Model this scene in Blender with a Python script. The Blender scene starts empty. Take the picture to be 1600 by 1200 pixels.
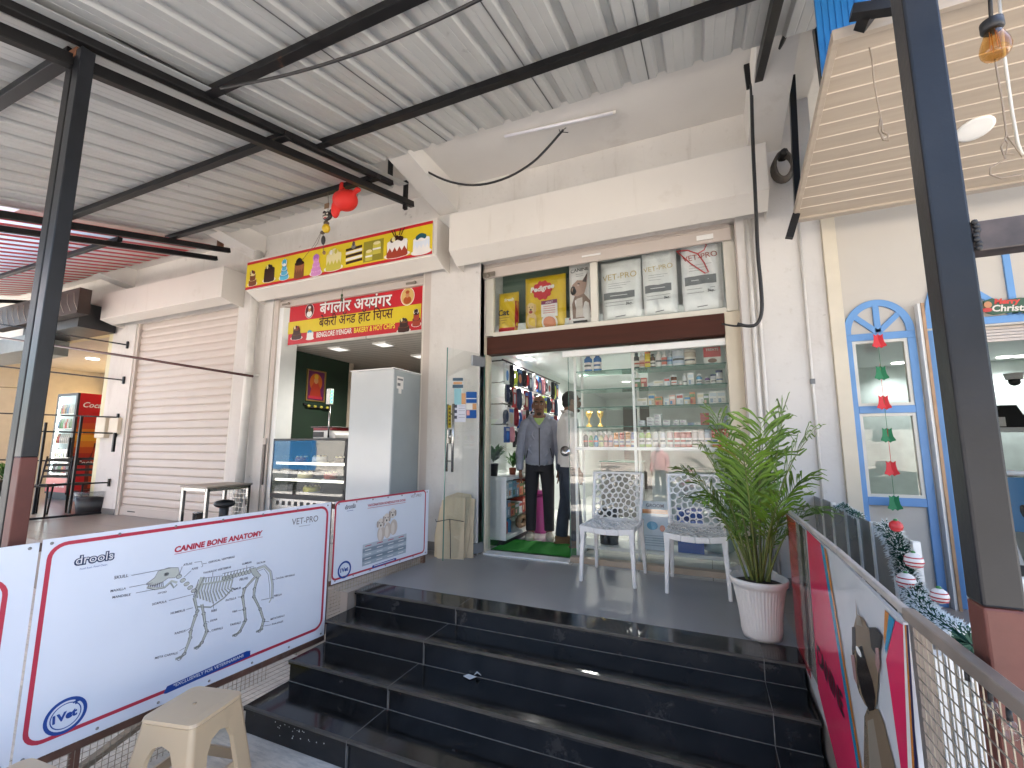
import bpy, bmesh, math, random
from mathutils import Vector as V, Matrix

R = math.radians
S = bpy.context.scene
COL = S.collection
rnd = random.Random(11)

# ------------------------------------------------------------------ camera
EYE = V((0, 0, 1.62))
FPX = 697.1                       # focal length in pixels of the 1600 x 1200 photograph
YAW, PITCH, ROLL = 0.406534, 0.13558, 0.00193
_f = V((-math.sin(YAW) * math.cos(PITCH), math.cos(YAW) * math.cos(PITCH), math.sin(PITCH)))
_r = V((math.cos(YAW), math.sin(YAW), 0))
_u = _r.cross(_f)
_r2 = _r * math.cos(ROLL) + _u * math.sin(ROLL)
_u2 = _u * math.cos(ROLL) - _r * math.sin(ROLL)
cd = bpy.data.cameras.new('camera')
cam = bpy.data.objects.new('camera', cd)
COL.objects.link(cam)
cd.sensor_width = 36
cd.lens = FPX / 1600 * 36
cd.clip_start = 0.03
cd.clip_end = 500
mw = Matrix((_r2, _u2, -_f)).transposed().to_4x4()
mw.translation = EYE
cam.matrix_world = mw
S.camera = cam

# ------------------------------------------------------------------ sky, sun, exposure
SUN_EL, SUN_AZ = 56.0, 12.0       # the sun stands behind the shops, a little to the right
w = bpy.data.worlds.new('World')
S.world = w
w.use_nodes = True
nt = w.node_tree
sky = nt.nodes.new('ShaderNodeTexSky')
sky.sky_type = 'NISHITA'
sky.sun_disc = False
sky.sun_elevation = R(SUN_EL)
sky.sun_rotation = R(SUN_AZ)
sky.dust_density = 3
sky.ozone_density = .8
nt.links.new(sky.outputs[0], nt.nodes['Background'].inputs[0])
nt.nodes['Background'].inputs[1].default_value = 0.125
sl = bpy.data.lights.new('sun', 'SUN')
sl.energy = 5.0
sl.angle = R(0.5)
sl.color = (1.0, 0.975, 0.945)
sun = bpy.data.objects.new('sun', sl)
COL.objects.link(sun)
sdir = V((math.sin(R(SUN_AZ)) * math.cos(R(SUN_EL)), math.cos(R(SUN_AZ)) * math.cos(R(SUN_EL)), math.sin(R(SUN_EL))))
sun.rotation_euler = sdir.to_track_quat('Z', 'Y').to_euler()
S.view_settings.view_transform = 'Standard'
S.view_settings.look = 'None'
S.view_settings.exposure = 2.9
S.view_settings.gamma = 1
S.render.engine = 'CYCLES'
S.cycles.use_denoising = True
S.cycles.max_bounces = 10
S.cycles.diffuse_bounces = 5
S.cycles.glossy_bounces = 4
S.cycles.transmission_bounces = 6
S.cycles.transparent_max_bounces = 16
S.cycles.sample_clamp_indirect = 6
S.cycles.caustics_reflective = False
S.cycles.caustics_refractive = False

# ------------------------------------------------------------------ where a sight line meets a plane of the place
def sight(x, y):
    return _r2 * ((x - 800) / FPX) - _u2 * ((y - 600) / FPX) + _f
def ax(x, y, X):
    d = sight(x, y); return EYE + d * ((X - EYE.x) / d.x)
def ay(x, y, Y):
    d = sight(x, y); return EYE + d * ((Y - EYE.y) / d.y)
def az(x, y, z):
    d = sight(x, y); return EYE + d * ((z - EYE.z) / d.z)
def apl(x, y, o, n):
    d = sight(x, y); return EYE + d * ((o - EYE).dot(n) / d.dot(n))

# ------------------------------------------------------------------ materials
def lin(h):
    h = h.lstrip('#')
    c = [int(h[i:i + 2], 16) / 255 for i in (0, 2, 4)]
    return tuple((x / 12.92 if x <= .04045 else ((x + .055) / 1.055) ** 2.4) for x in c)
MATS = {}
def M(name, col, rough=.5, metal=0., var=.08, scale=6., bump=0., bscale=None, spec=.5, coat=0., emit=0., rvar=.15, detail=4, sub=0., stretch=None):
    if name in MATS: return MATS[name]
    if isinstance(col, str): col = lin(col)
    m = bpy.data.materials.new(name); MATS[name] = m
    m.use_nodes = True
    t = m.node_tree; N = t.nodes; L = t.links
    p = N['Principled BSDF']
    tc = N.new('ShaderNodeTexCoord')
    src = tc.outputs['Object']
    if stretch:
        mp = N.new('ShaderNodeMapping'); mp.inputs['Scale'].default_value = stretch
        L.new(src, mp.inputs[0]); src = mp.outputs[0]
    nz = N.new('ShaderNodeTexNoise'); nz.inputs['Scale'].default_value = scale; nz.inputs['Detail'].default_value = detail
    L.new(src, nz.inputs['Vector'])
    rp = N.new('ShaderNodeValToRGB')
    rp.color_ramp.elements[0].position = .3; rp.color_ramp.elements[1].position = .7
    rp.color_ramp.elements[0].color = tuple(max(0, c * (1 - var)) for c in col) + (1,)
    rp.color_ramp.elements[1].color = tuple(min(1, c * (1 + var)) for c in col) + (1,)
    L.new(nz.outputs[0], rp.inputs[0]); L.new(rp.outputs[0], p.inputs['Base Color'])
    mr = N.new('ShaderNodeMapRange')
    mr.inputs[3].default_value = max(0, rough * (1 - rvar)); mr.inputs[4].default_value = min(1, rough * (1 + rvar))
    L.new(nz.outputs[0], mr.inputs[0]); L.new(mr.outputs[0], p.inputs['Roughness'])
    p.inputs['Metallic'].default_value = metal
    p.inputs['Specular IOR Level'].default_value = spec
    p.inputs['Coat Weight'].default_value = coat
    if sub:
        p.inputs['Subsurface Weight'].default_value = sub
    if emit:
        p.inputs['Emission Color'].default_value = tuple(col) + (1,)
        p.inputs['Emission Strength'].default_value = emit
    if bump:
        n2 = N.new('ShaderNodeTexNoise'); n2.inputs['Scale'].default_value = bscale or scale * 4; n2.inputs['Detail'].default_value = 5
        L.new(src, n2.inputs['Vector'])
        b = N.new('ShaderNodeBump'); b.inputs['Strength'].default_value = 1; b.inputs['Distance'].default_value = bump
        L.new(n2.outputs[0], b.inputs['Height']); L.new(b.outputs[0], p.inputs['Normal'])
    return m
def overlay(m, col, scale, lo, hi, stretch=(1, 1, 1), amount=1., rough=None, seed=0.):
    """patches of another colour (stains, rust, dust) where a noise passes a threshold"""
    t = m.node_tree; N = t.nodes; L = t.links; p = N['Principled BSDF']
    if isinstance(col, str): col = lin(col)
    tc = N.new('ShaderNodeTexCoord'); mp = N.new('ShaderNodeMapping')
    mp.inputs['Scale'].default_value = stretch; mp.inputs['Location'].default_value = (seed, seed * .7, seed * .3)
    nz = N.new('ShaderNodeTexNoise'); nz.inputs['Scale'].default_value = scale; nz.inputs['Detail'].default_value = 8; nz.inputs['Roughness'].default_value = .65
    L.new(tc.outputs['Object'], mp.inputs[0]); L.new(mp.outputs[0], nz.inputs['Vector'])
    mr = N.new('ShaderNodeMapRange'); mr.inputs[1].default_value = lo; mr.inputs[2].default_value = hi; mr.inputs[4].default_value = amount
    L.new(nz.outputs[0], mr.inputs[0])
    mx = N.new('ShaderNodeMix'); mx.data_type = 'RGBA'
    old = p.inputs['Base Color'].links[0].from_socket
    L.new(mr.outputs[0], mx.inputs[0]); L.new(old, mx.inputs[6]); mx.inputs[7].default_value = tuple(col) + (1,)
    L.new(mx.outputs[2], p.inputs['Base Color'])
    if rough is not None:
        old = p.inputs['Roughness'].links[0].from_socket
        m2 = N.new('ShaderNodeMix'); L.new(mr.outputs[0], m2.inputs[0]); L.new(old, m2.inputs[2]); m2.inputs[3].default_value = rough
        L.new(m2.outputs[0], p.inputs['Roughness'])
    return m
def tiles(m, w, h, joint, jw=.003, axes='xy', off=(0, 0, 0), stagger=0.):
    """grout lines of a tiled surface"""
    t = m.node_tree; N = t.nodes; L = t.links; p = N['Principled BSDF']
    tc = N.new('ShaderNodeTexCoord'); mp = N.new('ShaderNodeMapping'); mp.inputs['Location'].default_value = off
    if axes == 'xz': mp.inputs['Rotation'].default_value = (R(90), 0, 0)
    br = N.new('ShaderNodeTexBrick')
    br.offset = stagger; br.inputs['Scale'].default_value = 1
    br.inputs['Mortar Size'].default_value = jw; br.inputs['Mortar Smooth'].default_value = .1
    br.inputs['Brick Width'].default_value = w; br.inputs['Row Height'].default_value = h
    L.new(tc.outputs['Object'], mp.inputs[0]); L.new(mp.outputs[0], br.inputs['Vector'])
    mx = N.new('ShaderNodeMix'); mx.data_type = 'RGBA'
    old = p.inputs['Base Color'].links[0].from_socket
    L.new(br.outputs['Fac'], mx.inputs[0]); L.new(old, mx.inputs[6]); mx.inputs[7].default_value = tuple(lin(joint)) + (1,)
    L.new(mx.outputs[2], p.inputs['Base Color'])
    return m
def glass(name, tint=(1, 1, 1), ior=1.5, refl=1.):
    if name in MATS: return MATS[name]
    m = bpy.data.materials.new(name); MATS[name] = m; m.use_nodes = True
    t = m.node_tree; N = t.nodes; L = t.links; N.remove(N['Principled BSDF'])
    tr = N.new('ShaderNodeBsdfTransparent'); gl = N.new('ShaderNodeBsdfGlossy'); mx = N.new('ShaderNodeMixShader'); fr = N.new('ShaderNodeFresnel')
    nz = N.new('ShaderNodeTexNoise'); nz.inputs['Scale'].default_value = 3; bp = N.new('ShaderNodeBump'); bp.inputs['Distance'].default_value = .0006
    tc = N.new('ShaderNodeTexCoord'); L.new(tc.outputs['Object'], nz.inputs['Vector'])
    L.new(nz.outputs[0], bp.inputs['Height']); L.new(bp.outputs[0], gl.inputs['Normal'])
    tr.inputs[0].default_value = tuple(tint) + (1,); gl.inputs[0].default_value = (refl, refl, refl, 1); gl.inputs['Roughness'].default_value = .01
    ge = N.new('ShaderNodeNewGeometry'); mr = N.new('ShaderNodeMapRange'); mr.inputs[3].default_value = ior; mr.inputs[4].default_value = 1 / ior
    L.new(ge.outputs['Backfacing'], mr.inputs[0]); L.new(mr.outputs[0], fr.inputs[0])
    L.new(fr.outputs[0], mx.inputs[0]); L.new(tr.outputs[0], mx.inputs[1]); L.new(gl.outputs[0], mx.inputs[2])
    L.new(mx.outputs[0], N['Material Output'].inputs[0])
    return m
def emitter(name, col, strength):
    if name in MATS: return MATS[name]
    return M(name, col, emit=strength)
def flat(h, name=None, rough=.35, k=.85, **kw):
    """a printed ink or plain plastic of the given colour"""
    c = tuple(x * k for x in lin(h))
    return M(name or 'ink ' + h, c, rough=rough, var=kw.pop('var', .04), **kw)

# ------------------------------------------------------------------ mesh builder
_gc = {}
def glyphs(s, off=0., shear=0., cut=None):
    key = (s, off, shear, cut)
    if key in _gc: return _gc[key]
    c = bpy.data.curves.new('lettering', 'FONT'); c.body = s; c.offset = off; c.shear = shear; c.resolution_u = 3
    o = bpy.data.objects.new('lettering', c); COL.objects.link(o)
    me = bpy.data.meshes.new_from_object(o)
    bpy.data.objects.remove(o); bpy.data.curves.remove(c)
    bm = bmesh.new(); bm.from_mesh(me); bpy.data.meshes.remove(me)
    if cut and bm.verts:
        x1 = max(v.co.x for v in bm.verts)
        bmesh.ops.bisect_plane(bm, geom=bm.verts[:] + bm.edges[:] + bm.faces[:], plane_co=(x1 * cut, 0, 0), plane_no=(1, 0, 0), clear_outer=True)
    bm.verts.index_update()
    vs = [(v.co.x, v.co.y) for v in bm.verts]; fs = [[v.index for v in f.verts] for f in bm.faces]
    bm.free()
    _gc[key] = (vs, fs); return _gc[key]
def deva(pieces, off=0.):
    """Devanagari: pieces are strings, or (string, cut) for a half letter whose stem is dropped"""
    vs, fs, x = [], [], 0.
    for p in pieces:
        s, cut = p if isinstance(p, tuple) else (p, None)
        if s == ' ': x += .28; continue
        a, b = glyphs(s, off, 0., cut)
        n = len(vs); x0 = min(q[0] for q in a)
        vs += [(q[0] + x - x0, q[1]) for q in a]; fs += [[i + n for i in f] for f in b]
        x = max(q[0] for q in vs) - off * 1.6
    return vs, fs

class MB:
    def __init__(s, mat=None, smooth=False):
        s.v = []; s.f = []; s.mi = []; s.sm = []; s.mats = []; s.cur = 0; s.smooth = smooth
        if mat: s.m(mat)
    def m(s, mat):
        if mat not in s.mats: s.mats.append(mat)
        s.cur = s.mats.index(mat); return s
    def add(s, vs, fs):
        n = len(s.v); s.v += [tuple(v) for v in vs]
        for f in fs:
            s.f.append([i + n for i in f]); s.mi.append(s.cur); s.sm.append(s.smooth)
        return s
    def box(s, a, b):
        (x0, y0, z0), (x1, y1, z1) = a, b
        if x0 > x1: x0, x1 = x1, x0
        if y0 > y1: y0, y1 = y1, y0
        if z0 > z1: z0, z1 = z1, z0
        return s.add([(x0, y0, z0), (x1, y0, z0), (x1, y1, z0), (x0, y1, z0), (x0, y0, z1), (x1, y0, z1), (x1, y1, z1), (x0, y1, z1)],
                     [(0, 3, 2, 1), (4, 5, 6, 7), (0, 1, 5, 4), (1, 2, 6, 5), (2, 3, 7, 6), (3, 0, 4, 7)])
    def obox(s, c, a, b, d):
        c, a, b, d = V(c), V(a), V(b), V(d)
        vs = [c + a * i + b * j + d * k for k in (-1, 1) for i, j in ((-1, -1), (1, -1), (1, 1), (-1, 1))]
        return s.add(vs, [(0, 3, 2, 1), (4, 5, 6, 7), (0, 1, 5, 4), (1, 2, 6, 5), (2, 3, 7, 6), (3, 0, 4, 7)])
    def bar(s, p, q, w, h, up=(0, 0, 1)):
        p, q = V(p), V(q); d = q - p; L = d.length; d.normalize()
        up = V(up); sd = d.cross(up)
        if sd.length < 1e-4: sd = d.cross(V((1, 0, 0)))
        sd.normalize(); u = sd.cross(d)
        return s.obox((p + q) / 2, d * (L / 2), sd * (w / 2), u * (h / 2))
    def tube(s, pts, r, n=8, closed=False):
        pts = [V(p) for p in pts]; k = len(pts); vs = []; fs = []
        rs = r if isinstance(r, (list, tuple)) else [r] * k
        prev = None
        for i in range(k):
            if closed: t = pts[(i + 1) % k] - pts[i - 1]
            else: t = pts[min(i + 1, k - 1)] - pts[max(i - 1, 0)]
            t.normalize()
            if prev is None:
                a = t.orthogonal().normalized()
            else:
                a = (prev - t * prev.dot(t))
                a = a.normalized() if a.length > 1e-6 else t.orthogonal().normalized()
            prev = a; b = t.cross(a)
            for j in range(n):
                th = 2 * math.pi * j / n
                vs.append(pts[i] + (a * math.cos(th) + b * math.sin(th)) * rs[i])
        for i in range(k if closed else k - 1):
            for j in range(n):
                i2 = (i + 1) % k
                fs.append((i * n + j, i * n + (j + 1) % n, i2 * n + (j + 1) % n, i2 * n + j))
        if not closed:
            fs.append(list(range(n))[::-1]); fs.append([(k - 1) * n + j for j in range(n)])
        o = s.smooth; s.smooth = True; s.add(vs, fs); s.smooth = o; return s
    def loft(s, rings, cap=True, closed=True):
        n = len(rings[0]); vs = [p for r in rings for p in r]; fs = []
        for i in range(len(rings) - 1):
            for j in range(n if closed else n - 1):
                fs.append((i * n + j, i * n + (j + 1) % n, (i + 1) * n + (j + 1) % n, (i + 1) * n + j))
        if cap: fs.append(list(range(n))[::-1]); fs.append([(len(rings) - 1) * n + j for j in range(n)])
        return s.add(vs, fs)
    def lathe(s, c, prof, n=24, fn=None, axis=None, cap=True):
        c = V(c)
        if axis is None: X, Y, Z = V((1, 0, 0)), V((0, 1, 0)), V((0, 0, 1))
        else:
            Z = V(axis).normalized(); X = Z.orthogonal().normalized(); Y = Z.cross(X)
        rings = []
        for r, z in prof:
            ring = []
            for j in range(n):
                th = 2 * math.pi * j / n
                rr = r * (fn(th, z) if fn else 1)
                ring.append(c + X * (rr * math.cos(th)) + Y * (rr * math.sin(th)) + Z * z)
            rings.append(ring)
        o = s.smooth; s.smooth = True; s.loft(rings, cap); s.smooth = o; return s
    def ell(s, c, r, nu=14, nv=8, mat3=None):
        c = V(c); rings = []
        if not isinstance(r, (tuple, list)): r = (r, r, r)
        for i in range(nv + 1):
            ph = -math.pi / 2 + math.pi * i / nv
            e = max(.02, math.cos(ph))
            ring = []
            for j in range(nu):
                th = 2 * math.pi * j / nu
                p = V((r[0] * e * math.cos(th), r[1] * e * math.sin(th), r[2] * math.sin(ph)))
                ring.append(c + (mat3 @ p if mat3 else p))
            rings.append(ring)
        o = s.smooth; s.smooth = True; s.loft(rings); s.smooth = o; return s
    def limb(s, pts, rad, n=14):
        """tapering limb: points and (rx, ry) per point, rx across x"""
        pts = [V(p) for p in pts]; rings = []
        for i, p in enumerate(pts):
            t = (pts[min(i + 1, len(pts) - 1)] - pts[max(i - 1, 0)]).normalized()
            a = V((1, 0, 0)); a = (a - t * a.dot(t))
            if a.length < .2: a = V((0, 1, 0)) - t * t.y
            a.normalize(); b = t.cross(a)
            rx, ry = rad[i] if isinstance(rad[i], (tuple, list)) else (rad[i], rad[i])
            rings.append([p + a * (rx * math.cos(2 * math.pi * j / n)) + b * (ry * math.sin(2 * math.pi * j / n)) for j in range(n)])
        o = s.smooth; s.smooth = True; s.loft(rings); s.smooth = o; return s
    def prism(s, poly, o, u, v, d):
        """polygon in the frame (o,u,v) extruded by vector d"""
        o, u, v, d = V(o), V(u), V(v), V(d); n = len(poly)
        a = [o + u * p[0] + v * p[1] for p in poly]
        fs = [list(range(n)), [n + i for i in range(n)][::-1]] + [(i, n + i, n + (i + 1) % n, (i + 1) % n) for i in range(n)]
        return s.add(a + [p + d for p in a], fs)

class Board:
    """a flat (or gently warped) printed face: local metres a along u, b along v, n towards the viewer"""
    def __init__(s, mb, o, u, v, warp=None, step=.0009):
        s.mb = mb; s.o = V(o); s.u = V(u).normalized(); s.v = V(v).normalized(); s.n = s.u.cross(s.v).normalized(); s.k = 1; s.warp = warp; s.step = step
        s.zx = s.zy = 0; s.zs = 1
    def P(s, a, b):
        p = s.o + s.u * a + s.v * b + s.n * (s.step * s.k)
        if s.warp: p = p + s.n * s.warp(a, b)
        return p
    def ab(s, x, y):
        q = apl(x, y, s.o, s.n) - s.o
        return (q.dot(s.u), q.dot(s.v))
    def zoom(s, x0, y0, sc): s.zx, s.zy, s.zs = x0, y0, sc; return s
    def q(s, x, y): return s.ab(s.zx + x / s.zs, s.zy + y / s.zs)
    def up(s): s.k += 1; return s
    def poly(s, pts, mat):
        s.mb.m(mat); s.mb.add([s.P(*p) for p in pts], [list(range(len(pts)))]); return s
    def rect(s, a0, b0, a1, b1, mat, nu=1, nv=1):
        s.mb.m(mat); vs = []; fs = []
        for j in range(nv + 1):
            for i in range(nu + 1):
                vs.append(s.P(a0 + (a1 - a0) * i / nu, b0 + (b1 - b0) * j / nv))
        for j in range(nv):
            for i in range(nu):
                k = j * (nu + 1) + i; fs.append((k, k + 1, k + nu + 2, k + nu + 1))
        s.mb.add(vs, fs); return s
    def ellipse(s, a, b, ra, rb, mat, n=20, rot=0.):
        c, si = math.cos(rot), math.sin(rot)
        return s.poly([(a + ra * math.cos(t) * c - rb * math.sin(t) * si, b + ra * math.cos(t) * si + rb * math.sin(t) * c) for t in [2 * math.pi * i / n for i in range(n)]], mat)
    def stroke(s, pts, w, mat, closed=False, w1=None):
        s.mb.m(mat); n = len(pts); vs = []; fs = []
        for i in range(n):
            if closed: t = V((pts[(i + 1) % n][0] - pts[i - 1][0], pts[(i + 1) % n][1] - pts[i - 1][1]))
            else:
                p, q = pts[max(0, i - 1)], pts[min(n - 1, i + 1)]; t = V((q[0] - p[0], q[1] - p[1]))
            if t.length < 1e-9: t = V((1, 0))
            t.normalize(); ww = w if w1 is None else w + (w1 - w) * i / max(1, n - 1)
            vs += [s.P(pts[i][0] - t.y * ww / 2, pts[i][1] + t.x * ww / 2), s.P(pts[i][0] + t.y * ww / 2, pts[i][1] - t.x * ww / 2)]
        for i in range(n if closed else n - 1):
            j = (i + 1) % n; fs.append((2 * i, 2 * i + 1, 2 * j + 1, 2 * j))
        s.mb.add(vs, fs); return s
    def ring(s, a, b, ra, rb, w, mat, n=32):
        return s.stroke([(a + ra * math.cos(2 * math.pi * i / n), b + rb * math.sin(2 * math.pi * i / n)) for i in range(n)], w, mat, True)
    def rrect(s, a0, b0, a1, b1, r, w, mat):
        pts = []
        for cx, cy, st in ((a1 - r, b1 - r, 0), (a0 + r, b1 - r, 90), (a0 + r, b0 + r, 180), (a1 - r, b0 + r, 270)):
            for i in range(7):
                t = R(st + 90 * i / 6); pts.append((cx + r * math.cos(t), cy + r * math.sin(t)))
        return s.stroke(pts, w, mat, True)
    def text(s, txt, p0, p1, mat, off=0., shear=0., ys=1., h=None, gl=None):
        """lettering whose base line runs from p0 to p1 (local metres); h fixes the height of the capitals"""
        vs, fs = gl or glyphs(txt, off, shear)
        if not vs: return s
        x0 = min(v[0] for v in vs); x1 = max(v[0] for v in vs)
        d = V((p1[0] - p0[0], p1[1] - p0[1])); L = d.length; d.normalize(); sc = L / (x1 - x0)
        sy = sc * ys if h is None else h / .69
        s.mb.m(mat)
        s.mb.add([s.P(p0[0] + d.x * (v[0] - x0) * sc - d.y * v[1] * sy, p0[1] + d.y * (v[0] - x0) * sc + d.x * v[1] * sy) for v in vs], fs)
        return s

# ------------------------------------------------------------------ objects
ORG = {}
def tag(o, label=None, cat=None, group=None, kind=None):
    if label: o['label'] = label
    if cat: o['category'] = cat
    if group: o['group'] = group
    if kind: o['kind'] = kind
    return o
def thing(name, label, cat, loc=(0, 0, 0), group=None, rotz=0.):
    o = bpy.data.objects.new(name, None); COL.objects.link(o)
    o.empty_display_size = .1
    o.location = loc; o.rotation_euler = (0, 0, rotz); ORG[o.name] = V(loc)
    return tag(o, label, cat, group)
def mesh(name, mb, off):
    me = bpy.data.meshes.new(name)
    me.from_pydata([(v[0] - off[0], v[1] - off[1], v[2] - off[2]) for v in mb.v], [], mb.f)
    for m in mb.mats: me.materials.append(m)
    for p, i, sm in zip(me.polygons, mb.mi, mb.sm):
        p.material_index = i; p.use_smooth = sm
    me.update()
    return me
def mods(o, bevel=0, sub=0, solid=0, remesh=0, smooth=0):
    if solid:
        x = o.modifiers.new('solid', 'SOLIDIFY'); x.thickness = solid; x.offset = 0
    if remesh:
        x = o.modifiers.new('remesh', 'REMESH'); x.mode = 'VOXEL'; x.voxel_size = remesh; x.use_smooth_shade = True
    if smooth:
        x = o.modifiers.new('smooth', 'SMOOTH'); x.factor = .5; x.iterations = smooth
    if bevel:
        x = o.modifiers.new('bevel', 'BEVEL'); x.width = bevel; x.segments = 2; x.limit_method = 'ANGLE'; x.angle_limit = R(40); x.harden_normals = False
    if sub:
        x = o.modifiers.new('sub', 'SUBSURF'); x.levels = sub; x.render_levels = sub
    return o
def part(parent, name, mb, label=None, local=False, **kw):
    """a part of a thing (or a sub-part of a part); mb holds world coordinates unless local"""
    off = V((0, 0, 0)) if local else ORG.get(parent.name, V((0, 0, 0)))
    o = bpy.data.objects.new(name, mesh(name, mb, off)); COL.objects.link(o); o.parent = parent
    ORG[o.name] = off
    if label: o['label'] = label
    return mods(o, **kw)
def single(name, label, cat, mb, group=None, kind=None, **kw):
    """a thing that is one mesh, its origin at its base"""
    xs = [v[0] for v in mb.v]; ys = [v[1] for v in mb.v]; zs = [v[2] for v in mb.v]
    off = V(((min(xs) + max(xs)) / 2, (min(ys) + max(ys)) / 2, min(zs)))
    o = bpy.data.objects.new(name, mesh(name, mb, off)); COL.objects.link(o); o.location = off
    ORG[o.name] = off
    return mods(tag(o, label, cat, group, kind), **kw)
def struct(name, mb, **kw):
    o = bpy.data.objects.new(name, mesh(name, mb, (0, 0, 0))); COL.objects.link(o); o['kind'] = 'structure'
    return mods(o, **kw)
def kids(o): return [c for c in bpy.data.objects if c.parent == o]
def dup(o, loc, rotz=0., label=None):
    r = o.copy(); COL.objects.link(r); r.location = loc; r.rotation_euler = (0, 0, rotz)
    if label: r['label'] = label
    for ch in kids(o):
        c = ch.copy(); COL.objects.link(c); c.parent = r
        for g in kids(ch):
            d = g.copy(); COL.objects.link(d); d.parent = c
    return r
def lerp(a, b, t): return a + (b - a) * t
ORD = ['first', 'second', 'third', 'fourth', 'fifth', 'sixth', 'seventh', 'eighth', 'ninth', 'tenth', 'eleventh', 'twelfth', 'thirteenth', 'fourteenth', 'fifteenth', 'sixteenth']
# ------------------------------------------------------------------ palette
F = .52                           # height of the shop floors above the street
W = 4.15                          # face of the shop wall
m_plaster = M('white plaster', (.62, .59, .555), rough=.85, var=.05, scale=1.6, bump=.0025, bscale=22)
overlay(m_plaster, (.42, .37, .32), 2.2, .54, .76, stretch=(1, 1, .35), amount=.5, seed=3)
overlay(m_plaster, (.46, .42, .37), 14., .58, .74, amount=.4, seed=23)
overlay(m_plaster, (.36, .32, .27), 5., .60, .78, stretch=(1.6, 1.6, .10), amount=.45, seed=51)
overlay(m_plaster, (.2, .17, .15), 8., .665, .76, amount=.6, seed=9)
m_soffit = M('soffit plaster', (.66, .63, .59), rough=.9, var=.06, scale=1.2, bump=.002, bscale=18)
overlay(m_soffit, (.42, .36, .30), 1.7, .60, .8, amount=.5, seed=14)
m_cream = M('cream paint', (.50, .46, .405), rough=.6, var=.03, scale=2, bump=.0008, bscale=30)
m_beigetrim = M('beige trim', (.62, .55, .43), rough=.5, var=.04)
m_shut = M('cream shutter paint', (.52, .455, .405), rough=.42, var=.035, scale=2.5, bump=.0006, bscale=14)
overlay(m_shut, (.45, .36, .27), 3.2, .62, .8, amount=.35, stretch=(1, 1, .5), seed=5)
m_hood = M('cream hood sheet', (.66, .62, .565), rough=.38, var=.03, scale=1.5, bump=.006, bscale=2.2)
overlay(m_hood, (.42, .36, .28), 3.0, .60, .8, amount=.4, seed=21)
overlay(m_hood, (.40, .34, .27), 6., .62, .78, stretch=(1.5, 1.5, .12), amount=.35, seed=61)
m_alu = M('cream aluminium', (.66, .63, .55), rough=.35, var=.03)
m_black = M('black steel paint', (.009, .0085, .009), rough=.42, var=.3, scale=9, bump=.0005, bscale=60, spec=.3)
overlay(m_black, (.16, .065, .03), 5., .66, .74, amount=.8, rough=.8, seed=2)
overlay(m_black, (.05, .042, .036), 3., .58, .75, amount=.4, rough=.6, seed=31)
m_postblue = M('blue black steel paint', (.0115, .0125, .0155), rough=.34, var=.25, scale=7, bump=.0006, bscale=50, spec=.35)
overlay(m_postblue, (.12, .11, .10), 6., .66, .74, amount=.5, rough=.6, seed=7)
m_primer = M('red oxide primer', (.12, .034, .024), rough=.55, var=.18, scale=8, bump=.0005, bscale=40)
m_rust = M('rusty steel', (.17, .07, .035), rough=.75, var=.4, scale=14, bump=.001)
m_sheet = M('galvanised sheet', (.51, .515, .505), rough=.45, metal=.2, var=.05, scale=2.2)
overlay(m_sheet, (.28, .28, .275), 11., .66, .74, amount=.5, rough=.7, seed=4)
overlay(m_sheet, (.26, .15, .08), 2.6, .69, .80, amount=.55, rough=.8, seed=33)
overlay(m_sheet, (.42, .41, .39), 1.3, .52, .75, amount=.45, rough=.5, seed=12)
m_granite = M('black granite', (.009, .0082, .0075), rough=.11, var=.5, scale=3, rvar=.4, spec=.5)
overlay(m_granite, (.055, .054, .050), 3.6, .48, .78, amount=.5, rough=.2, seed=6)
overlay(m_granite, (.12, .11, .10), 16., .62, .76, amount=.45, rough=.5, seed=8)
m_riser = M('black granite riser', (.009, .0095, .011), rough=.22, var=.5, scale=6, rvar=.4)
overlay(m_riser, (.07, .065, .06), 5, .58, .78, amount=.6, rough=.5, seed=16)
m_nosing = M('worn granite edge', (.06, .054, .047), rough=.5, var=.35, scale=12)
m_grout = M('pale grout', (.15, .142, .13), rough=.9, var=.25, scale=30)
m_tile = M('grey floor tile', (.25, .25, .25), rough=.36, var=.06, scale=2.5, rvar=.12)
overlay(m_tile, (.29, .29, .29), 1.2, .45, .8, amount=.5, rough=.42, seed=18)
m_tileb = M('taupe floor tile', (.28, .235, .20), rough=.3, var=.08, scale=2)
tiles(m_tileb, .6, .6, '#6a5d52', .004)
m_tilew = M('pale room tile', (.60, .60, .57), rough=.2, var=.05)
tiles(m_tilew, .6, .6, '#9a9a92', .004)
m_ground = M('street concrete', (.60, .55, .48), rough=.9, var=.16, scale=3.5, bump=.004, bscale=24)
overlay(m_ground, (.34, .32, .29), 9, .45, .7, amount=.7, stretch=(1, 6, 1), seed=3)
m_road = M('asphalt', (.07, .068, .065), rough=.9, var=.25, scale=5, bump=.004, bscale=60)
m_roomw = M('pale green wall', (.58, .62, .60), rough=.6, var=.03)
m_ceil = M('ceiling paint', (.60, .63, .62), rough=.7, var=.03)
m_green = M('dark green wall', (.012, .030, .016), rough=.85, var=.2, scale=6)
m_wood = M('orange brown wood', (.26, .11, .045), rough=.5, var=.3, scale=3, stretch=(6, 6, .6))
m_white = M('white plastic', (.78, .77, .74), rough=.3, var=.03)
m_whitep = M('white laminate', (.74, .75, .73), rough=.3, var=.03)
m_chrome = M('brushed steel', (.46, .45, .43), rough=.25, metal=1., var=.08, scale=12, stretch=(1, 1, 10))
m_dark = M('dark plastic', (.02, .02, .022), rough=.45, var=.2)
m_wire = M('black cable', (.015, .014, .014), rough=.5, var=.2)
m_glass = glass('clear glass', (.965, .98, .975), 1.5)
m_gshelf = glass('green glass shelf', (.62, .82, .75), 1.6)
m_gedge = M('glass edge', (.05, .16, .13), rough=.15, var=.1)
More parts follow.
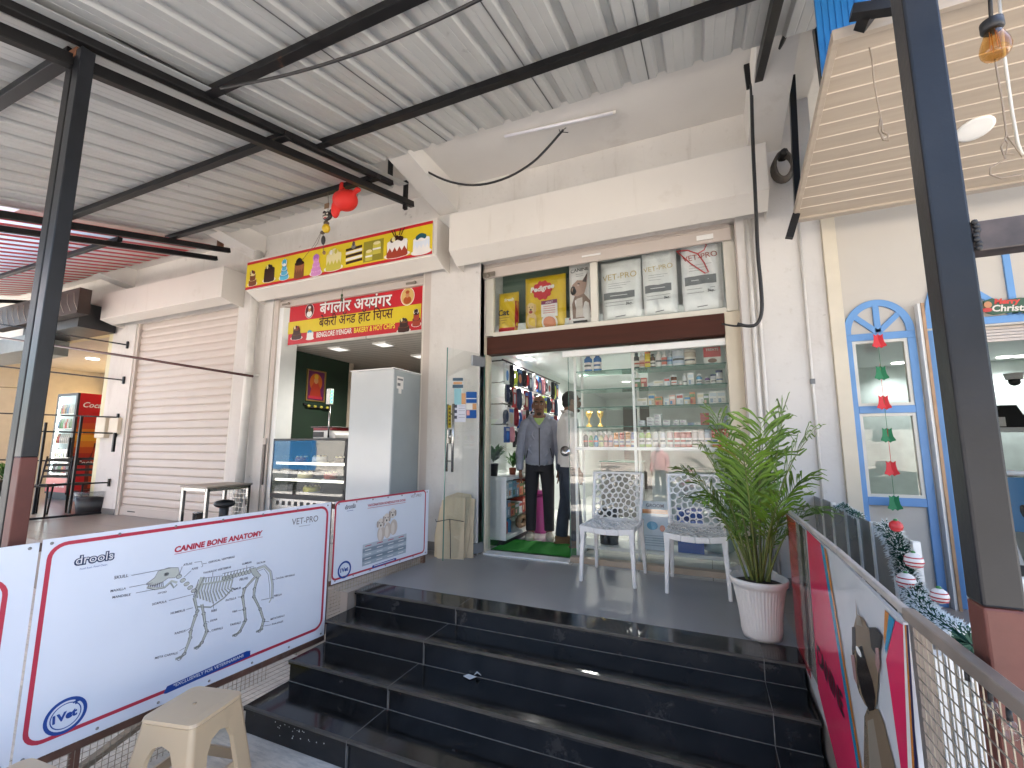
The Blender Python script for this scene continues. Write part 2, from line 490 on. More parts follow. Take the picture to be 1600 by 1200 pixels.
m_lamp = emitter('downlight glow', (1., .97, .9), 1.6)

# ------------------------------------------------------------------ ground and floors (structure)
g = MB(m_ground); g.add([(-200, -200, 0), (200, -200, 0), (200, 200, 0), (-200, 200, 0)], [(0, 1, 2, 3)])
struct('ground', g)
g = MB(m_road); g.add([(-120, -10.5, .004), (120, -10.5, .004), (120, -3.6, .004), (-120, -3.6, .004)], [(0, 1, 2, 3)])
struct('road', g)
# raised floor in front of and below the shops
g = MB(m_tile); g.box((-2.52, 3.03, 0), (.42, 4.17, F)); struct('porch_floor', g)
g = MB(m_tileb); g.box((-16, 2.75, 0), (-2.52, 4.45, F)); struct('left_porch_floor', g)
g = MB(m_tileb); g.box((.42, 2.0, 0), (7, 4.45, F)); struct('right_porch_floor', g)
g = MB(m_tilew); g.box((-2.45, 4.17, 0), (.42, 12.5, F)); struct('shop_room_floor', g)
g = MB(m_tileb); g.box((-9.3, 4.45, 0), (-2.65, 9, F - .004)); struct('bakery_room_floor', g)
g = MB(m_tileb); g.box((-16, 4.45, 0), (-9.3, 9, F - .004)); struct('cafe_room_floor', g)
g = MB(m_tilew); g.box((.6, 4.45, 0), (7, 10, F - .004)); struct('boutique_room_floor', g)

# ------------------------------------------------------------------ granite steps
st = thing('granite_steps', 'four black polished granite steps with pale joints up to the pet shop', 'steps', (-1.05, 2.4, 0))
ZS = [.52, .406, .263, .139, 0]; YS = [2.815, 2.53, 2.245, 1.955]; YB = [3.03, 2.815, 2.53, 2.245]
XL = [-2.5, -2.5, -2.5, -2.5]; XR = .405
JX = [(-1.62, .22), (-1.68, .22), (-1.72, .22), (-1.74, .22)]
for i in range(4):
    zt, zb, y0, y1 = ZS[i], ZS[i + 1], YS[i], YB[i]
    b = MB(m_granite)
    b.box((XL[i], y0 - .012, zt - .022), (XR, y1, zt))
    b.m(m_riser); b.box((XL[i] + .004, y0, 0 if i == 3 else zb - .02), (XR - .004, y1 - (.001 if i else 0), zt - .022))
    b.m(m_nosing)
    b.box((XL[i], y0 - .0135, zt - .010), (XR, y0 + .006, zt + .0008))
    o = part(st, 'step', b)
    b = MB(m_grout)
    for jx in JX[i]:
        b.box((jx - .0015, y0 - .014, zt - .001), (jx + .0015, y1 - .004, zt + .0014))
        b.box((jx - .0018, y0 - .0145, zb + .002), (jx + .0018, y0 - .0005, zt))
    b.box((XL[i], y1 - .004, zt - .002), (XR, y1 - .0005 - (.012 if i else 0), zt + .0012)) if i == 0 else b.box((XL[i], YS[i - 1] - .003, zt - .001), (XR, YS[i - 1] + .0005, zt + .003))
    part(st, 'grout', b)
# paint drops and a scrap of white paper
b = MB(flat('#e8e6e0', 'white paint drops'))
for k in range(26):
    b.ell((-2.13 + rnd.gauss(0, .07), 1.953, .085 + rnd.gauss(0, .03)), (rnd.uniform(.0015, .004), .0012, rnd.uniform(.0015, .004)), 8, 4)
part(st, 'paint_drops', b)
p = az(733, 1058, .265)
b = MB(flat('#eeeeea', 'scrap paper'))
b.add([p + V((-.035, -.01, .004)), p + V((.02, -.03, .004)), p + V((.045, .01, .006)), p + V((-.015, .02, .006))], [(0, 1, 2, 3)])
b.add([p + V((.02, .02, .004)), p + V((.05, .005, .03)), p + V((.07, .02, .012)), p + V((.055, .03, .02)), p + V((.03, .04, .028))], [(0, 1, 2, 3, 4)])
single('paper_scrap', 'torn scrap of white paper lying on the second black step from the top', 'litter', b, solid=.001)

# ------------------------------------------------------------------ shop building
bd = thing('shop_building', 'single storey white plastered shop row with stained piers and cantilever beams', 'building', (-4, 4.4, 0))
for x0, x1 in ((-9.22, -8.56), (-6.06, -5.36), (-2.80, -2.165), (.34, .95)):
    b = MB(m_plaster); b.box((x0, W, F), (x1, 4.45, 3.6))
    b.m(M('grey skirting', (.16, .15, .14), rough=.5)); b.box((x0 + .002, W - .006, F), (x1 - .002, W, F + .09))
    part(bd, 'pier', b)
b = MB(m_plaster); b.box((-16, W, 3.6), (.95, 4.45, 4.56)); part(bd, 'lintel_wall', b)
b = MB(m_soffit); b.box((-16, 2.55, 4.56), (.95, 4.6, 4.72)); part(bd, 'soffit_slab', b)
b = MB(m_plaster); b.box((-16, 2.4, 4.72), (7, 2.55, 5.3)); b.box((-16, 2.4, 4.56), (.95, 2.549, 4.719)); part(bd, 'parapet', b)
b = MB(m_plaster); b.box((-16, 2.56, 4.722), (7, 12.6, 4.85)); part(bd, 'roof_slab', b)
for x0, x1, zz in ((.465, .72, 4.14), (-2.70, -2.46, 4.26), (-5.86, -5.6, 4.26), (-9.0, -8.75, 4.26)):
    b = MB(m_soffit)
    b.prism([(W + .001, zz), (W + .001, 4.562), (2.56, 4.562), (2.56, 4.46)], (x0, 0, 0), (0, 1, 0), (0, 0, 1), (x1 - x0, 0, 0))
    part(bd, 'bracket_beam', b)
# right-hand shop front wall: cream
b = MB(m_cream)
b.box((1.045, W + .02, F), (1.06, 4.40, 3.9)); b.box((1.06, W + .02, 2.80), (1.525, 4.40, 3.9)); b.box((1.06, W + .02, F), (1.525, 4.40, .62)); b.box((1.06, W + .022, 2.40), (1.525, 4.2, 2.80)); b.box((1.476, W + .021, .62), (1.4885, 4.3, 2.40)); b.box((1.525, W + .022, 2.47), (2.55, 4.2, 2.86))
b.box((1.525, W + .02, 2.86), (6, 4.40, 3.9)); b.box((2.55, W + .02, F), (6, 4.40, 2.86)); b.box((.951, W + .10, 3.5), (1.045, 4.40, 3.9))
part(bd, 'cream_wall', b)
b = MB(m_beigetrim); b.box((.951, W - .03, F), (1.044, 4.45, 3.5)); part(bd, 'corner_trim', b, bevel=.004)
# rooms
def room(x0, x1, y0, y1, zc, wall, ceil, sides='lrb', name='room'):
    b = MB(wall)
    if 'l' in sides: b.box((x0 - .1, y0, F), (x0, y1, zc))
    if 'r' in sides: b.box((x1, y0, F), (x1 + .1, y1, zc))
    if 'b' in sides: b.box((x0 - .1, y1, F), (x1 + .1, y1 + .1, zc))
    part(bd, name + '_wall', b)
    b = MB(ceil); b.box((x0 - .1, y0, zc), (x1 + .1, y1 + .1, zc + .1)); part(bd, name + '_ceiling', b)
room(-2.40, .42, 4.40, 12.0, 2.84, m_roomw, m_ceil, 'lrb', 'pet_shop')
m_plankc = M('white ceiling planks', (.72, .69, .63), rough=.4, var=.03)
tiles(m_plankc, 4., .11, '#8c887e', .006)
room(-8.4, -2.66, 4.47, 8.6, 2.99, M('bakery back wall', (.10, .085, .07), rough=.8), m_plankc, 'lrb', 'bakery')
room(-15.8, -9.35, 4.47, 8.8, 3.62, M('cafe wall', (.50, .46, .38), rough=.8, var=.05), M('cafe ceiling', (.45, .43, .4)), 'lrb', 'cafe')
room(.85, 6.4, 4.47, 9.6, 2.98, M('boutique wall', (.52, .60, .58), rough=.5), m_ceil, 'lrb', 'boutique')
b = MB(m_green); b.box((-5.50, 4.451, F), (-5.45, 5.72, 2.985)); part(bd, 'green_wall', b)
b = MB(M('bare beige plaster', (.50, .43, .34), rough=.8)); b.box((-5.50, 5.72, F), (-5.44, 5.82, 2.985)); part(bd, 'wall_edge', b)
b = MB(m_wood); b.box((-5.3, 6.6, F), (-4.95, 6.66, 2.985)); part(bd, 'wood_post', b)
b = MB(m_whitep); b.box((-5.36, W + .04, F), (-5.20, 4.44, 3.5)); part(bd, 'opening_reveal', b)

# ------------------------------------------------------------------ opposite side of the street (seen in the glass)
ob = thing('opposite_building', 'cream building across the street seen reflected in the shop glass, dark upper part added', 'building', (-4, -15, 0))
b = MB(M('opposite wall', (.40, .375, .33), rough=.85, var=.1)); b.box((-30, -20, 0), (24, -15, 2.3)); b.m(M('added dark upper wall', (.045, .05, .042), rough=.9, var=.2)); b.box((-30, -20, 2.3), (24, -15.05, 6.8)); part(ob, 'wall', b)  # dark upper wall added to keep bright sky out of the glass reflections
b = MB(m_shut)
for x0 in (-12, -7, -1.5, 4):
    for k in range(20): b.box((x0, -14.97, .12 + k * .11), (x0 + 3.4, -14.93, .19 + k * .11))
part(ob, 'shutter_front', b)
b = MB(flat('#2a86c8', 'blue sheet', rough=.5, k=.5))
for k in range(26): b.box((-26 + k * .17, -12.5, .1), (-26 + k * .17 + .13, -12.46, 2.5))
b.m(m_black)
for k in range(4): b.box((-26 + k * 1.4, -12.55, 0), (-25.92 + k * 1.4, -12.5, 2.7))
b.box((-26, -12.6, 1.6), (-21.6, -12.55, 1.66))
single('blue_sheet_fence', 'bright blue sheet fence across the street seen reflected in the cake case', 'fence', b)
# ------------------------------------------------------------------ canopies
SL = .252
def zr(Y, base=3.90): return base + SL * (Y - 1.77)      # centre line of rafter A
def corrugated(mat, x0, x1, y0, y1, zf, pitch=.245, rib=.045, h=.032):
    b = MB(mat); xs = []
    x = x0; k = 0
    while x < x1:
        xs += [(x, 0), (x + .018, h), (x + .018 + rib, h), (x + .036 + rib, 0), (x + pitch * .52, 0), (x + pitch * .53, .002), (x + pitch * .55, .002), (x + pitch * .56, 0), (x + pitch * .78, 0), (x + pitch * .79, .002), (x + pitch * .81, .002), (x + pitch * .82, 0)]
        x += pitch
    ny = 6; n = len(xs); vs = []; fs = []
    for j in range(ny + 1):
        Y = lerp(y0, y1, j / ny)
        for (px, pz) in xs: vs.append((px, Y, zf(px, Y) + pz))
    for j in range(ny):
        for i in range(n - 1): fs.append((j * n + i, j * n + i + 1, (j + 1) * n + i + 1, (j + 1) * n + i))
    b.add(vs, fs); return b
XA, XR_ = -2.86, .50
cp = thing('steel_canopy', 'grey corrugated sheet canopy on black steel tubes above the pet shop steps', 'canopy', (-1.2, 1.1, 0))
part(cp, 'roof_sheet', corrugated(m_sheet, XA - .03, XR_ + .3, -.15, 3.10, lambda x, y: zr(y) + .045), solid=.0012)
b = MB(M('sheet lap shadow gap', (.14, .14, .14), rough=.8))
for X_ in (-1.96, -.98, -.245):
    b.bar((X_, -.1, zr(-.1) + .042), (X_, 3.09, zr(3.09) + .042), .006, .003)
part(cp, 'sheet_laps', b)
b = MB(M('screw steel', (.3, .29, .28), rough=.4, metal=.8))
for Y_ in (1.62, 2.50):
    for k in range(13): b.lathe((-2.75 + k * .245, Y_ + .05, zr(Y_ + .05) + .043), [(.009, 0), (.008, -.006), (0, -.008)], 8)
part(cp, 'screws', b)
def rafter(par, X, y0, y1, zf, w=.055, h=.078, mat=None, bevel=.004):
    b = MB(mat or m_black); b.bar((X, y0, zf(y0)), (X, y1, zf(y1)), w, h); return part(par, 'rafter', b, bevel=bevel)
rafter(cp, XA, -.15, 3.46, zr)
rafter(cp, XR_, -.15, 3.62, zr)
def purlin(par, Y, x0, x1, zc, w=.06, h=.05):
    b = MB(m_black); b.box((x0, Y - w / 2, zc - h / 2), (x1, Y + w / 2, zc + h / 2)); return part(par, 'purlin', b, bevel=.004)
for Y in (.45, 1.62, 2.50): purlin(cp, Y, XA + .021, XR_ - .021, zr(Y) + .012)
b = MB(m_black); b.bar((XA, 3.44, zr(3.44) + .04), (XA, 3.44, 4.56), .04, .04, (0, 1, 0)); part(cp, 'hanger', b, bevel=.003)
b = MB(m_black); b.bar((XR_ - .042, 3.58, zr(3.58) + .0), (XR_ - .05, 3.58, 4.56), .05, .03, (0, 1, 0)); part(cp, 'hanger', b, bevel=.003)
# twin-tube post
def post(mat, x0, x1, y0, y1, z0, z1, zp):
    b = MB(mat); b.box((x0, y0, zp), (x1, y1, z1)); b.m(m_primer); b.box((x0, y0, z0), (x1, y1, zp)); return b
b = post(m_postblue, -2.915, -2.85, 1.0, 1.06, 0, 3.66, 1.56)
part(cp, 'post', b, label='right tube of the twin post with a red primer foot', bevel=.004)
b = post(m_black, -3.02, -2.955, 1.01, 1.07, 0, 3.60, .3)
part(cp, 'post', b, label='left tube of the twin post, black to the foot', bevel=.004)
b = MB(m_rust); b.box((-2.985, .998, 3.62), (-2.90, 1.072, 3.672))
part(cp, 'weld_plate', b)

lc = thing('side_canopy', 'lower grey corrugated sheet canopy in front of the bakery, left of the twin post', 'canopy', (-4.5, 1.2, 0))
zb = lambda Y: zr(Y) - .10
part(lc, 'roof_sheet', corrugated(m_sheet, -6.15, XA - .05, -.6, 3.62, lambda x, y: zb(y) + .105, h=.055), solid=.0012)
rafter(lc, -2.95, -.6, 3.95, zb, h=.066)
rafter(lc, -6.08, -.6, 3.95, zb, h=.066)
for Y in (-.2, 1.02, 2.20, 3.22): purlin(lc, Y, -6.2, -2.82 if Y > 2 else -2.98, zb(Y) + .066)
b = MB(m_black); b.box((-2.97, 3.80, zb(3.82) - .09), (-2.93, 3.84, zb(3.82) + .34)); part(lc, 'hanger', b)
b = MB(m_rust); b.box((-6.10, 3.78, zb(3.8) + .04), (-6.04, 3.84, zb(3.8) + .2)); part(lc, 'hanger', b)

m_red = M('red roofing sheet', (.62, .05, .07), rough=.4, var=.08)
def translucent(m, amt):
    t = m.node_tree; N = t.nodes; L = t.links; p = N['Principled BSDF']; out = N['Material Output']
    tr = N.new('ShaderNodeBsdfTranslucent'); mx = N.new('ShaderNodeMixShader'); mx.inputs[0].default_value = amt
    L.new(p.inputs['Base Color'].links[0].from_socket, tr.inputs[0]); L.new(p.outputs[0], mx.inputs[1]); L.new(tr.outputs[0], mx.inputs[2]); L.new(mx.outputs[0], out.inputs[0]); return m
translucent(m_red, .4)
m_milk = translucent(M('milky roofing strip', (.86, .84, .80), rough=.4, var=.03), .92)
rc = thing('striped_canopy', 'red and white striped translucent canopy at the far left, by the cafe', 'canopy', (-8, 1.6, 0))
b = MB()
x = -11.6; k = 0
while x < -6.2:
    b.m(m_red if k % 2 else m_milk); wv = .11
    for j in range(4):
        ya, yb = lerp(-.6, 3.7, j / 4), lerp(-.6, 3.7, (j + 1) / 4); dz = 0 if k % 2 else -.004
        b.add([(x, ya, zb(ya) + .05 + dz), (x + wv, ya, zb(ya) + .05 + dz), (x + wv, yb, zb(yb) + .05 + dz), (x, yb, zb(yb) + .05 + dz)], [(0, 1, 2, 3)])
    x += wv; k += 1
part(rc, 'roof_sheet', b, solid=.002)
zd = lambda Y: zr(Y) - .185
rafter(rc, -6.3, -.6, 3.92, zd, h=.06)
rafter(rc, -11.4, -.6, 3.92, zd, h=.06)
for Y in (.6, 1.65, 2.75): purlin(rc, Y, -11.5, -6.22, zd(Y) + .055, w=.05)
b = MB(M('dark brown beam', (.035, .02, .015), rough=.5, var=.3)); b.box((-11.6, 3.45, 3.62), (-8.75, 3.6, 4.02)); part(rc, 'fascia_beam', b)
b = MB(flat('#c9c0b4', 'white string'))
for k in range(14):
    xx = -11.5 + k * .2
    b.tube([(xx, 3.445, 3.95), (xx + .05, 3.44, 3.8), (xx + .16, 3.445, 3.66)], .003, 5)
part(rc, 'string_lights', b)

# right-hand plank canopy, sloping down to its wall
m_plank = M('pale plank cladding', (.40, .335, .265), rough=.45, var=.07, scale=3, stretch=(.8, 10, 10), detail=6)
pk = thing('plank_canopy', 'pale beige plank clad canopy sloping down to the right-hand shop wall', 'canopy', (1.6, 3.4, 3.2))
ps = -.27
zp = lambda Y: 3.31 + ps * (Y - 3.7)
py0, py1 = 2.47, 3.72
n = 13
b = MB(m_plank)
for k in range(n):
    ya, yb = lerp(py1, py0, k / n), lerp(py1, py0, (k + 1) / n) + .004
    b.prism([(ya, zp(ya)), (yb, zp(yb)), (yb, zp(yb) + .02), (ya, zp(ya) + .02)], (.715, 0, 0), (0, 1, 0), (0, 0, 1), (4.5, 0, 0))
part(pk, 'plank_panel', b, bevel=.002)
b = MB(M('pale groove bead', (.66, .58, .48), rough=.4))
for k in range(1, n):
    ya = lerp(py1, py0, k / n); b.bar((.72, ya, zp(ya) - .002), (5.2, ya, zp(ya) - .002), .007, .004)
part(pk, 'groove_beads', b)
b = MB(m_plank)
b.bar((.70, py0 - .01, zp(py0)), (.70, py1, zp(py1)), .03, .05); b.bar((.685, py0 - .02, zp(py0) + .0), (5.2, py0 - .02, zp(py0)), .03, .06); b.bar((.685, py1 + .03, zp(py1)), (5.2, py1 + .03, zp(py1)), .06, .03)
part(pk, 'edge_trim', b, bevel=.002)
q = V((.53 + .90, 0, 0)); d = az(1523, 201, 3.42)
t_ = 1.
nrm = V((0, ps, -1)).normalized()
o_ = V((1, 3.7, 3.31)); d = apl(1523, 201, o_, nrm)
b = MB(m_white); b.lathe(d, [(.085, 0), (.085, .006), (.07, .009), (.0, .009)], 28, axis=nrm); part(pk, 'ceiling_speaker', b)
# blue sheet, braces and dark tubes above it
b = MB(flat('#2e86cf', 'blue fascia sheet', rough=.45, k=.8))
for k in range(7): b.box((.70 + k * .03, 2.72 - .0, 3.66), (.723 + k * .03, 2.735, 4.9)); b.box((.723 + k * .03, 2.725, 3.66), (.73 + k * .03, 2.73, 4.9))
b.box((.90, 2.9, 3.66), (3.2, 2.93, 5))
single('blue_fascia_sheet', 'bright blue ribbed sheet standing above the top edge of the plank canopy', 'cladding', b)
pA, pB = ax(1268, 0, .66), ax(1297, 215, .66)
def dtube(name, p, q, w, mat, label, h=None):
    b = MB(mat); b.bar(p, q, w, h or w); single(name, label, 'steel tube', b, bevel=.003)
dtube('steel_brace', ay(1264, -60, 3.42), ay(1303, 225, 3.42), .06, m_postblue, 'blue black steel tube rising between the bracket beam and the blue sheet')
dtube('steel_brace', ay(1237, 120, 3.80), ay(1247, 330, 3.80), .045, m_postblue, 'dark steel tube hanging beside the coiled cable on the pier')
dtube('steel_brace', ay(1244, 335, 3.66), ay(1233, 372, 3.66), .05, m_black, 'short black steel stub under the lower corner of the plank canopy')
b = MB(m_black); b.bar(ay(1345, 40, 2.35), ay(1420, -60, 2.35), .07, .05); b.bar(ay(1330, 20, 2.3), ay(1430, 5, 2.3), .05, .05); b.box((.9, 2.36, 3.72), (5, 2.44, 3.80))
single('dark_crossbar', 'black steel crossbars behind the tall right-hand post above the planks', 'steel tube', b)
# the tall post on the right and its cross bar
rp = thing('steel_post', 'tall black steel post with a red primer foot behind the printed fence', 'post', (.475, 1.15, 0))
b = post(m_postblue, .447, .507, 1.125, 1.185, 0, 3.75, 1.33)
part(rp, 'tube', b, bevel=.005)
b = MB(m_rust); b.m(M('rusty black bar', (.06, .045, .04), rough=.5, var=.5, scale=20)); b.box((.508, 1.13, 2.0), (2.6, 1.175, 2.062)); part(rp, 'cross_bar', b, bevel=.003)
b = MB(m_wire)
for k in range(7): b.ell((.511 + rnd.uniform(0, .004), 1.127, 2.005 + k * .009), (.006, .006, .006), 7, 4)
part(rp, 'weld', b)
# ------------------------------------------------------------------ rolling shutters
def hood(par, x0, x1, y0, zt, zf, zbk, zl):
    """shutter box: front face, bevelled lip and end plates, open below where the curtain runs"""
    b = MB(m_hood)
    prof = [(W - .002, zt), (y0, zt), (y0, zf), (y0 + .17, zl), (y0 + .185, zl + .015), (y0 + .02, zf + .012), (y0 + .02, zt - .02), (W - .002, zt - .02)]
    b.prism(prof, (x0, 0, 0), (0, 1, 0), (0, 0, 1), (x1 - x0, 0, 0))
    end = [(W - .002, zt), (y0, zt), (y0, zf), (y0 + .17, zl), (W - .002, zl - .02)]
    for x in (x0 - .004, x1 - .004): b.prism(end, (x, 0, 0), (0, 1, 0), (0, 0, 1), (.008, 0, 0))
    return part(par, 'hood', b, bevel=.004)
def curtain(x0, x1, z0, z1, y, slat=.115, mat=None):
    b = MB(mat or m_shut); z = z1
    while z > z0 + .01:
        zz = max(z0, z - slat)
        prof = [(y + .012, z), (y + .002, z - .004), (y - .006, z - slat * .3), (y - .006, zz + slat * .25), (y + .002, zz + .012), (y + .010, zz + .006), (y + .012, zz)]
        b.loft([[(x0, p[0], p[1]) for p in prof], [(x1, p[0], p[1]) for p in prof]], cap=False, closed=False)
        z -= slat
    return b
def guide(par, x0, x1, z0, z1, y0=4.165, y1=4.26):
    b = MB(m_shut); b.box((x0, y0, z0), (x1, y1, z1)); b.m(m_alu); b.box((x0 + .012, y0 - .004, z0), (x0 + .022, y0, z1)); return part(par, 'guide_rail', b, bevel=.003)

sh = thing('roller_shutter', 'closed cream roller shutter left of the bakery with a pinkish hood box', 'shutter', (-7.3, 4.2, F))
hood(sh, -8.93, -5.97, 3.82, 4.05, 3.62, 3.6, 3.57)
part(sh, 'curtain', curtain(-8.50, -6.10, F + .12, 3.60, 4.21, .117))
b = MB(m_shut); b.box((-8.50, 4.19, F + .004), (-6.10, 4.225, F + .13)); b.m(m_dark); b.box((-8.3, 4.186, F + .06), (-8.1, 4.189, F + .075)); part(sh, 'bottom_bar', b)
guide(sh, -8.56, -8.50, F, 3.62); guide(sh, -6.10, -6.04, F, 3.62)
b = MB(m_beigetrim); b.box((-9.24, 4.07, 1.72), (-8.96, 4.149, 2.06)); b.box((-8.90, 4.09, 1.78), (-8.64, 4.149, 2.04)); part(sh, 'lock_box', b, bevel=.008)

sb = thing('roller_shutter', 'rolled up cream roller shutter over the bakery opening, under the cake sign', 'shutter', (-4.1, 4.2, F))
hood(sb, -5.52, -2.56, 3.87, 4.07, 3.64, 3.6, 3.55)
part(sb, 'curtain', curtain(-5.28, -2.92, 3.55, 3.63, 4.21, .03))
b = MB(m_shut); b.box((-5.28, 4.185, 3.475), (-2.92, 4.225, 3.555)); b.m(M('lock steel', (.25, .22, .18), rough=.5, metal=.6))
for x in (-5.15, -3.1): b.box((x - .07, 4.172, 3.50), (x + .07, 4.184, 3.525)); b.ell((x + .06, 4.168, 3.51), .02, 8, 5)
part(sb, 'bottom_bar', b)
guide(sb, -5.36, -5.28, F, 3.62); guide(sb, -2.92, -2.80, F, 3.62)

sp = thing('roller_shutter', 'rolled up cream roller shutter with a long dented hood box above the pet shop', 'shutter', (-.95, 4.2, F))
hood(sp, -2.372, .565, 3.83, 4.04, 3.635, 3.6, 3.53)
part(sp, 'curtain', curtain(-2.19, .30, 3.54, 3.64, 4.235, .028))
b = MB(m_shut); b.box((-2.19, 4.225, 3.44), (.30, 4.25, 3.545)); b.m(M('lock steel', (.25, .22, .18)))
b.box((-2.17, 4.205, 3.45), (-2.02, 4.222, 3.50)); b.ell((-2.10, 4.2, 3.46), .025, 8, 5); b.m(m_white)
b.box((-1.05, 4.21, 3.495), (-.86, 4.222, 3.51)); b.box((.02, 4.21, 3.47), (.16, 4.222, 3.515))
part(sp, 'bottom_bar', b)
guide(sp, -2.24, -2.165, F, 3.62); guide(sp, .33, .40, F, 3.62)

# ------------------------------------------------------------------ long cake sign
cs = MB(m_hood)
cs.box((-5.53, 3.850, 3.655), (-2.595, 3.866, 4.035))
B = Board(cs, (-5.53, 3.850, 3.655), (1, 0, 0), (0, 0, 1)).zoom(340, 320, 3.75)
LW, LH = 2.935, .38
Y_ = flat('#e2c92a', 'sign yellow'); RD = flat('#c81f2b', 'sign red'); WH = flat('#efece6', 'print white'); CH = flat('#3a1d12', 'print chocolate'); CR = flat('#e9dca4', 'print cream'); BLU = flat('#58b4d6', 'print light blue'); PK = flat('#d98fc8', 'print pink'); LY = flat('#cfc34e', 'print lime yellow'); BR = flat('#7a4526', 'print brown'); RS = flat('#a8412c', 'print russet'); GRY = flat('#8d8a86', 'print grey'); BK = flat('#161414', 'print black')
B.rect(0, 0, LW, LH, RD); B.up().rect(0, .035, LW, LH - .035, Y_); B.up()
def cake(cx, cy, w, h, body, top, deco, plate=True, tiers=1, drip=None):
    cx, cy = B.q(cx, cy); w /= 3.75 * 148; h /= 3.75 * 148
    w *= 1.25; h *= 1.25
    if plate: B.k = 3; B.ellipse(cx, cy - h * .42, w * .62, h * .14, WH)
    y = cy - h * .45; bw = w
    for t in range(tiers):
        th = h * .62 / tiers
        B.k = 4 + t * 3
        B.poly([(cx - bw / 2, y), (cx - bw / 2 * .85, y - h * .06), (cx, y - h * .09), (cx + bw / 2 * .85, y - h * .06), (cx + bw / 2, y), (cx + bw / 2 * .97, y + th), (cx - bw / 2 * .97, y + th)], body)
        if drip:
            B.k += 1
            pts = [(cx - bw * .49, y + th * .95)]
            for i in range(9): pts.append((cx - bw * .46 + bw * .115 * i, y + th * (.62 if i % 2 else .3)))
            pts.append((cx + bw * .49, y + th * .95)); B.poly(pts, drip)
        B.k += 1; B.ellipse(cx, y + th, bw * .485, h * .10, top)
        y += th; bw *= .72
    for i in range(7):
        B.k = 15 + i % 2; a = -1 + i / 3
        B.ellipse(cx + a * w * .22, y + h * (.07 + .07 * math.cos(a * 1.6)), w * .10, h * .11, deco[i % len(deco)], 9)
cake(208, 425, 66, 100, BR, CR, [CH, CR, RS], True, 2)
cake(305, 395, 86, 112, CH, CH, [BK, CR, CH], True)
cake(394, 372, 66, 130, BLU, WH, [WH, BLU], True, 3, flat('#2e7fa8', 'print deep blue'))
cake(480, 365, 74, 125, BR, CH, [CH, BK], False, 1, flat('#a0623a', 'print caramel'))
cake(580, 345, 74, 130, PK, PK, [PK, flat('#b06fc0', 'print violet')], True, 3, flat('#e8b7dc', 'print light pink'))
cake(682, 315, 108, 128, LY, CR, [CR, WH, LY], True, 1, CR)
# layered slice
B.k = 4
for i, mt in enumerate((CH, WH, CH, WH, CH)):
    a0 = B.q(752, 352 - i * 19); a1 = B.q(848, 325 - i * 19); h_ = .032
    B.poly([a0, a1, (a1[0], a1[1] + h_), (a0[0], a0[1] + h_)], mt)
c_ = B.q(798, 245); B.up().ellipse(c_[0], c_[1], .035, .03, GRY, 10).up().ellipse(c_[0], c_[1] + .035, .022, .03, flat('#4a3a55', 'print plum'), 9)
# green slices
B.k = 4; p0 = B.q(852, 350); p1 = B.q(976, 190); B.rect(p0[0], p0[1] + .02, p1[0], p1[1] - .01, flat('#9a8f2e', 'print olive'))
for (x, y, s_) in ((888, 300, 1.), (935, 255, 1.15)):
    p = B.q(x, y); B.up().rect(p[0] - .05 * s_, p[1] - .06 * s_, p[0] + .05 * s_, p[1] + .05 * s_, LY).up().rect(p[0] - .05 * s_, p[1] - .015, p[0] + .05 * s_, p[1] + .005, WH).up().ellipse(p[0], p[1] + .055 * s_, .045 * s_, .02, CR)
cake(1053, 238, 128, 120, RS, WH, [CH, CR, CH], True, 1, WH)
p = B.q(1060, 168)
for a in (-.09, -.05, .04, .09): B.k = 14; B.stroke([(p[0] + a * .5, p[1] - .03), (p[0] + a, p[1] + .05)], .012, CH)
cake(1195, 222, 98, 112, WH, WH, [flat('#2c5f6d', 'print teal')], True, 1, flat('#dfe6ee', 'print ice'))
single('cake_sign', 'long yellow sign with red edges and a row of printed cakes above the bakery', 'sign', cs)

# ------------------------------------------------------------------ bakery name banner
nb = MB(m_white)
nb.box((-5.13, 4.232, 2.95), (-2.97, 4.236, 3.50))
B = Board(nb, (-5.13, 4.232, 2.95), (1, 0, 0), (0, 0, 1)).zoom(340, 320, 3.75)
BW, BH = 2.16, .55
B.rect(0, 0, BW, BH, RD); B.up()
B.poly([B.q(416, 690), B.q(1195, 578), B.q(1190, 675), B.q(412, 760)], Y_); B.up()
BRW = flat('#4a1a14', 'lettering maroon'); YL = flat('#f0de3c', 'lettering yellow')
t1 = deva(['बेंगलोर', ' ', 'अ', ('य', .74), 'यंगर'], .018)
t1s = deva(['बेंगलोर', ' ', 'अ', ('य', .74), 'यंगर'], .045)
a0, a1 = B.q(597, 640), B.q(1020, 588)
B.text('', a0, a1, BK, gl=t1s, ys=1.0); B.up().text('', a0, a1, WH, gl=t1, ys=1.0)
t2 = deva(['बेकरी', ' ', 'अॅ', ('न', .74), 'ड', ' ', 'हॉट', ' ', 'िच', ('प', .72), 'स'], .014)
B.up().text('', B.q(594, 716), B.q(1028, 662), BRW, gl=t2, ys=1.2)
B.text('BENGLORE IYENGAR', B.q(580, 778), B.q(787, 752), WH, .02, ys=1.5); B.text('BAKERY & HOT CHIPS', B.q(800, 751), B.q(1040, 722), YL, .02, ys=1.4)
SKN = flat('#c98e62', 'print skin')
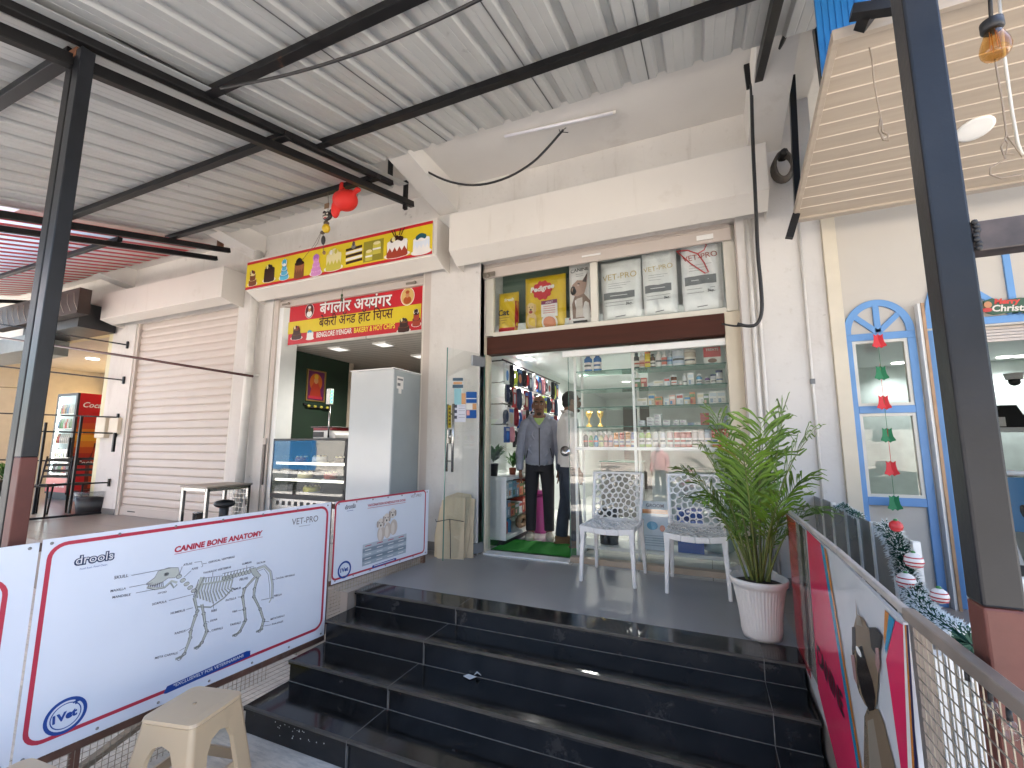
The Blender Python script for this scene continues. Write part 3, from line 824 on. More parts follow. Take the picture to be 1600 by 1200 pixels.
for (x, y, rx, ry, bg, robe) in ((540, 622, 38, 52, flat('#4e1c14', 'print dark red'), WH), (1114, 537, 48, 58, flat('#d9b46a', 'print gold'), flat('#b5541f', 'print orange'))):
    p = B.q(x, y); ra, rb = rx / 3.75 * .0073, ry / 3.75 * .0068
    B.k = 3; B.ellipse(p[0], p[1], ra * 1.08, rb * 1.08, WH).up().ellipse(p[0], p[1], ra, rb, bg).up().ellipse(p[0], p[1] - rb * .45, ra * .62, rb * .45, robe).up().ellipse(p[0], p[1] + rb * .18, ra * .30, rb * .34, SKN).up().ellipse(p[0], p[1] + rb * .50, ra * .32, rb * .2, robe)
cake(465, 745, 80, 90, CH, BR, [CH, CR, RS], True, 2); cake(543, 760, 52, 60, WH, WH, [BLU], True); cake(1092, 700, 74, 82, CH, BR, [BK, CR, CH], True, 2); cake(1166, 655, 50, 100, RS, CH, [WH, CH], True, 2)
single('bakery_name_banner', 'red and yellow bakery name banner with Hindi and English lettering hung in the opening', 'banner', nb)

# ------------------------------------------------------------------ pet shop front
GY = 4.31
sf = thing('glass_shopfront', 'glazed pet shop front in cream aluminium with a brown beam over the door', 'shop front', (-.95, GY, F))
b = MB(m_alu)
b.box((-2.16, GY - .03, 2.80), (-2.07, GY + .03, 3.60)); b.box((.235, GY - .03, 2.80), (.33, GY + .03, 3.60))
b.box((-2.07, GY - .03, 2.78), (.235, GY + .03, 2.835)); b.box((-.985, GY - .03, 2.835), (-.915, GY + .03, 3.60))
part(sf, 'window_frame', b, bevel=.004)
b = MB(m_glass); b.box((-2.07, GY - .003, 2.835), (-.985, GY + .003, 3.60)); b.box((-.915, GY - .003, 2.835), (.235, GY + .003, 3.60)); part(sf, 'window_pane', b)
b = MB(M('brown beam paint', (.055, .015, .008), rough=.55, spec=.25, var=.15, scale=4, stretch=(.4, 1, 6))); b.box((-2.129, GY - .06, 2.585), (.209, GY + .06, 2.779)); part(sf, 'beam', b, bevel=.004)
for xa_, xb_ in ((-2.19, -2.13), (.21, .335)):
    b = MB(m_beigetrim); b.box((xa_, GY - .05, F), (xb_, GY + .06, 2.79)); part(sf, 'jamb', b, bevel=.004)
b = MB(m_glass); b.box((-1.235, GY - .005, F + .05), (.21, GY + .005, 2.50)); part(sf, 'fixed_pane', b)
b = MB(m_gedge); b.box((-1.239, GY - .006, F + .05), (-1.2352, GY + .006, 2.50)); part(sf, 'pane_edge', b)
b = MB(m_white); b.box((-1.29, GY - .025, 2.50), (.21, GY + .025, 2.56)); part(sf, 'head_rail', b, bevel=.003)
b = MB(M('sill wood', (.42, .33, .24), rough=.5, var=.1)); b.box((-1.235, GY - .045, F), (.21, GY + .045, F + .05)); part(sf, 'sill', b, bevel=.003)
b = MB(m_whitep); b.box((-2.13, GY - .10, F + .001), (-1.236, GY + .10, F + .014)); part(sf, 'threshold', b)
b = MB(m_glass); b.box((-2.125, GY - .0, F + .03), (-2.118, GY + .46, 2.5)); part(sf, 'side_pane', b)
b = MB(m_whitep); b.box((-2.40, GY + .06, F), (-2.2, GY + .14, 2.84)); part(sf, 'inner_reveal', b)
# round steel lock plate on the fixed pane
b = MB(m_chrome); b.lathe((-1.27, GY - .03, 1.56), [(.0, .0), (.05, .0), (.05, .012), (.0, .013)], 24, axis=(0, -1, 0)); part(sf, 'lock_plate', b)
# open glass door leaf
H0, H1 = V((-2.145, 4.235, 0)), V((-2.325, 3.765, 0))
dv = (H1 - H0).normalized(); dn = V((0, 0, 1)).cross(dv).normalized()
if dn.dot(EYE - H0) < 0: dn = -dn
dr = thing('glass_door', 'open frameless glass door leaf with steel pull handle and stuck notices', 'door', (H0.x, H0.y, F))
DL = (H1 - H0).length
b = MB(m_glass); b.obox((H0 + H1) / 2 + V((0, 0, (F + .02 + 2.585) / 2)), dv * DL / 2, dn * .005, V((0, 0, (2.585 - F - .02) / 2))); part(dr, 'leaf', b)
b = MB(m_gedge); b.obox(H1 + V((0, 0, (F + .02 + 2.585) / 2)), dv * .002, dn * .006, V((0, 0, (2.585 - F - .02) / 2)))
b.obox(H0 + V((0, 0, (F + .02 + 2.585) / 2)), dv * .003, dn * .006, V((0, 0, (2.585 - F - .02) / 2))); part(dr, 'edge', b)
b = MB(m_chrome)
def dpt(s, z, o=0.): return H0 + dv * s + dn * o + V((0, 0, z))
for o_ in (.045, -.045):
    b.tube([dpt(DL - .055, 1.36, o_), dpt(DL - .055, 2.02, o_)], .013, 10)
for z_ in (1.46, 1.92): b.tube([dpt(DL - .055, z_, -.05), dpt(DL - .055, z_, .05)], .009, 8)
part(dr, 'handle', b)
b = MB(m_chrome); b.obox(dpt(DL - .04, 1.70, .0), dv * .035, dn * .02, V((0, 0, .07))); b.lathe(dpt(DL - .04, 1.70, .02), [(.018, 0), (.018, .02), (0, .021)], 14, axis=dn); part(dr, 'lock', b, bevel=.003)
b = MB(M('hinge steel', (.35, .36, .38), rough=.4, metal=.8)); b.obox(dpt(.09, 2.50, 0), dv * .09, dn * .012, V((0, 0, .055))); b.obox(dpt(.07, F + .07, 0), dv * .07, dn * .012, V((0, 0, .05))); part(dr, 'hinge_plate', b, bevel=.002)
b = MB(m_white)
B = Board(b, dpt(0, 0, .0062) , -dv if (-dv).cross(V((0, 0, 1))).dot(dn) > 0 else dv, (0, 0, 1)).zoom(690, 520, 6.667)
def pz(x0, y0, x1, y1, mat, up=1):
    a0 = B.q(x0, y1); a1 = B.q(x1, y0)
    for _ in range(up): B.up()
    B.poly([B.q(x0, y1), B.q(x1, y1), B.q(x1, y0), B.q(x0, y0)], mat)
NB = flat('#1c5aa6', 'notice blue'); NL = flat('#9ed0d8', 'notice aqua'); NV = flat('#e3e2ec', 'notice paper'); NO = flat('#dba372', 'notice tan'); ND = flat('#4c6475', 'notice slate'); NP = flat('#e6a9a0', 'notice pink')
B.k = 1; pz(115, 470, 222, 500, ND); pz(120, 512, 212, 535, NO); pz(112, 540, 222, 575, ND); B.k = 1; pz(130, 580, 205, 750, NL); pz(205, 630, 248, 745, NO); B.k = 1
pz(125, 745, 250, 930, NV); B.k = 3
for y in (765, 820, 880): pz(130, y - 16, 158, y + 16, flat('#4a4a5c', 'notice ink')); B.k = 3
for y in (760, 785, 810, 850, 880): pz(175, y, 240, y + 4, flat('#8a8a99', 'notice grey ink')); B.k = 3
B.k = 1; pz(255, 615, 365, 730, NB); pz(255, 680, 362, 690, WH); B.k = 1; pz(255, 735, 320, 800, WH); B.k = 1; pz(322, 738, 362, 800, NO); B.k = 1; pz(255, 805, 362, 890, NB); pz(258, 808, 290, 860, NP); B.k = 1
B.k = 1; pz(65, 755, 100, 990, flat('#b5a233', 'notice mustard')); 
for y in range(780, 960, 40): B.k = 2; pz(72, y, 92, y + 22, flat('#6d5a1c', 'notice umber'))
part(dr, 'notices', b)

# ------------------------------------------------------------------ pet food bags in the upper window
def bag(name, label, px, z0, mat, draw, y=4.415, depth=.05, crinkle=.006, tilt=0., group=None, seed=1, side=None):
    """px: four photo corners (x0, x1 at the foot, x1t, and heights) -> a sewn bag with a bulging front"""
    xa, xb, h = px
    b = MB(mat); r = random.Random(seed); nx, nz = 28, 36
    ph = [r.uniform(0, 6) for _ in range(6)]
    def bulge(a, c):
        u = a / (xb - xa); v = c / h
        e = max(0, min(1, u * 7)) * max(0, min(1, (1 - u) * 7)); e2 = max(0, min(1, v * 6)) * max(0, min(1, (1 - v) * 7))
        return depth * (e ** .5) * (e2 ** .5) + crinkle * (math.sin(9 * u + ph[0] + 4 * v) * math.sin(7 * v + ph[1]) + .6 * math.sin(17 * u + 11 * v + ph[2])) * e * e2
    front = []; back = []
    for j in range(nz + 1):
        for i in range(nx + 1):
            a, c = (xb - xa) * i / nx, h * j / nz
            front.append((xa + a + tilt * c, y - bulge(a, c), z0 + c)); back.append((xa + a + tilt * c, y + .004 + bulge(a, c) * .6, z0 + c))
    q_ = [(k, k + 1, k + nx + 2, k + nx + 1) for j in range(nz) for i in range(nx) for k in [j * (nx + 1) + i]]
    b.smooth = True
    b.add(front, q_); b.add(back, [f[::-1] for f in q_])
    B2 = Board(b, (xa, y, z0), (1, 0, 0), (0, 0, 1), warp=lambda a, c: bulge(a, c) + .003, step=.0035)
    if tilt:
        old = B2.P
    draw(B2, xb - xa, h)
    b.smooth = False
    return single(name, label, 'pet food bag', b, group=group)
m_bagy = M('yellow bag film', (.62, .42, .02), rough=.3, var=.04); m_bags = M('silver bag film', (.76, .76, .745), rough=.36, metal=.1, var=.06, scale=9, bump=.006, bscale=16); m_bagw = M('white bag film', (.72, .69, .67), rough=.33, var=.03)
INK = flat('#1d1a1a', 'bag ink'); GD = flat('#c9b06a', 'bag gold ink'); RD2 = flat('#c7242c', 'bag red'); GI = flat('#777a7c', 'bag grey ink')
def bag_cat(B, w_, h_):
    B.k = 2; B.rect(0, 0, w_, h_ * .12, RD2, 6); B.rect(w_ * .9, 0, w_, h_ * .75, flat('#a3202c', 'bag crimson'), 1, 6)
    B.text('Cat', (w_ * .05, h_ * .42), (w_ * .62, h_ * .42), INK, .03, ys=1); B.text('Fresh', (w_ * .4, h_ * .74), (w_ * .85, h_ * .76), WH, .03)
    for k in range(3): B.stroke([(w_ * .1, h_ * (.36 - k * .06)), (w_ * (.6 - .1 * k), h_ * (.36 - k * .06))], .006, flat('#8a6a18', 'bag ochre ink'))
bag('cat_food_bag', 'small yellow bag marked Cat at the left end of the upper window', (-2.06, -1.82, .47), 2.84, m_bagy, bag_cat, seed=3)
def bag_ped(B, w_, h_):
    B.k = 2; c = (w_ * .48, h_ * .70)
    B.ellipse(c[0], c[1], w_ * .22, h_ * .16, RD2, 24)
    for i in range(10):
        t = 2 * math.pi * i / 10; B.ellipse(c[0] + w_ * .2 * math.cos(t), c[1] + h_ * .14 * math.sin(t), w_ * .05, h_ * .045, RD2, 10)
    B.k = 6; B.text('Pedigree', (w_ * .2, h_ * .67), (w_ * .78, h_ * .71), WH, .035, .2)
    B.k = 2; B.rect(w_ * .45, h_ * .2, w_ * .84, h_ * .50, WH, 5, 4); B.k = 3; B.rect(w_ * .45, h_ * .43, w_ * .84, h_ * .50, flat('#7a2454', 'bag plum'), 5); B.k = 4; B.text('ADULT', (w_ * .55, h_ * .445), (w_ * .74, h_ * .445), WH, .02)
    B.k = 3
    for k in range(4): B.stroke([(w_ * .5, h_ * (.39 - .04 * k)), (w_ * .79, h_ * (.39 - .04 * k))], .005, RD2)
    B.k = 3; B.ellipse(w_ * .64, h_ * .10, w_ * .19, h_ * .14, WH, 22); B.k = 4; B.ellipse(w_ * .64, h_ * .10, w_ * .15, h_ * .10, flat('#d98b66', 'bag salmon'), 20)
    dog = flat('#d8b57a', 'bag dog cream'); B.k = 3; B.ellipse(w_ * .2, h_ * .16, w_ * .13, h_ * .17, dog, 18); B.k = 4; B.ellipse(w_ * .2, h_ * .38, w_ * .11, h_ * .11, flat('#e6cb98', 'bag dog light'), 18)
    B.k = 5; B.ellipse(w_ * .1, h_ * .38, w_ * .035, h_ * .08, dog, 10); B.ellipse(w_ * .30, h_ * .38, w_ * .035, h_ * .08, dog, 10)
    B.k = 6; B.ellipse(w_ * .2, h_ * .36, .012, .010, INK, 8); B.ellipse(w_ * .165, h_ * .405, .006, .006, INK, 8); B.ellipse(w_ * .235, h_ * .405, .006, .006, INK, 8); B.ellipse(w_ * .2, h_ * .315, .02, .018, flat('#a84a48', 'bag tongue'), 9)
bag('dog_food_bag', 'large yellow dog food bag with a round red emblem in the upper window', (-1.74, -1.28, .60), 2.84, m_bagy, bag_ped, depth=.06, seed=4)
def bag_can(B, w_, h_):
    B.k = 2; B.text('CANINE', (w_ * .12, h_ * .82), (w_ * .88, h_ * .835), INK, .012)
    for k in range(2): B.stroke([(w_ * .35, h_ * (.785 - .03 * k)), (w_ * .66, h_ * (.785 - .03 * k))], .004, GI)
    B.k = 2; bod = flat('#8f7466', 'bag dog taupe'); B.poly([(w_ * .18, h_ * .1), (w_ * .16, h_ * .33), (w_ * .3, h_ * .46), (w_ * .62, h_ * .5), (w_ * .92, h_ * .36), (w_ * .95, h_ * .1)], bod)
    B.k = 3; B.poly([(w_ * .3, h_ * .12), (w_ * .36, h_ * .4), (w_ * .6, h_ * .42), (w_ * .62, h_ * .12)], flat('#d9cdc4', 'bag dog chest'))
    B.k = 4; B.poly([(w_ * .12, h_ * .50), (w_ * .2, h_ * .62), (w_ * .4, h_ * .69), (w_ * .62, h_ * .68), (w_ * .84, h_ * .79), (w_ * .80, h_ * .60), (w_ * .70, h_ * .48), (w_ * .4, h_ * .44), (w_ * .18, h_ * .46)], flat('#b09080', 'bag dog fawn'))
    B.k = 5; B.ellipse(w_ * .24, h_ * .53, w_ * .13, h_ * .07, INK, 14); B.ellipse(w_ * .44, h_ * .60, w_ * .1, h_ * .045, flat('#3a2c28', 'bag dog mask'), 12); B.poly([(w_ * .62, h_ * .66), (w_ * .84, h_ * .79), (w_ * .79, h_ * .64)], flat('#3a2c28', 'bag dog mask'))
    B.k = 6; B.ellipse(w_ * .43, h_ * .605, .007, .007, WH, 8); B.rect(0, 0, w_, h_ * .10, m_bagw, 6); B.k = 7; B.poly([(0, h_ * .10), (w_, h_ * .10), (w_, h_ * .17), (0, h_ * .13)], flat('#b3244e', 'bag magenta')); B.k = 8; B.stroke([(w_ * .2, h_ * .05), (w_ * .8, h_ * .05)], .02, INK)
bag('dog_food_bag', 'slim white bag marked CANINE with a printed bulldog beside the window mullion', (-1.24, -.99, .69), 2.84, m_bagw, bag_can, depth=.045, seed=5)
def bag_vet(gold, red=False):
    def f(B, w_, h_):
        B.k = 2; B.text('VET-PRO', (w_ * .06, h_ * .66), (w_ * .9, h_ * .68), flat('#b0503a', 'bag rust ink') if red else GD, -.004)
        B.k = 2; B.rect(w_ * .08, h_ * .35, w_ * .84, h_ * .46, GI, 6)
        for k in range(3): B.stroke([(w_ * .2, h_ * (.60 - k * .035)), (w_ * (.75 - .1 * k), h_ * (.60 - k * .035))], .003, GI)
        for k in range(2): B.stroke([(w_ * .12, h_ * (.30 - k * .05)), (w_ * .8, h_ * (.30 - k * .05))], .004, GI)
        B.k = 3; B.stroke([(w_ * .24, h_ * .405), (w_ * .66, h_ * .405)], .006, m_bags); B.text('3kg', (w_ * .62, h_ * .24), (w_ * .76, h_ * .24), INK, .02); B.stroke([(w_ * .35, h_ * .07), (w_ * .6, h_ * .08)], .008, GI)
    return f
bag('silver_food_bag', 'silver VET-PRO bag directly right of the window mullion, its print hidden at one edge', (-.90, -.50, .64), 2.84, m_bags, bag_vet(1), seed=6)
bag('silver_food_bag', 'silver VET-PRO bag in the middle of the right-hand pane with a wrinkled top', (-.49, -.17, .68), 2.84, m_bags, bag_vet(1), y=4.41, depth=.06, crinkle=.010, seed=7)
bag('silver_food_bag', 'silver VET-PRO bag with reddish lettering under the red coat hanger', (-.13, .225, .76), 2.84, M('pale silver bag film', (.78, .78, .78), rough=.4, metal=.1, var=.05), bag_vet(0, True), seed=8)
b = MB(M('green backing board', (.10, .16, .12), rough=.7)); b.box((-2.1, 4.60, 2.80), (-.99, 4.62, 3.6)); b.m(m_ceil); b.box((-2.4, 4.64, 2.70), (.42, 4.66, 4.6)); b.m(M('shelf board', (.5, .5, .47))); b.box((-2.13, 4.345, 2.795), (.33, 4.62, 2.838))
part(sf, 'display_back', b)
b = MB(flat('#d4353a', 'red hanger plastic'))
hk = lambda x, y: ay(680 + x / 3.2, 320 + y / 3.2, 4.335)
b.tube([hk(1206, 232), hk(1280, 296), hk(1350, 342), hk(1366, 336), hk(1345, 290), hk(1312, 245), hk(1262, 228), hk(1210, 232)], .006, 7)
b.tube([hk(1312, 245), hk(1345, 225), hk(1356, 200), hk(1335, 190)], .005, 7)
single('coat_hanger', 'red plastic coat hanger hooked in front of a silver bag in the upper window', 'hanger', b)
# ------------------------------------------------------------------ left fence and its printed banners
HD = R(6.0); fu = V((math.sin(HD), math.cos(HD), 0)); FO = V((-2.588, 2.60, 0)); fn = V((fu.y, -fu.x, 0))
def fp(s, z, o=0.): return FO + fu * s + V((0, 0, z)) + fn * o
lf = thing('mesh_fence', 'rusty framed wire mesh fence behind the white dog banners on the left', 'fence', tuple(fp(-1, 0)))
b = MB(M('brown fence rail', (.11, .05, .032), rough=.65, var=.3, scale=10)); overlay(MATS['brown fence rail'], (.2, .17, .14), 6, .55, .75, amount=.7)
for z0 in (.24, 1.16): b.bar(fp(-3.0, z0, -.025), fp(.02, z0, -.025), .03, .035)
b.bar(fp(.03, .60, -.025), fp(1.12, .60, -.025), .03, .03); b.bar(fp(.03, 1.16, -.025), fp(1.12, 1.16, -.025), .03, .03)
part(lf, 'rail', b, bevel=.003)
for s_, z0 in ((-2.7, 0), (-1.32, 0), (.01, .26), (1.10, F)):
    b = MB(MATS['brown fence rail']); b.bar(fp(s_, z0, -.03), fp(s_, 1.19, -.03), .035, .035, fu); part(lf, 'post', b, bevel=.003)
m_mesh = M('galvanised mesh wire', (.30, .26, .20), rough=.5, metal=.5, var=.3, scale=30)
b = MB(m_mesh)
k = 0
while k < 150:
    s_ = -2.7 + k * .026
    zg = 0.0 if s_ < -.7 else (.14 if s_ < -.4 else (.27 if s_ < -.1 else (.41 if s_ < .2 else F)))
    if s_ < 1.1: b.bar(fp(s_, zg, -.012), fp(s_ + rnd.uniform(-.003, .003), .62 if s_ > .02 else .30, -.012), .0022, .0022, fu)
    k += 1
for k in range(12): b.bar(fp(-2.7, .02 + k * .025, -.014), fp(-.02, .02 + k * .025, -.014), .0022, .0022)
for k in range(14): b.bar(fp(-.45 + max(0, k - 4) * .04, .28 + k * .025, -.014), fp(1.1, .28 + k * .025, -.014), .0022, .0022)
part(lf, 'wire_mesh', b)
BWH = M('banner vinyl', (.70, .735, .81), rough=.32, var=.025, scale=2.5, bump=.0015, bscale=5)
NAVY = flat('#23375f', 'banner navy'); BRED = flat('#c2344b', 'banner red'); TXT = flat('#5d5c66', 'banner text grey'); BLU2 = flat('#1d4a9c', 'banner blue'); BONE = flat('#a8ada8', 'bone grey'); BONL = flat('#c9ccc4', 'bone light'); WH2 = flat('#f1f0f2', 'banner white ink')
def banner(px, name, label, pts=None):
    b = MB(BWH)
    cs_ = [apl(x, y, FO, fn) for x, y in px]              # foot left, foot right, top right, top left
    sz = [((p - FO).dot(fu), p.z) for p in cs_]
    zl, zh = (sz[0][1] + sz[1][1]) / 2, (sz[2][1] + sz[3][1]) / 2; s0, s1 = (sz[0][0] + sz[3][0]) / 2, (sz[1][0] + sz[2][0]) / 2
    n1, n2 = 10, 5; r = random.Random(int(s0 * 100))
    def wv(a, c): return .004 * math.sin(a * 5 + 1) * math.sin(c * 4 + .5) + .003 * math.sin(a * 11 + c * 5)
    vs = [fp(lerp(s0, s1, i / n1), lerp(zl, zh, j / n2)) for j in range(n2 + 1) for i in range(n1 + 1)]
    b.add(vs, [(k, k + 1, k + n1 + 2, k + n1 + 1) for j in range(n2) for i in range(n1) for k in [j * (n1 + 1) + i]])
    b.add([v - fn * .003 for v in vs], [(k, k + n1 + 1, k + n1 + 2, k + 1) for j in range(n2) for i in range(n1) for k in [j * (n1 + 1) + i]])
    b.m(M('screw steel', (.3, .29, .28), rough=.4, metal=.8))
    for i in range(7):
        for z in (zh - .02, zl + .02): b.lathe(fp(lerp(s0 + .03, s1 - .03, i / 6), z, .001), [(.007, 0), (.006, .003), (0, .004)], 9, axis=fn)
    return b, Board(b, fp(s0, zl), fu, (0, 0, 1)), s1 - s0, zh - zl
b, B, bw, bh = banner([(35, 1192), (511, 992), (513, 785), (52, 846)], 'x', 'y')
B.zoom(0, 780, 2.858)
cn = [B.q(100, 1125), B.q(1440, 565), B.q(1458, 40), B.q(232, 195)]
a0 = (cn[0][0] + cn[3][0]) / 2; a1 = (cn[1][0] + cn[2][0]) / 2; c0 = (cn[0][1] + cn[1][1]) / 2; c1 = (cn[2][1] + cn[3][1]) / 2
B.rrect(a0, c0, a1, c1, .06, .017, BRED)
B.up().text('CANINE BONE ANATOMY', B.q(778, 238), B.q(1172, 160), BRED, .045, .12)
B.stroke([B.q(778, 246), B.q(1172, 168)], .0025, BRED)
B.text('VET-PRO', B.q(1302, 116), B.q(1419, 98), flat('#6b6468', 'banner brown grey'), .0, ys=1.15); B.stroke([B.q(1335, 122), B.q(1385, 114)], .002, TXT)
B.text('drools', B.q(328, 296), B.q(510, 266), NAVY, .085, ys=1.0); B.up().text('drools', B.q(336, 293), B.q(503, 266), WH2, .0, ys=1.0)
B.text('Feed Real. Feed Clean.', B.q(355, 316), B.q(480, 294), BLU2, .0)
B.poly([B.q(728, 868), B.q(745, 835), B.q(1100, 678), B.q(1117, 676), B.q(1116, 700), B.q(740, 868)], BLU2)
B.up().text('*EXCLUSIVELY FOR VETERINARIANS', B.q(772, 840), B.q(1086, 702), WH2, .012)
c = B.q(293, 966); r_ = .068
B.k = 2; B.ring(c[0], c[1], r_, r_, .013, BLU2); B.ring(c[0], c[1], r_ * .76, r_ * .76, .004, BLU2); B.text('1Vet', (c[0] - .043, c[1] - .017), (c[0] + .040, c[1] - .012), BLU2, .05); B.stroke([(c[0] + .02, c[1] + .045), (c[0] + .044, c[1] + .047)], .008, BLU2); B.stroke([(c[0] + .032, c[1] + .034), (c[0] + .032, c[1] + .058)], .008, BLU2)
# skeleton drawing
def sk(pts, w, mat=BONE, w1=None): B.stroke([B.q(*p) for p in pts], w, mat, w1=w1)
B.k = 3
B.poly([B.q(*p) for p in ((652, 378), (690, 350), (705, 322), (750, 306), (795, 305), (800, 330), (780, 350), (750, 352), (720, 372), (690, 385))], BONL); sk([(652, 378), (690, 350), (705, 322), (750, 306), (795, 305), (800, 330), (780, 350), (750, 352), (720, 372), (690, 385), (652, 380)], .0025, TXT)
sk([(655, 392), (690, 400), (735, 392), (765, 365), (790, 372)], .012, BONL); sk([(655, 396), (690, 404), (735, 396), (765, 370)], .0025, TXT); B.ellipse(*B.q(742, 335), .012, .010, TXT, 10)
for k in range(9): sk([(662 + k * 8, 384 - k * 2), (664 + k * 8, 394)], .003, TXT)
sk([(762, 375), (775, 395), (790, 380)], .008, BONE)
neck = [(798, 345), (815, 362), (832, 378), (848, 394), (864, 408)]
for x, y in neck: B.k = 3; B.ellipse(*B.q(x, y), .014, .010, BONL, 8, rot=.6); B.k = 4; B.ring(*B.q(x, y), .014, .010, .002, TXT, 8)
B.k = 3; sk([(905, 348), (870, 440)], .03, BONL, .012); sk([(910, 346), (866, 440)], .003, TXT); sk([(886, 358), (862, 438)], .003, TXT)
for k in range(12): x = 905 + k * 12; sk([(x, 372 - k), (x + 3, 352 - k)], .006, BONE)
for k in range(13):
    x = 880 + k * 13; d_ = 70 - abs(k - 5) * 5
    sk([(x, 378 - k * 1.5), (x - 10, 378 + d_ * .5), (x - 2 + k * 1.2, 380 + d_ * 1.35 - k * 2)], .006, BONL); sk([(x + 3, 378 - k * 1.5), (x - 6, 378 + d_ * .5), (x + 2 + k * 1.2, 380 + d_ * 1.35 - k * 2)], .0022, TXT)
sk([(880, 480), (940, 482), (1000, 440), (1040, 395)], .008, BONE); sk([(900, 380), (1040, 358)], .010, BONL)
for k in range(9): x = 1000 + k * 14; B.k = 3; B.ellipse(*B.q(x, 352 - k * 3.5), .011, .013, BONL, 7); B.k = 4; B.ring(*B.q(x, 352 - k * 3.5), .011, .013, .002, TXT, 7); sk([(x, 345 - k * 3.5), (x + 4, 328 - k * 3)], .005, BONE)
B.k = 3; B.poly([B.q(*p) for p in ((1112, 312), (1140, 305), (1150, 325), (1165, 340), (1150, 355), (1130, 340))], BONL); sk([(1112, 312), (1140, 305), (1150, 325), (1165, 340), (1150, 355), (1130, 340), (1112, 312)], .0025, TXT)
sk([(1145, 312), (1180, 300), (1205, 325), (1214, 380), (1212, 440), (1200, 462)], .014, BONL, .008); sk([(1150, 322), (1178, 310), (1196, 335), (1203, 390), (1204, 440)], .0022, TXT); sk([(1145, 306), (1182, 292), (1212, 322), (1220, 380), (1218, 445)], .0022, TXT)
def leg(pts):
    for p, q in zip(pts, pts[1:]):
        sk([p, q], .017, BONL, .012); sk([(p[0] - 5, p[1]), (q[0] - 4, q[1])], .0024, TXT); sk([(p[0] + 6, p[1]), (q[0] + 4, q[1])], .0024, TXT); B.ring(*B.q(*q), .010, .008, .0025, TXT, 9)
leg([(866, 440), (880, 500), (872, 520), (850, 590), (848, 620), (822, 690), (800, 712)]); leg([(900, 470), (908, 510), (915, 560), (922, 590), (900, 640), (880, 662)])
leg([(1140, 345), (1090, 400), (1082, 435), (1090, 490), (1095, 540), (1070, 590), (1052, 606)]); leg([(1150, 345), (1135, 400), (1132, 435), (1160, 490), (1176, 540), (1168, 570), (1158, 588)])
for x, y in ((796, 712), (878, 664), (1050, 608), (1156, 590)): sk([(x + 18, y - 12), (x - 14, y + 2)], .012, BONE)
B.k = 5
LB = [('SKULL', 507, 357, 571, 346), ('MAXILLA', 491, 415, 560, 402), ('MANDIBLE', 499, 443, 580, 430), ('ATLAS', 816, 298, 856, 290), ('AXIS', 853, 316, 882, 311), ('CERVICAL VERTEBRAE', 929, 286, 1046, 260), ('HYOID', 703, 424, 742, 416), ('THORACIC VERTEBRAE', 905, 334, 1030, 306), ('LUMBAR', 1080, 293, 1122, 284), ('SACRUM', 1144, 290, 1182, 282), ('SCAPULA', 677, 474, 742, 460), ('HUMERUS', 760, 514, 824, 499), ('RIBS', 941, 504, 966, 498), ('PELVIS', 1068, 364, 1105, 356), ('FEMUR', 1038, 407, 1074, 399), ('PATELLA', 1006, 456, 1053, 444), ('TIBIA', 1034, 507, 1058, 501), ('TARSALS', 1024, 566, 1072, 554), ('ULNA', 936, 547, 968, 539), ('RADIUS', 778, 604, 826, 591), ('CARPALS', 942, 590, 992, 578), ('META CARPALS', 689, 714, 790, 690), ('CAUDAL VERTEBRAE', 1229, 358, 1314, 340), ('FIBULA', 1222, 436, 1256, 428), ('METATARSALS', 1206, 540, 1268, 522), ('PHALANGES', 1212, 562, 1262, 548)]
for t, x0, y0, x1, y1 in LB: B.text(t, B.q(x0, y0), B.q(x1, y1), TXT, .012)
for p, q in (((585, 340), (760, 307)), ((575, 393), (680, 373)), ((605, 418), (690, 402)), ((812, 300), (800, 335)), ((850, 320), (820, 348)), ((752, 452), (862, 424)), ((830, 492), (860, 484)), ((952, 488), (950, 460)), ((1060, 437), (1085, 434)), ((1062, 497), (1090, 492)), ((1078, 549), (1095, 540)), ((932, 548), (916, 546)), ((830, 586), (852, 572)), ((938, 592), (922, 590)), ((800, 676), (828, 660)), ((1226, 358), (1214, 358)), ((1220, 438), (1165, 450)), ((1200, 545), (1176, 546)), ((1208, 560), (1178, 565)), ((1078, 398), (1100, 392)), ((948, 326), (948, 344)), ((1100, 296), (1100, 306))): sk([p, q], .002, TXT)
sk([(905, 352), (990, 342)], .002, TXT); sk([(990, 344), (992, 332), (1130, 300), (1130, 310)], .002, TXT); sk([(866, 282), (898, 277), (903, 300), (895, 302)], .002, TXT); sk([(903, 288), (922, 285)], .002, TXT)
single('anatomy_banner', 'white vinyl banner headed CANINE BONE ANATOMY with a dog skeleton drawing', 'banner', b)

b, B, bw, bh = banner([(518, 913), (668, 866), (670, 765), (524, 784)], 'x', 'y')
B.zoom(500, 740, 6)
cn = [B.q(110, 1015), B.q(972, 725), B.q(992, 158), B.q(150, 270)]
a0 = (cn[0][0] + cn[3][0]) / 2; a1 = (cn[1][0] + cn[2][0]) / 2; c0 = (cn[0][1] + cn[1][1]) / 2; c1 = (cn[2][1] + cn[3][1]) / 2
B.rrect(a0, c0, a1, c1, .035, .014, BRED); B.up()
B.text('VACCINATION SCHEDULE FOR DOGS', B.q(445, 310), B.q(800, 256), BRED, .03); B.stroke([B.q(445, 326), B.q(800, 270)], .003, BRED)
B.text('VET-PRO', B.q(850, 228), B.q(948, 212), flat('#9a7c80', 'banner rose grey')); B.text('drools', B.q(232, 334), B.q(334, 314), NAVY, .085); B.up().text('drools', B.q(237, 332), B.q(330, 314), WH2, 0.); B.stroke([B.q(250, 352), B.q(310, 342)], .003, BLU2)
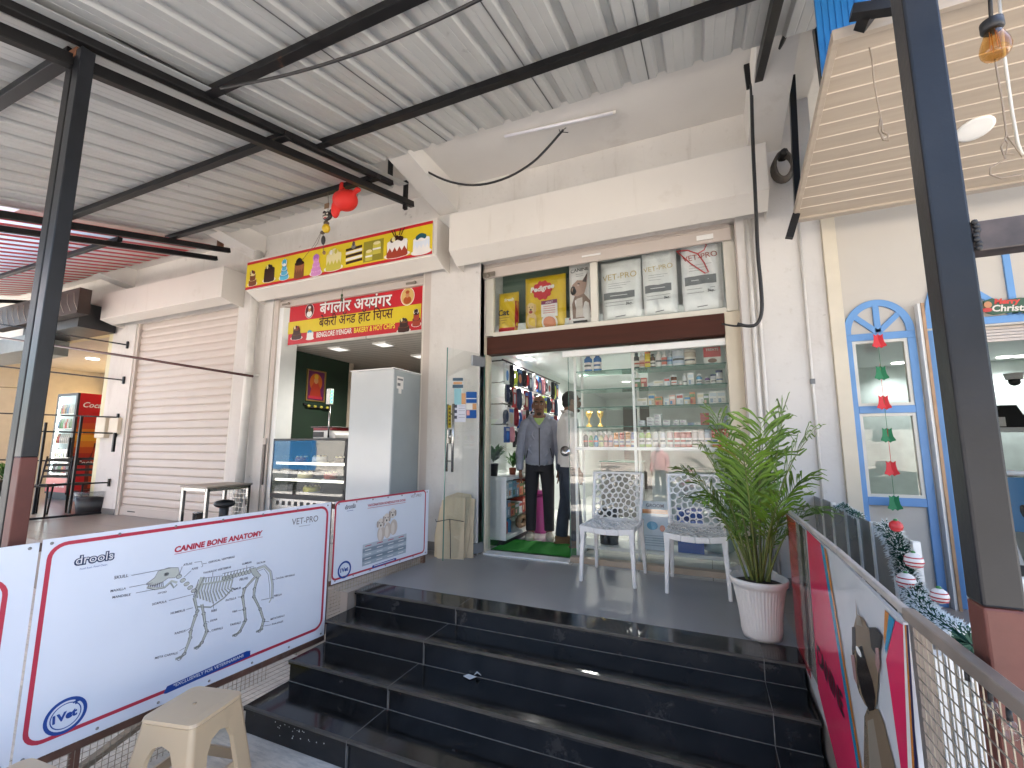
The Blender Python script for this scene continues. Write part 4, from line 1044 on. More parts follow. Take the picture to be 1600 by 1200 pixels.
c = B.q(228, 900); B.k = 2; B.ring(c[0], c[1], .056, .056, .014, BLU2); B.text('1Vet', (c[0] - .038, c[1] - .014), (c[0] + .036, c[1] - .012), BLU2, .05)
TB = [flat('#c3ccd4', 'table pale'), flat('#8e9ba8', 'table slate'), flat('#b3bfc9', 'table mid'), flat('#8493a1', 'table blue'), flat('#aab7c3', 'table light')]
tl, tr, br_, bl = B.q(400, 668), B.q(810, 560), B.q(803, 740), B.q(392, 872)
for i in range(5):
    f0, f1 = i / 5, (i + 1) / 5
    B.k = 2; B.poly([(lerp(tl[0], bl[0], f1), lerp(tl[1], bl[1], f1)), (lerp(tr[0], br_[0], f1), lerp(tr[1], br_[1], f1)), (lerp(tr[0], br_[0], f0), lerp(tr[1], br_[1], f0)), (lerp(tl[0], bl[0], f0), lerp(tl[1], bl[1], f0))], TB[i])
    B.k = 3
    for j in range(4):
        g0, g1 = .05 + j * .25, .05 + j * .25 + .13; fm = (f0 + f1) / 2
        L0 = (lerp(lerp(tl[0], bl[0], fm), lerp(tr[0], br_[0], fm), g0), lerp(lerp(tl[1], bl[1], fm), lerp(tr[1], br_[1], fm), g0)); L1 = (lerp(lerp(tl[0], bl[0], fm), lerp(tr[0], br_[0], fm), g1), lerp(lerp(tl[1], bl[1], fm), lerp(tr[1], br_[1], fm), g1))
        B.stroke([L0, L1], .006, BRED if i == 0 else WH2)
B.k = 2; B.poly([B.q(485, 888), B.q(490, 862), B.q(700, 792), B.q(714, 792), B.q(712, 808), B.q(500, 886)], BLU2); B.up().stroke([B.q(505, 866), B.q(695, 806)], .006, WH2)
PUP = flat('#d9c9bb', 'puppy cream'); PUP2 = flat('#eee3d8', 'puppy light'); PUP3 = flat('#b9a698', 'puppy shade')
for (x, y, hx, hy, s_) in ((570, 560, 566, 468, 1.), (628, 530, 618, 420, 1.), (682, 500, 672, 370, 1.05)):
    B.k += 1; c = B.q(x, y); B.ellipse(c[0], c[1], .042 * s_, .065, PUP, 18); B.up().ellipse(c[0] - .01, c[1] - .01, .022, .05, PUP2, 14)
    B.up(); c = B.q(hx, hy); B.ellipse(c[0], c[1], .036, .042, PUP2, 18); B.ellipse(c[0] - .034, c[1] - .002, .011, .027, PUP3, 10); B.ellipse(c[0] + .034, c[1] - .002, .011, .027, PUP3, 10)
    B.up(); B.ellipse(c[0], c[1] - .015, .008, .009, INK, 9); B.ellipse(c[0] - .014, c[1] + .008, .005, .005, INK, 8); B.ellipse(c[0] + .014, c[1] + .008, .005, .005, INK, 8)
single('vaccination_banner', 'smaller white vinyl banner with three puppies over a blue grey table', 'banner', b)

b, B, bw, bh = banner([(-560, 1450), (24, 1196), (53, 847), (-420, 915)], 'x', 'y')
B.rrect(.05, .05, bw - .085, bh - .13, .07, .017, BRED)
single('banner_panel', 'white vinyl banner at the near end of the fence, just a red corner showing', 'banner', b)
b = MB(flat('#d8c21c', 'yellow plastic bag', rough=.3)); 
for k in range(7): b.ell((-2.82 + rnd.uniform(-.1, .1), 1.86 + rnd.uniform(-.14, .14), .07 + rnd.uniform(0, .05)), (rnd.uniform(.08, .13), rnd.uniform(.08, .13), rnd.uniform(.05, .09)), 12, 8)
single('yellow_bag', 'crumpled yellow plastic bag on the ground behind the mesh below the big banner', 'bag', b, remesh=.018, smooth=3)
b = MB(M('weathered plank', (.26, .20, .14), rough=.8, var=.25, scale=5, stretch=(1, 6, 6))); b.bar((-2.86, 1.25, .03), (-2.75, 1.65, .22), .05, .025)
single('wood_offcut', 'pale wooden offcut leaning behind the mesh near the plastic stool', 'wood', b)

# ------------------------------------------------------------------ right-hand fence along the steps
rf = thing('printed_fence', 'low wire mesh fence with a brown top rail on the right of the steps', 'fence', (.42, 1.8, 0))
tp = [V((.42, 3.10, 1.245)), V((.42, 2.0, 1.242)), V((.42, 1.40, 1.226)), V((.42, .55, 1.236))]
b = MB()
for k_, (p, q) in enumerate(zip(tp, tp[1:])): b.m(M('brown top rail', (.24, .19, .155), rough=.45, var=.25, scale=6) if k_ == 2 else M('worn pale rail', (.44, .39, .35), rough=.5, var=.2, scale=7)).bar(p, q, .026 if k_ == 2 else .016, .028 if k_ == 2 else .02)
part(rf, 'top_rail', b, bevel=.004)
b = MB(m_mesh)
for k in range(36):
    Y = .55 + k * .025
    if Y < 1.42: b.bar((.432, Y, 0.02), (.432, Y, 1.21), .0022, .0022, (0, 1, 0))
for k in range(40): b.bar((.430, .55, .02 + k * .0295), (.430, 1.42, .02 + k * .0295), .0022, .0022)
for k in range(50): b.bar((.424, 1.42 + k * .016, 0), (.424, 1.42 + k * .016, .42), .0022, .0022, (0, 1, 0))
part(rf, 'wire_mesh', b)
for Y, z0 in ((.56, 0), (1.43, 0), (2.76, .41), (3.04, F)):
    b = MB(M('brown top rail', (.24, .19, .155), rough=.45, var=.25, scale=6)); b.bar((.445, Y, z0), (.445, Y, 1.2 if Y < 2 else 1.225), .03, .03, (0, 1, 0)); part(rf, 'post', b)
# glossy printed board along the fence
pb = MB(M('glossy print board', (.60, .60, .61), rough=.16, var=.05)); XB = .408
def ztop(Y): return lerp(1.19, 1.335, (Y - 1.40) / 1.35)
edge = [(1.40, .30), (3.06, .525), (3.06, 1.232), (2.0, 1.230), (1.40, 1.205)]
pb.prism([(y, z) for y, z in edge], (XB, 0, 0), (0, 1, 0), (0, 0, 1), (.010, 0, 0))
B = Board(pb, (XB, 4.05, 0), (0, -1, 0), (0, 0, 1)).zoom(1200, 760, 2.727)
m_bred = flat('#dd2f5c', 'board crimson', rough=.14, k=1.); m_brefl = flat('#b5303a', 'board red reflection', rough=.14); m_bgrey = flat('#8f8880', 'board bark grey', rough=.2); m_btur = flat('#1f8fb8', 'board turquoise', rough=.14); m_bor = flat('#d98a3c', 'board orange', rough=.14)
def bq(pts, mat, k): B.k = k; B.poly([B.q(*p) for p in pts], mat)
A = lambda Y, z: (4.05 - Y, z)
B.k = 1; B.poly([A(3.06, .53), A(2.70, .50), A(2.62, 1.228), A(3.06, 1.228)], m_brefl)  # red reflection at the far end, painted onto the board
bq([(118, 150), (160, 185), (215, 850), (160, 740)], m_bgrey, 2); bq([(135, 160), (148, 172), (190, 800), (178, 770)], flat('#3d3a37', 'board bark dark', rough=.2), 3)
bq([(166, 185), (228, 245), (395, 1250), (310, 1250), (215, 860)], m_bred, 2)
bq([(226, 243), (240, 258), (405, 1250), (392, 1250)], m_btur, 3); bq([(240, 258), (250, 268), (412, 1250), (403, 1250)], m_bor, 3)
bq([(503, 525), (522, 545), (505, 690), (498, 640)], m_bor, 3); bq([(522, 545), (548, 572), (510, 715), (505, 690)], m_btur, 4); bq([(548, 572), (582, 592), (605, 1250), (578, 1250), (508, 740)], m_bred, 3)
bq([(583, 592), (590, 592), (625, 1250), (606, 1250)], WH, 4); bq([(590, 592), (597, 592), (636, 1250), (625, 1250)], m_bor, 4); bq([(597, 592), (606, 592), (648, 1250), (636, 1250)], flat('#23264f', 'board indigo'), 4)
B.k = 4; B.text('CANINE', B.q(214, 742), B.q(330, 990), BK, .02, ys=1.)
FW = flat('#8c7860', 'dog print fawn', rough=.14); DKD = flat('#2b211b', 'dog print dark', rough=.14); PNK = flat('#b58c86', 'dog print pink', rough=.14); LTD = flat('#a39684', 'dog print light', rough=.14)
bq([(415, 980), (430, 940), (475, 950), (500, 1010), (560, 1250), (412, 1250)], FW, 3); bq([(430, 1000), (455, 990), (500, 1250), (440, 1250)], LTD, 4)
bq([(385, 545), (410, 560), (440, 615), (475, 610), (492, 660), (480, 740), (478, 840), (470, 930), (452, 965), (420, 930), (395, 880), (372, 800), (364, 690), (372, 600)], FW, 5)
bq([(385, 690), (410, 680), (432, 760), (455, 830), (468, 900), (462, 955), (440, 960), (410, 890), (388, 800)], DKD, 6)
bq([(382, 480), (390, 545), (402, 560), (412, 600), (386, 590)], LTD, 6); bq([(440, 602), (470, 602), (495, 640), (490, 690), (470, 720), (450, 690)], DKD, 6); bq([(470, 690), (482, 690), (490, 770), (482, 800), (470, 760)], PNK, 7); bq([(366, 600), (380, 600), (384, 690), (368, 720)], DKD, 6); bq([(362, 720), (378, 720), (390, 850), (376, 820)], PNK, 7)
B.k = 8; B.ellipse(*B.q(398, 705), .03, .012, WH, 10)
single('printed_board', 'glossy crimson and grey printed board with CANINE lettering and a bulldog portrait', 'banner', pb)
# tiny lights tied to the rail
m_bulb = glass('clear bulb glass', (.92, .92, .9), 1.5)
for i, (x, y) in enumerate(((1513, 1075), (1550, 1108), (1580, 1140))):
    p = ax(x, y, .425); b = MB(m_bulb); b.ell(p, (.011, .011, .016), 12, 8); b.m(m_wire); b.tube([p + V((0, 0, .012)), p + V((.002, .004, .03))], .004, 7)
    single('small_bulb', ['clear small bulb tied under the brown rail, farthest from the camera', 'clear small bulb tied under the brown rail, between two others', 'clear small bulb tied under the brown rail, nearest the camera'][i], 'bulb', b, group='small bulbs under the rail')
# ------------------------------------------------------------------ lattice chairs
def clip_half(poly, m, n):
    out = []
    for i in range(len(poly)):
        p, q = poly[i], poly[(i + 1) % len(poly)]
        dp = (p[0] - m[0]) * n[0] + (p[1] - m[1]) * n[1]; dq = (q[0] - m[0]) * n[0] + (q[1] - m[1]) * n[1]
        if dp <= 0: out.append(p)
        if dp * dq < 0:
            t = dp / (dp - dq); out.append((p[0] + (q[0] - p[0]) * t, p[1] + (q[1] - p[1]) * t))
    return out
def cells(pts, outline):
    res = []
    for i, p in enumerate(pts):
        poly = list(outline)
        for j, q in enumerate(pts):
            if i == j: continue
            if (p[0] - q[0]) ** 2 + (p[1] - q[1]) ** 2 > .09: continue
            poly = clip_half(poly, ((p[0] + q[0]) / 2, (p[1] + q[1]) / 2), (q[0] - p[0], q[1] - p[1]))
            if len(poly) < 3: break
        if len(poly) >= 3: res.append(poly)
    return res
def inset(poly, d):
    n = len(poly); area = sum(poly[i][0] * poly[(i + 1) % n][1] - poly[(i + 1) % n][0] * poly[i][1] for i in range(n))
    out = poly
    sg = 1 if area > 0 else -1
    for i in range(n):
        p, q = poly[i], poly[(i + 1) % n]
        ex, ey = q[0] - p[0], q[1] - p[1]; L = math.hypot(ex, ey)
        if L < 1e-6: continue
        nx, ny = ey / L * sg, -ex / L * sg
        out = clip_half(out, (p[0] - nx * d, p[1] - ny * d), (nx, ny))
        if len(out) < 3: return []
    return out
def resample(poly, n):
    per = [0]
    for i in range(len(poly)): per.append(per[-1] + math.dist(poly[i], poly[(i + 1) % len(poly)]))
    out = []
    for k in range(n):
        t = per[-1] * k / n; i = max(j for j in range(len(poly)) if per[j] <= t + 1e-9)
        f = (t - per[i]) / max(1e-9, per[i + 1] - per[i]); p, q = poly[i], poly[(i + 1) % len(poly)]
        out.append((p[0] + (q[0] - p[0]) * f, p[1] + (q[1] - p[1]) * f))
    return out
def lattice(mb, polys, fmap, rib, th):
    """each cell becomes a rounded ring of plastic mapped by fmap(a, b) -> (point, normal)"""
    for poly in polys:
        hole = inset(poly, rib / 2); n = 18
        c = (sum(p[0] for p in poly) / len(poly), sum(p[1] for p in poly) / len(poly))
        if not hole:
            vs = []
            for p in poly:
                P_, N_ = fmap(*p); vs += [P_ + N_ * th / 2, P_ - N_ * th / 2]
            m_ = len(poly); mb.add(vs, [[2 * i for i in range(m_)], [2 * i + 1 for i in range(m_)][::-1]]); continue
        hc = (sum(p[0] for p in hole) / len(hole), sum(p[1] for p in hole) / len(hole))
        def radial(pl):
            out = []
            for k in range(n):
                d = (math.cos(2 * math.pi * k / n), math.sin(2 * math.pi * k / n)); best = None
                for i in range(len(pl)):
                    p, q = pl[i], pl[(i + 1) % len(pl)]; ex, ey = q[0] - p[0], q[1] - p[1]
                    den = d[0] * ey - d[1] * ex
                    if abs(den) < 1e-12: continue
                    t = ((p[0] - hc[0]) * ey - (p[1] - hc[1]) * ex) / den; s_ = ((p[0] - hc[0]) * d[1] - (p[1] - hc[1]) * d[0]) / den
                    if t > 0 and -1e-6 <= s_ <= 1 + 1e-6 and (best is None or t > best): best = t
                out.append(best or 1e-4)
            return out, [(hc[0] + math.cos(2 * math.pi * k / n) * (out[k]), hc[1] + math.sin(2 * math.pi * k / n) * (out[k])) for k in range(n)]
        ro, po = radial(poly); rh, ph = radial(hole)
        for _ in range(2): rh = [(rh[k - 1] + 2 * rh[k] + rh[(k + 1) % n]) / 4 for k in range(n)]
        rh = [min(rh[k], ro[k] - rib * .35) for k in range(n)]
        ph = [(hc[0] + math.cos(2 * math.pi * k / n) * rh[k], hc[1] + math.sin(2 * math.pi * k / n) * rh[k]) for k in range(n)]
        vs = []
        for k in range(n):
            P1, N1 = fmap(*po[k]); P2, N2 = fmap(*ph[k])
            vs += [P1 + N1 * th / 2, P2 + N2 * th / 2, P2 - N2 * th / 2, P1 - N1 * th / 2]
        fs = []
        for k in range(n):
            i, j = 4 * k, 4 * ((k + 1) % n)
            fs += [(i, j, j + 1, i + 1), (i + 1, j + 1, j + 2, i + 2), (i + 2, j + 2, j + 3, i + 3)]
        mb.add(vs, fs)
m_chair = M('white chair plastic', (.74, .72, .69), rough=.28, var=.02)
ch = thing('lattice_chair', 'white plastic chair with a lattice back in clear view, left of its twin', 'chair', (0, 0, 0), 'white lattice chairs on the porch')
b = MB(m_chair, True)
# back: u across -.21..21, v up 0..40
def bmap(u, v):
    wz = .205 + .012 * v / .4
    x = u * wz / .205; y = .21 + .10 * max(0, v / .4) ** 1.2 - .05 * (u / .2) ** 2
    p = V((x, y, .445 + v)); return p, V((.4 * u / .2, -1, .2)).normalized()
pts = []
for ring, (n_, rr) in enumerate(((1, 0), (6, .045), (11, .09), (16, .135), (20, .18), (26, .23), (30, .285))):
    for k in range(n_):
        t = 2 * math.pi * (k + .5 * (ring % 2)) / n_ + math.pi / 2
        p = (rr * math.cos(t), .16 + rr * math.sin(t) * 1.05)
        if -.23 < p[0] < .23 and -.03 < p[1] < .43: pts.append((p[0] + .004 * math.sin(7 * k), p[1]))
outl = [(-.19, 0), (.19, 0), (.205, .05), (.205, .40), (-.205, .40), (-.205, .05)]
lattice(b, cells(pts, outl), bmap, .011, .012)
part(ch, 'backrest', b, local=True)
b = MB(m_chair, True)
fr = [bmap(-.205, v / 10 * .40)[0] for v in range(0, 11)] + [bmap(u / 8 * .205, .40)[0] for u in range(-7, 8)] + [bmap(.205, v / 10 * .40)[0] for v in range(10, -1, -1)]
b.tube(fr, [.015] * 11 + [.011] * 15 + [.015] * 11, 8); part(ch, 'back_frame', b, local=True)
b = MB(m_chair, True)
def smap(u, v):
    z = .438 - .028 * math.cos(min(1, abs(u) / .22) * math.pi / 2) * (1 - abs(v) / .3) + .02 * (v / .22) * 0
    return V((u, v, z)), V((0, 0, 1))
pts = []
for j in range(9):
    for i in range(9): pts.append((-.20 + i * .05 + (.025 if j % 2 else 0), -.2 + j * .052))
outs = [(-.215, -.20), (.215, -.20), (.20, .215), (-.20, .215)]
lattice(b, cells(pts, outs), smap, .014, .010); part(ch, 'seat', b, local=True)
b = MB(m_chair)
rim = [V((-.215, -.205, .432)), V((-.1, -.212, .418)), V((.0, -.214, .414)), V((.1, -.212, .418)), V((.215, -.205, .432))]
for p, q in zip(rim, rim[1:]): b.bar(p + V((0, 0, -.012)), q + V((0, 0, -.012)), .016, .046)
for s_ in (-1, 1): b.bar((s_ * .215, -.2, .425), (s_ * .205, .22, .435), .016, .04)
b.bar((-.2, .215, .435), (.2, .215, .435), .016, .04); part(ch, 'seat_rim', b, local=True, bevel=.005)
def cleg(x0, y0, x1, y1, zt):
    b = MB(m_chair); rings = []
    for z, w_, f in ((zt, .050, 0), (zt - .05, .045, .03), (zt - .12, .036, .12), (.2, .032, .6), (0, .026, 1)):
        cx, cy = lerp(x0, x1, f), lerp(y0, y1, f); h_ = w_ / 2
        rings.append([(cx - h_, cy - h_, z), (cx + h_, cy - h_, z), (cx + h_, cy + h_, z), (cx - h_, cy + h_, z)])
    b.loft(rings[::-1]); return b
for s_ in (-1, 1):
    part(ch, 'leg', cleg(s_ * .20, -.19, s_ * .215, -.215, .44), local=True, bevel=.006)
    part(ch, 'leg', cleg(s_ * .20, .21, s_ * .215, .25, .46), local=True, bevel=.006)
ch.location = (-.765, 3.94, F); ch.rotation_euler = (0, 0, R(-3))
dup(ch, (-.105, 3.91, F), R(-1), 'white plastic lattice chair half hidden by the palm leaves')

# ------------------------------------------------------------------ potted palms
m_pot = M('ivory plastic pot', (.68, .635, .58), rough=.35, var=.03); overlay(m_pot, (.34, .26, .19), 9, .60, .78, amount=.4, seed=7)
m_soil = M('dark soil', (.035, .024, .016), rough=1, var=.5, scale=30, bump=.01, bscale=60)
m_leaf = M('palm leaf', (.125, .22, .024), rough=.33, var=.45, scale=7, spec=.45); overlay(m_leaf, (.16, .10, .03), 7, .66, .74, amount=.7, seed=5); translucent(m_leaf, .28)
m_leafy = M('yellowing palm leaf', (.20, .19, .03), rough=.45, var=.35, scale=9); translucent(m_leafy, .25)
m_stem = M('green yellow stem', (.13, .15, .03), rough=.5, var=.5, scale=8, stretch=(1, 1, .3))
def palm(name, label, c, pot_r, pot_h, nf, hmin, hmax, seed, flutes=46, spread=1., bare=False):
    r = random.Random(seed)
    t = thing(name, label, 'potted plant', tuple(c))
    b = MB(m_pot)
    fl = lambda th, z: 1 + (.011 * math.cos(flutes * th) if .03 < z < pot_h - .045 else 0)
    prof = [(0, .004), (pot_r * .62, 0), (pot_r * .66, .02), (pot_r * .67, .035)] + [(pot_r * (.68 + .20 * (k / 8) ** 1.6), .04 + (pot_h - .09) * k / 8) for k in range(9)] + [(pot_r * .9, pot_h - .045), (pot_r * .97, pot_h - .035), (pot_r, pot_h - .012), (pot_r * .985, pot_h), (pot_r * .93, pot_h), (pot_r * .88, pot_h - .05)]
    b.lathe(c, prof, flutes * 6 if flutes else 48, fl if flutes else None, cap=False); part(t, 'pot', b)
    b = MB(m_soil); b.lathe(c + V((0, 0, pot_h - .04)), [(pot_r * .93, 0), (pot_r * .6, .012), (.03, .02), (0, .02)], 30); part(t, 'soil', b)
    st_ = MB(m_stem); lf_ = MB(m_leaf); b0 = c + V((0, 0, pot_h - .055))
    for k in range(nf):
        th = k * 2.39996 + r.uniform(-.3, .3); lean = spread * (.10 + .75 * (k / nf)) * r.uniform(.8, 1.15); L = lerp(hmax, hmin, (k / nf) ** 1.2) * r.uniform(.9, 1.08)
        d = V((math.cos(th), math.sin(th), 0)); base = b0 + d * r.uniform(.01, .055)
        pts = []; ang = .06 + lean * .35
        p = base.copy(); n_ = 22; step = L / n_
        for i in range(n_ + 1):
            pts.append(p.copy()); f = i / n_
            ang += (lean * 2.1 * f * f + .02) / n_ * 1.6
            p = p + (d * math.sin(ang) + V((0, 0, 1)) * math.cos(ang)) * step
        st_.tube(pts, [lerp(.0095, .0016, (i / n_) ** .8) for i in range(n_ + 1)], 6)
        s0 = int(n_ * r.uniform(.46, .58)); side = d.cross(V((0, 0, 1)))
        yellow = r.random() < .05
        nl = 16
        for i in range(nl):
            f = lerp(s0 / n_, .99, i / (nl - 1)); x = f * n_; i0 = min(n_ - 1, int(x)); pp = pts[i0].lerp(pts[i0 + 1], x - i0); tg = (pts[i0 + 1] - pts[i0]).normalized()
            up = side.cross(tg).normalized()
            ll = L * .36 * math.sin(math.pi * min(1, .16 + .84 * (1 - (f - s0 / n_) / (1 - s0 / n_)) * .86)) ** .75 * r.uniform(.85, 1.12) + .03
            for sg in (-1, 1):
                if r.random() < .04: continue
                dr_ = (tg * r.uniform(.80, 1.05) + side * sg * r.uniform(.55, .80) + up * r.uniform(.10, .40)).normalized()
                wv = r.uniform(.0056, .008) * (1 + .2 * L); nrm_ = dr_.cross(side * sg).cross(dr_); wd = dr_.cross(up).normalized()
                lf_.m(m_leafy if (yellow and r.random() < .6) or r.random() < .02 else m_leaf)
                vs = []
                ns = 6
                for q_ in range(ns + 1):
                    g_ = q_ / ns; drop = V((0, 0, -1)) * (ll * .42 * g_ ** 2.2 * r.uniform(.8, 1.2))
                    cp_ = pp + dr_ * (ll * g_) + drop; ww = wv * math.sin(math.pi * min(.98, .16 + .84 * (1 - g_) ** .8)) + .0006
                    vs += [cp_ - wd * ww, cp_ - up * ww * .35, cp_ + wd * ww]
                lf_.smooth = True
                lf_.add(vs, [f2 for q_ in range(ns) for f2 in ((3 * q_, 3 * q_ + 1, 3 * q_ + 4, 3 * q_ + 3), (3 * q_ + 1, 3 * q_ + 2, 3 * q_ + 5, 3 * q_ + 4))])
    part(t, 'stems', st_); part(t, 'fronds', lf_); return t
palm('potted_palm', 'tall feathery palm in a fluted ivory pot at the front edge of the porch', V((.245, 3.12, F)), .158, .33, 15, .52, .98, 5)
palm('potted_palm', 'shorter dark palm in a smaller pot, behind the tall palm by the fence', V((.255, 3.63, F)), .15, .24, 9, .40, .66, 9, spread=1.3)

# ------------------------------------------------------------------ plastic stools
m_stool = M('beige stool plastic', (.58, .43, .27), rough=.36, var=.05, scale=4)
overlay(m_stool, (.30, .2, .12), 5, .62, .8, amount=.35, seed=4)
sq = lambda a, z, r_=.25: [(x, y, z) for x, y in _rs(a, r_)]
def _rs(a, k):
    c = a * k; o = []
    for cx, cy, s_ in ((a - c, a - c, 0), (-a + c, a - c, 90), (-a + c, -a + c, 180), (a - c, -a + c, 270)):
        for i in range(5):
            t = R(s_ + 22.5 * i); o.append((cx + c * math.cos(t), cy + c * math.sin(t)))
    return o
so = thing('plastic_stool', 'beige plastic stool with arched cut-out sides beside the big banner', 'stool', (0, 0, 0))
b = MB(m_stool); b.loft([sq(.135, .425), sq(.142, .434), sq(.138, .446), sq(.10, .45), ]); b.m(M('stool pip', (.4, .29, .18))); b.lathe((0, 0, .45), [(.008, 0), (.008, .003), (0, .003)], 10); part(so, 'top', b, local=True)
b = MB(m_stool)
for k in range(4):      # one panel per side: two tapering legs joined by an arch
    c_, s_ = math.cos(k * math.pi / 2), math.sin(k * math.pi / 2)
    def SP(u, z, dd=0.):
        a_ = lerp(.20, .135, z / .435) - dd; x, y = u * a_, -a_
        return V((x * c_ - y * s_, x * s_ + y * c_, z))
    arch = [(-.52, 0), (-.50, .20), (-.44, .30), (-.30, .345), (0, .36), (.30, .345), (.44, .30), (.50, .20), (.52, 0)]
    outr = [(-.86, 0), (-.86, .20), (-.86, .30), (-.85, .434), (0, .434), (.85, .434), (.86, .30), (.86, .20), (.86, 0)]
    vs = []
    for (u0, z0), (u1, z1) in zip(outr, arch): vs += [SP(u0, z0), SP(u1, z1), SP(u1, z1, .016), SP(u0, z0, .016)]
    fs = []
    for i in range(8):
        p_, q_ = 4 * i, 4 * (i + 1); fs += [(p_, p_ + 1, q_ + 1, q_), (p_ + 1, p_ + 2, q_ + 2, q_ + 1), (p_ + 2, p_ + 3, q_ + 3, q_ + 2)]
    b.add(vs, fs)
    vs = []
    for z in (0, .2, .38, .434):        # rounded corner strip
        for t in range(6):
            a_ = lerp(.20, .135, z / .435); rr = a_ * .16; cx = a_ - rr; an = -math.pi / 2 + t / 5 * math.pi / 2
            x, y = cx + rr * math.cos(an), -cx + rr * math.sin(an); vs.append(V((x * c_ - y * s_, x * s_ + y * c_, z)))
    b.smooth = True; b.add(vs, [(6 * j + i, 6 * j + i + 1, 6 * j + 7 + i, 6 * j + 6 + i) for j in range(3) for i in range(5)]); b.smooth = False
    b.bar(SP(-.8, .16, .02), SP(.8, .16, .02), .012, .045)
part(so, 'leg_frame', b, local=True)
so.location = (-2.20, 1.46, 0); so.rotation_euler = (0, 0, R(12))
b_ = dup(so, (-2.27, .865, 0), R(4), 'beige plastic stool of which only the rim shows at the bottom left')
b = MB(M('taupe hard hat', (.24, .21, .18), rough=.4, var=.06)); b.ell((-1.33, 1.56, .06), (.13, .13, .10), 24, 12); b.lathe((-1.33, 1.56, 0), [(.15, 0), (.15, .05), (.13, .06), (0, .061)], 24)
single('taupe_bowl', 'taupe upturned bowl just peeping in at the foot of the steps', 'bowl', b)

# ------------------------------------------------------------------ bakery: fridge, cake case, scale, picture
fg = thing('upright_fridge', 'tall plain white fridge cabinet standing with its grey side to the pier', 'fridge', (-3.2, 4.05, F))
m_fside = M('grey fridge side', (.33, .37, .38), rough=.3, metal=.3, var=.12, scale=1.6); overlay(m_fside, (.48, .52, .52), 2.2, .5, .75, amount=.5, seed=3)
b = MB(M('white fridge enamel', (.52, .535, .535), rough=.14, var=.04, scale=2, bump=.0008, bscale=3)); b.box((-3.49, 3.70, F + .06), (-2.925, 4.33, 2.40)); part(fg, 'cabinet', b, bevel=.008)
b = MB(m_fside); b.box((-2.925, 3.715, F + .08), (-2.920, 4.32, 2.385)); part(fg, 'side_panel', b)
b = MB(m_white); b.box((-3.5, 3.69, 2.401), (-2.91, 4.34, 2.412)); b.m(m_dark); b.box((-3.47, 3.72, F), (-2.95, 4.3, F + .06)); part(fg, 'trim', b)
b = MB(m_white); B = Board(b, (-2.920, 3.75, 2.20), (0, 1, 0), (0, 0, 1)); B.rect(.0, 0, .11, .13, WH); B.up().rect(.01, .09, .1, .11, GI); B.rect(.01, .03, .06, .06, GI); B.rect(.03, -.05, .08, 0, WH); part(fg, 'paper_label', b)
b = MB(m_chrome); b.box((-2.919, 4.20, 1.28), (-2.88, 4.24, 1.31)); b.box((-2.919, 4.20, 1.60), (-2.88, 4.24, 1.63)); b.m(m_dark); b.box((-2.89, 4.205, 1.28), (-2.875, 4.235, 1.63)); part(fg, 'handle', b)

dc = thing('cake_display_case', 'glass fronted cake display case with two lit shelves in the bakery', 'display case', (-4.3, 4.1, F))
X0, X1, Y0, Y1 = -4.89, -3.72, 3.93, 4.55
b = MB(m_dark); b.box((X0, Y0, .98), (X1, Y1, 1.04)); b.box((X0, Y0, 1.665), (X1, Y1, 1.69)); b.box((X1 - .03, Y0 + .01, 1.04), (X1, Y1, 1.665)); b.box((X0, Y1 - .03, 1.04), (X1 - .03, Y1, 1.665)); b.box((X0, Y0, 1.04), (X0 + .015, Y0 + .015, 1.665)); part(dc, 'frame', b, bevel=.003)
b = MB(m_chrome); b.box((X0 + .02, Y0 + .03, F), (X1 - .02, Y1 - .03, .98)); 
for k in range(11): b.m(m_dark); b.box((X0 + .08 + k * .1, Y0 + .026, .9), (X0 + .13 + k * .1, Y0 + .03, .95))
part(dc, 'base', b, bevel=.004)
b = MB(m_glass); b.box((X0 + .015, Y0, 1.04), (X1 - .03, Y0 + .006, 1.665)); part(dc, 'front_glass', b)
b = MB(glass('side glass', (.55, .58, .56))); b.box((X0, Y0 + .015, 1.04), (X0 + .006, Y1 - .03, 1.665)); part(dc, 'side_glass', b)
for z in (1.19, 1.385):
    b = MB(M('case shelf', (.5, .5, .46), rough=.2, var=.06)); b.box((X0 + .03, Y0 + .05, z), (X1 - .04, Y1 - .04, z + .012)); b.m(emitter('case strip light', (1, .95, .8), .32)); b.box((X0 + .03, Y0 + .035, z - .004), (X1 - .04, Y0 + .049, z + .022)); part(dc, 'shelf', b)
cakes = [(-4.70, 1.397, .075, .05, BR, 'round brown cake on the upper shelf of the cake case, at the left'), (-4.40, 1.397, .085, .06, WH, 'round white cake on the upper shelf of the cake case, in the middle'), (-4.05, 1.397, .08, .05, CH, 'round chocolate cake on the upper shelf of the cake case, at the right'), (-4.62, 1.202, .09, .05, CR, 'round cream cake on the lower shelf of the cake case'), (-4.2, 1.202, .08, .06, RS, 'round red cake on the lower shelf of the cake case'), (-4.5, 1.041, .1, .05, LY, 'round yellow cake on the floor of the cake case')]
for x, z, r_, h_, mt, lab in cakes:
    b = MB(WH); b.lathe((x, 4.2, z), [(r_ * 1.3, 0), (r_ * 1.3, .006), (0, .007)], 20); b.m(mt); b.lathe((x, 4.2, z + .007), [(r_, 0), (r_, h_), (r_ * .9, h_ + .008), (0, h_ + .009)], 20)
    b.m(CR)
    for k in range(7): b.ell((x + r_ * .75 * math.cos(k * .9), 4.2 + r_ * .75 * math.sin(k * .9), z + h_ + .018), .014, 7, 5)
    single('cake', lab, 'cake', b)
ws = thing('weighing_scale', 'white and red counter scale with a display pole on top of the cake case', 'scale', (-4.25, 4.25, 1.69))
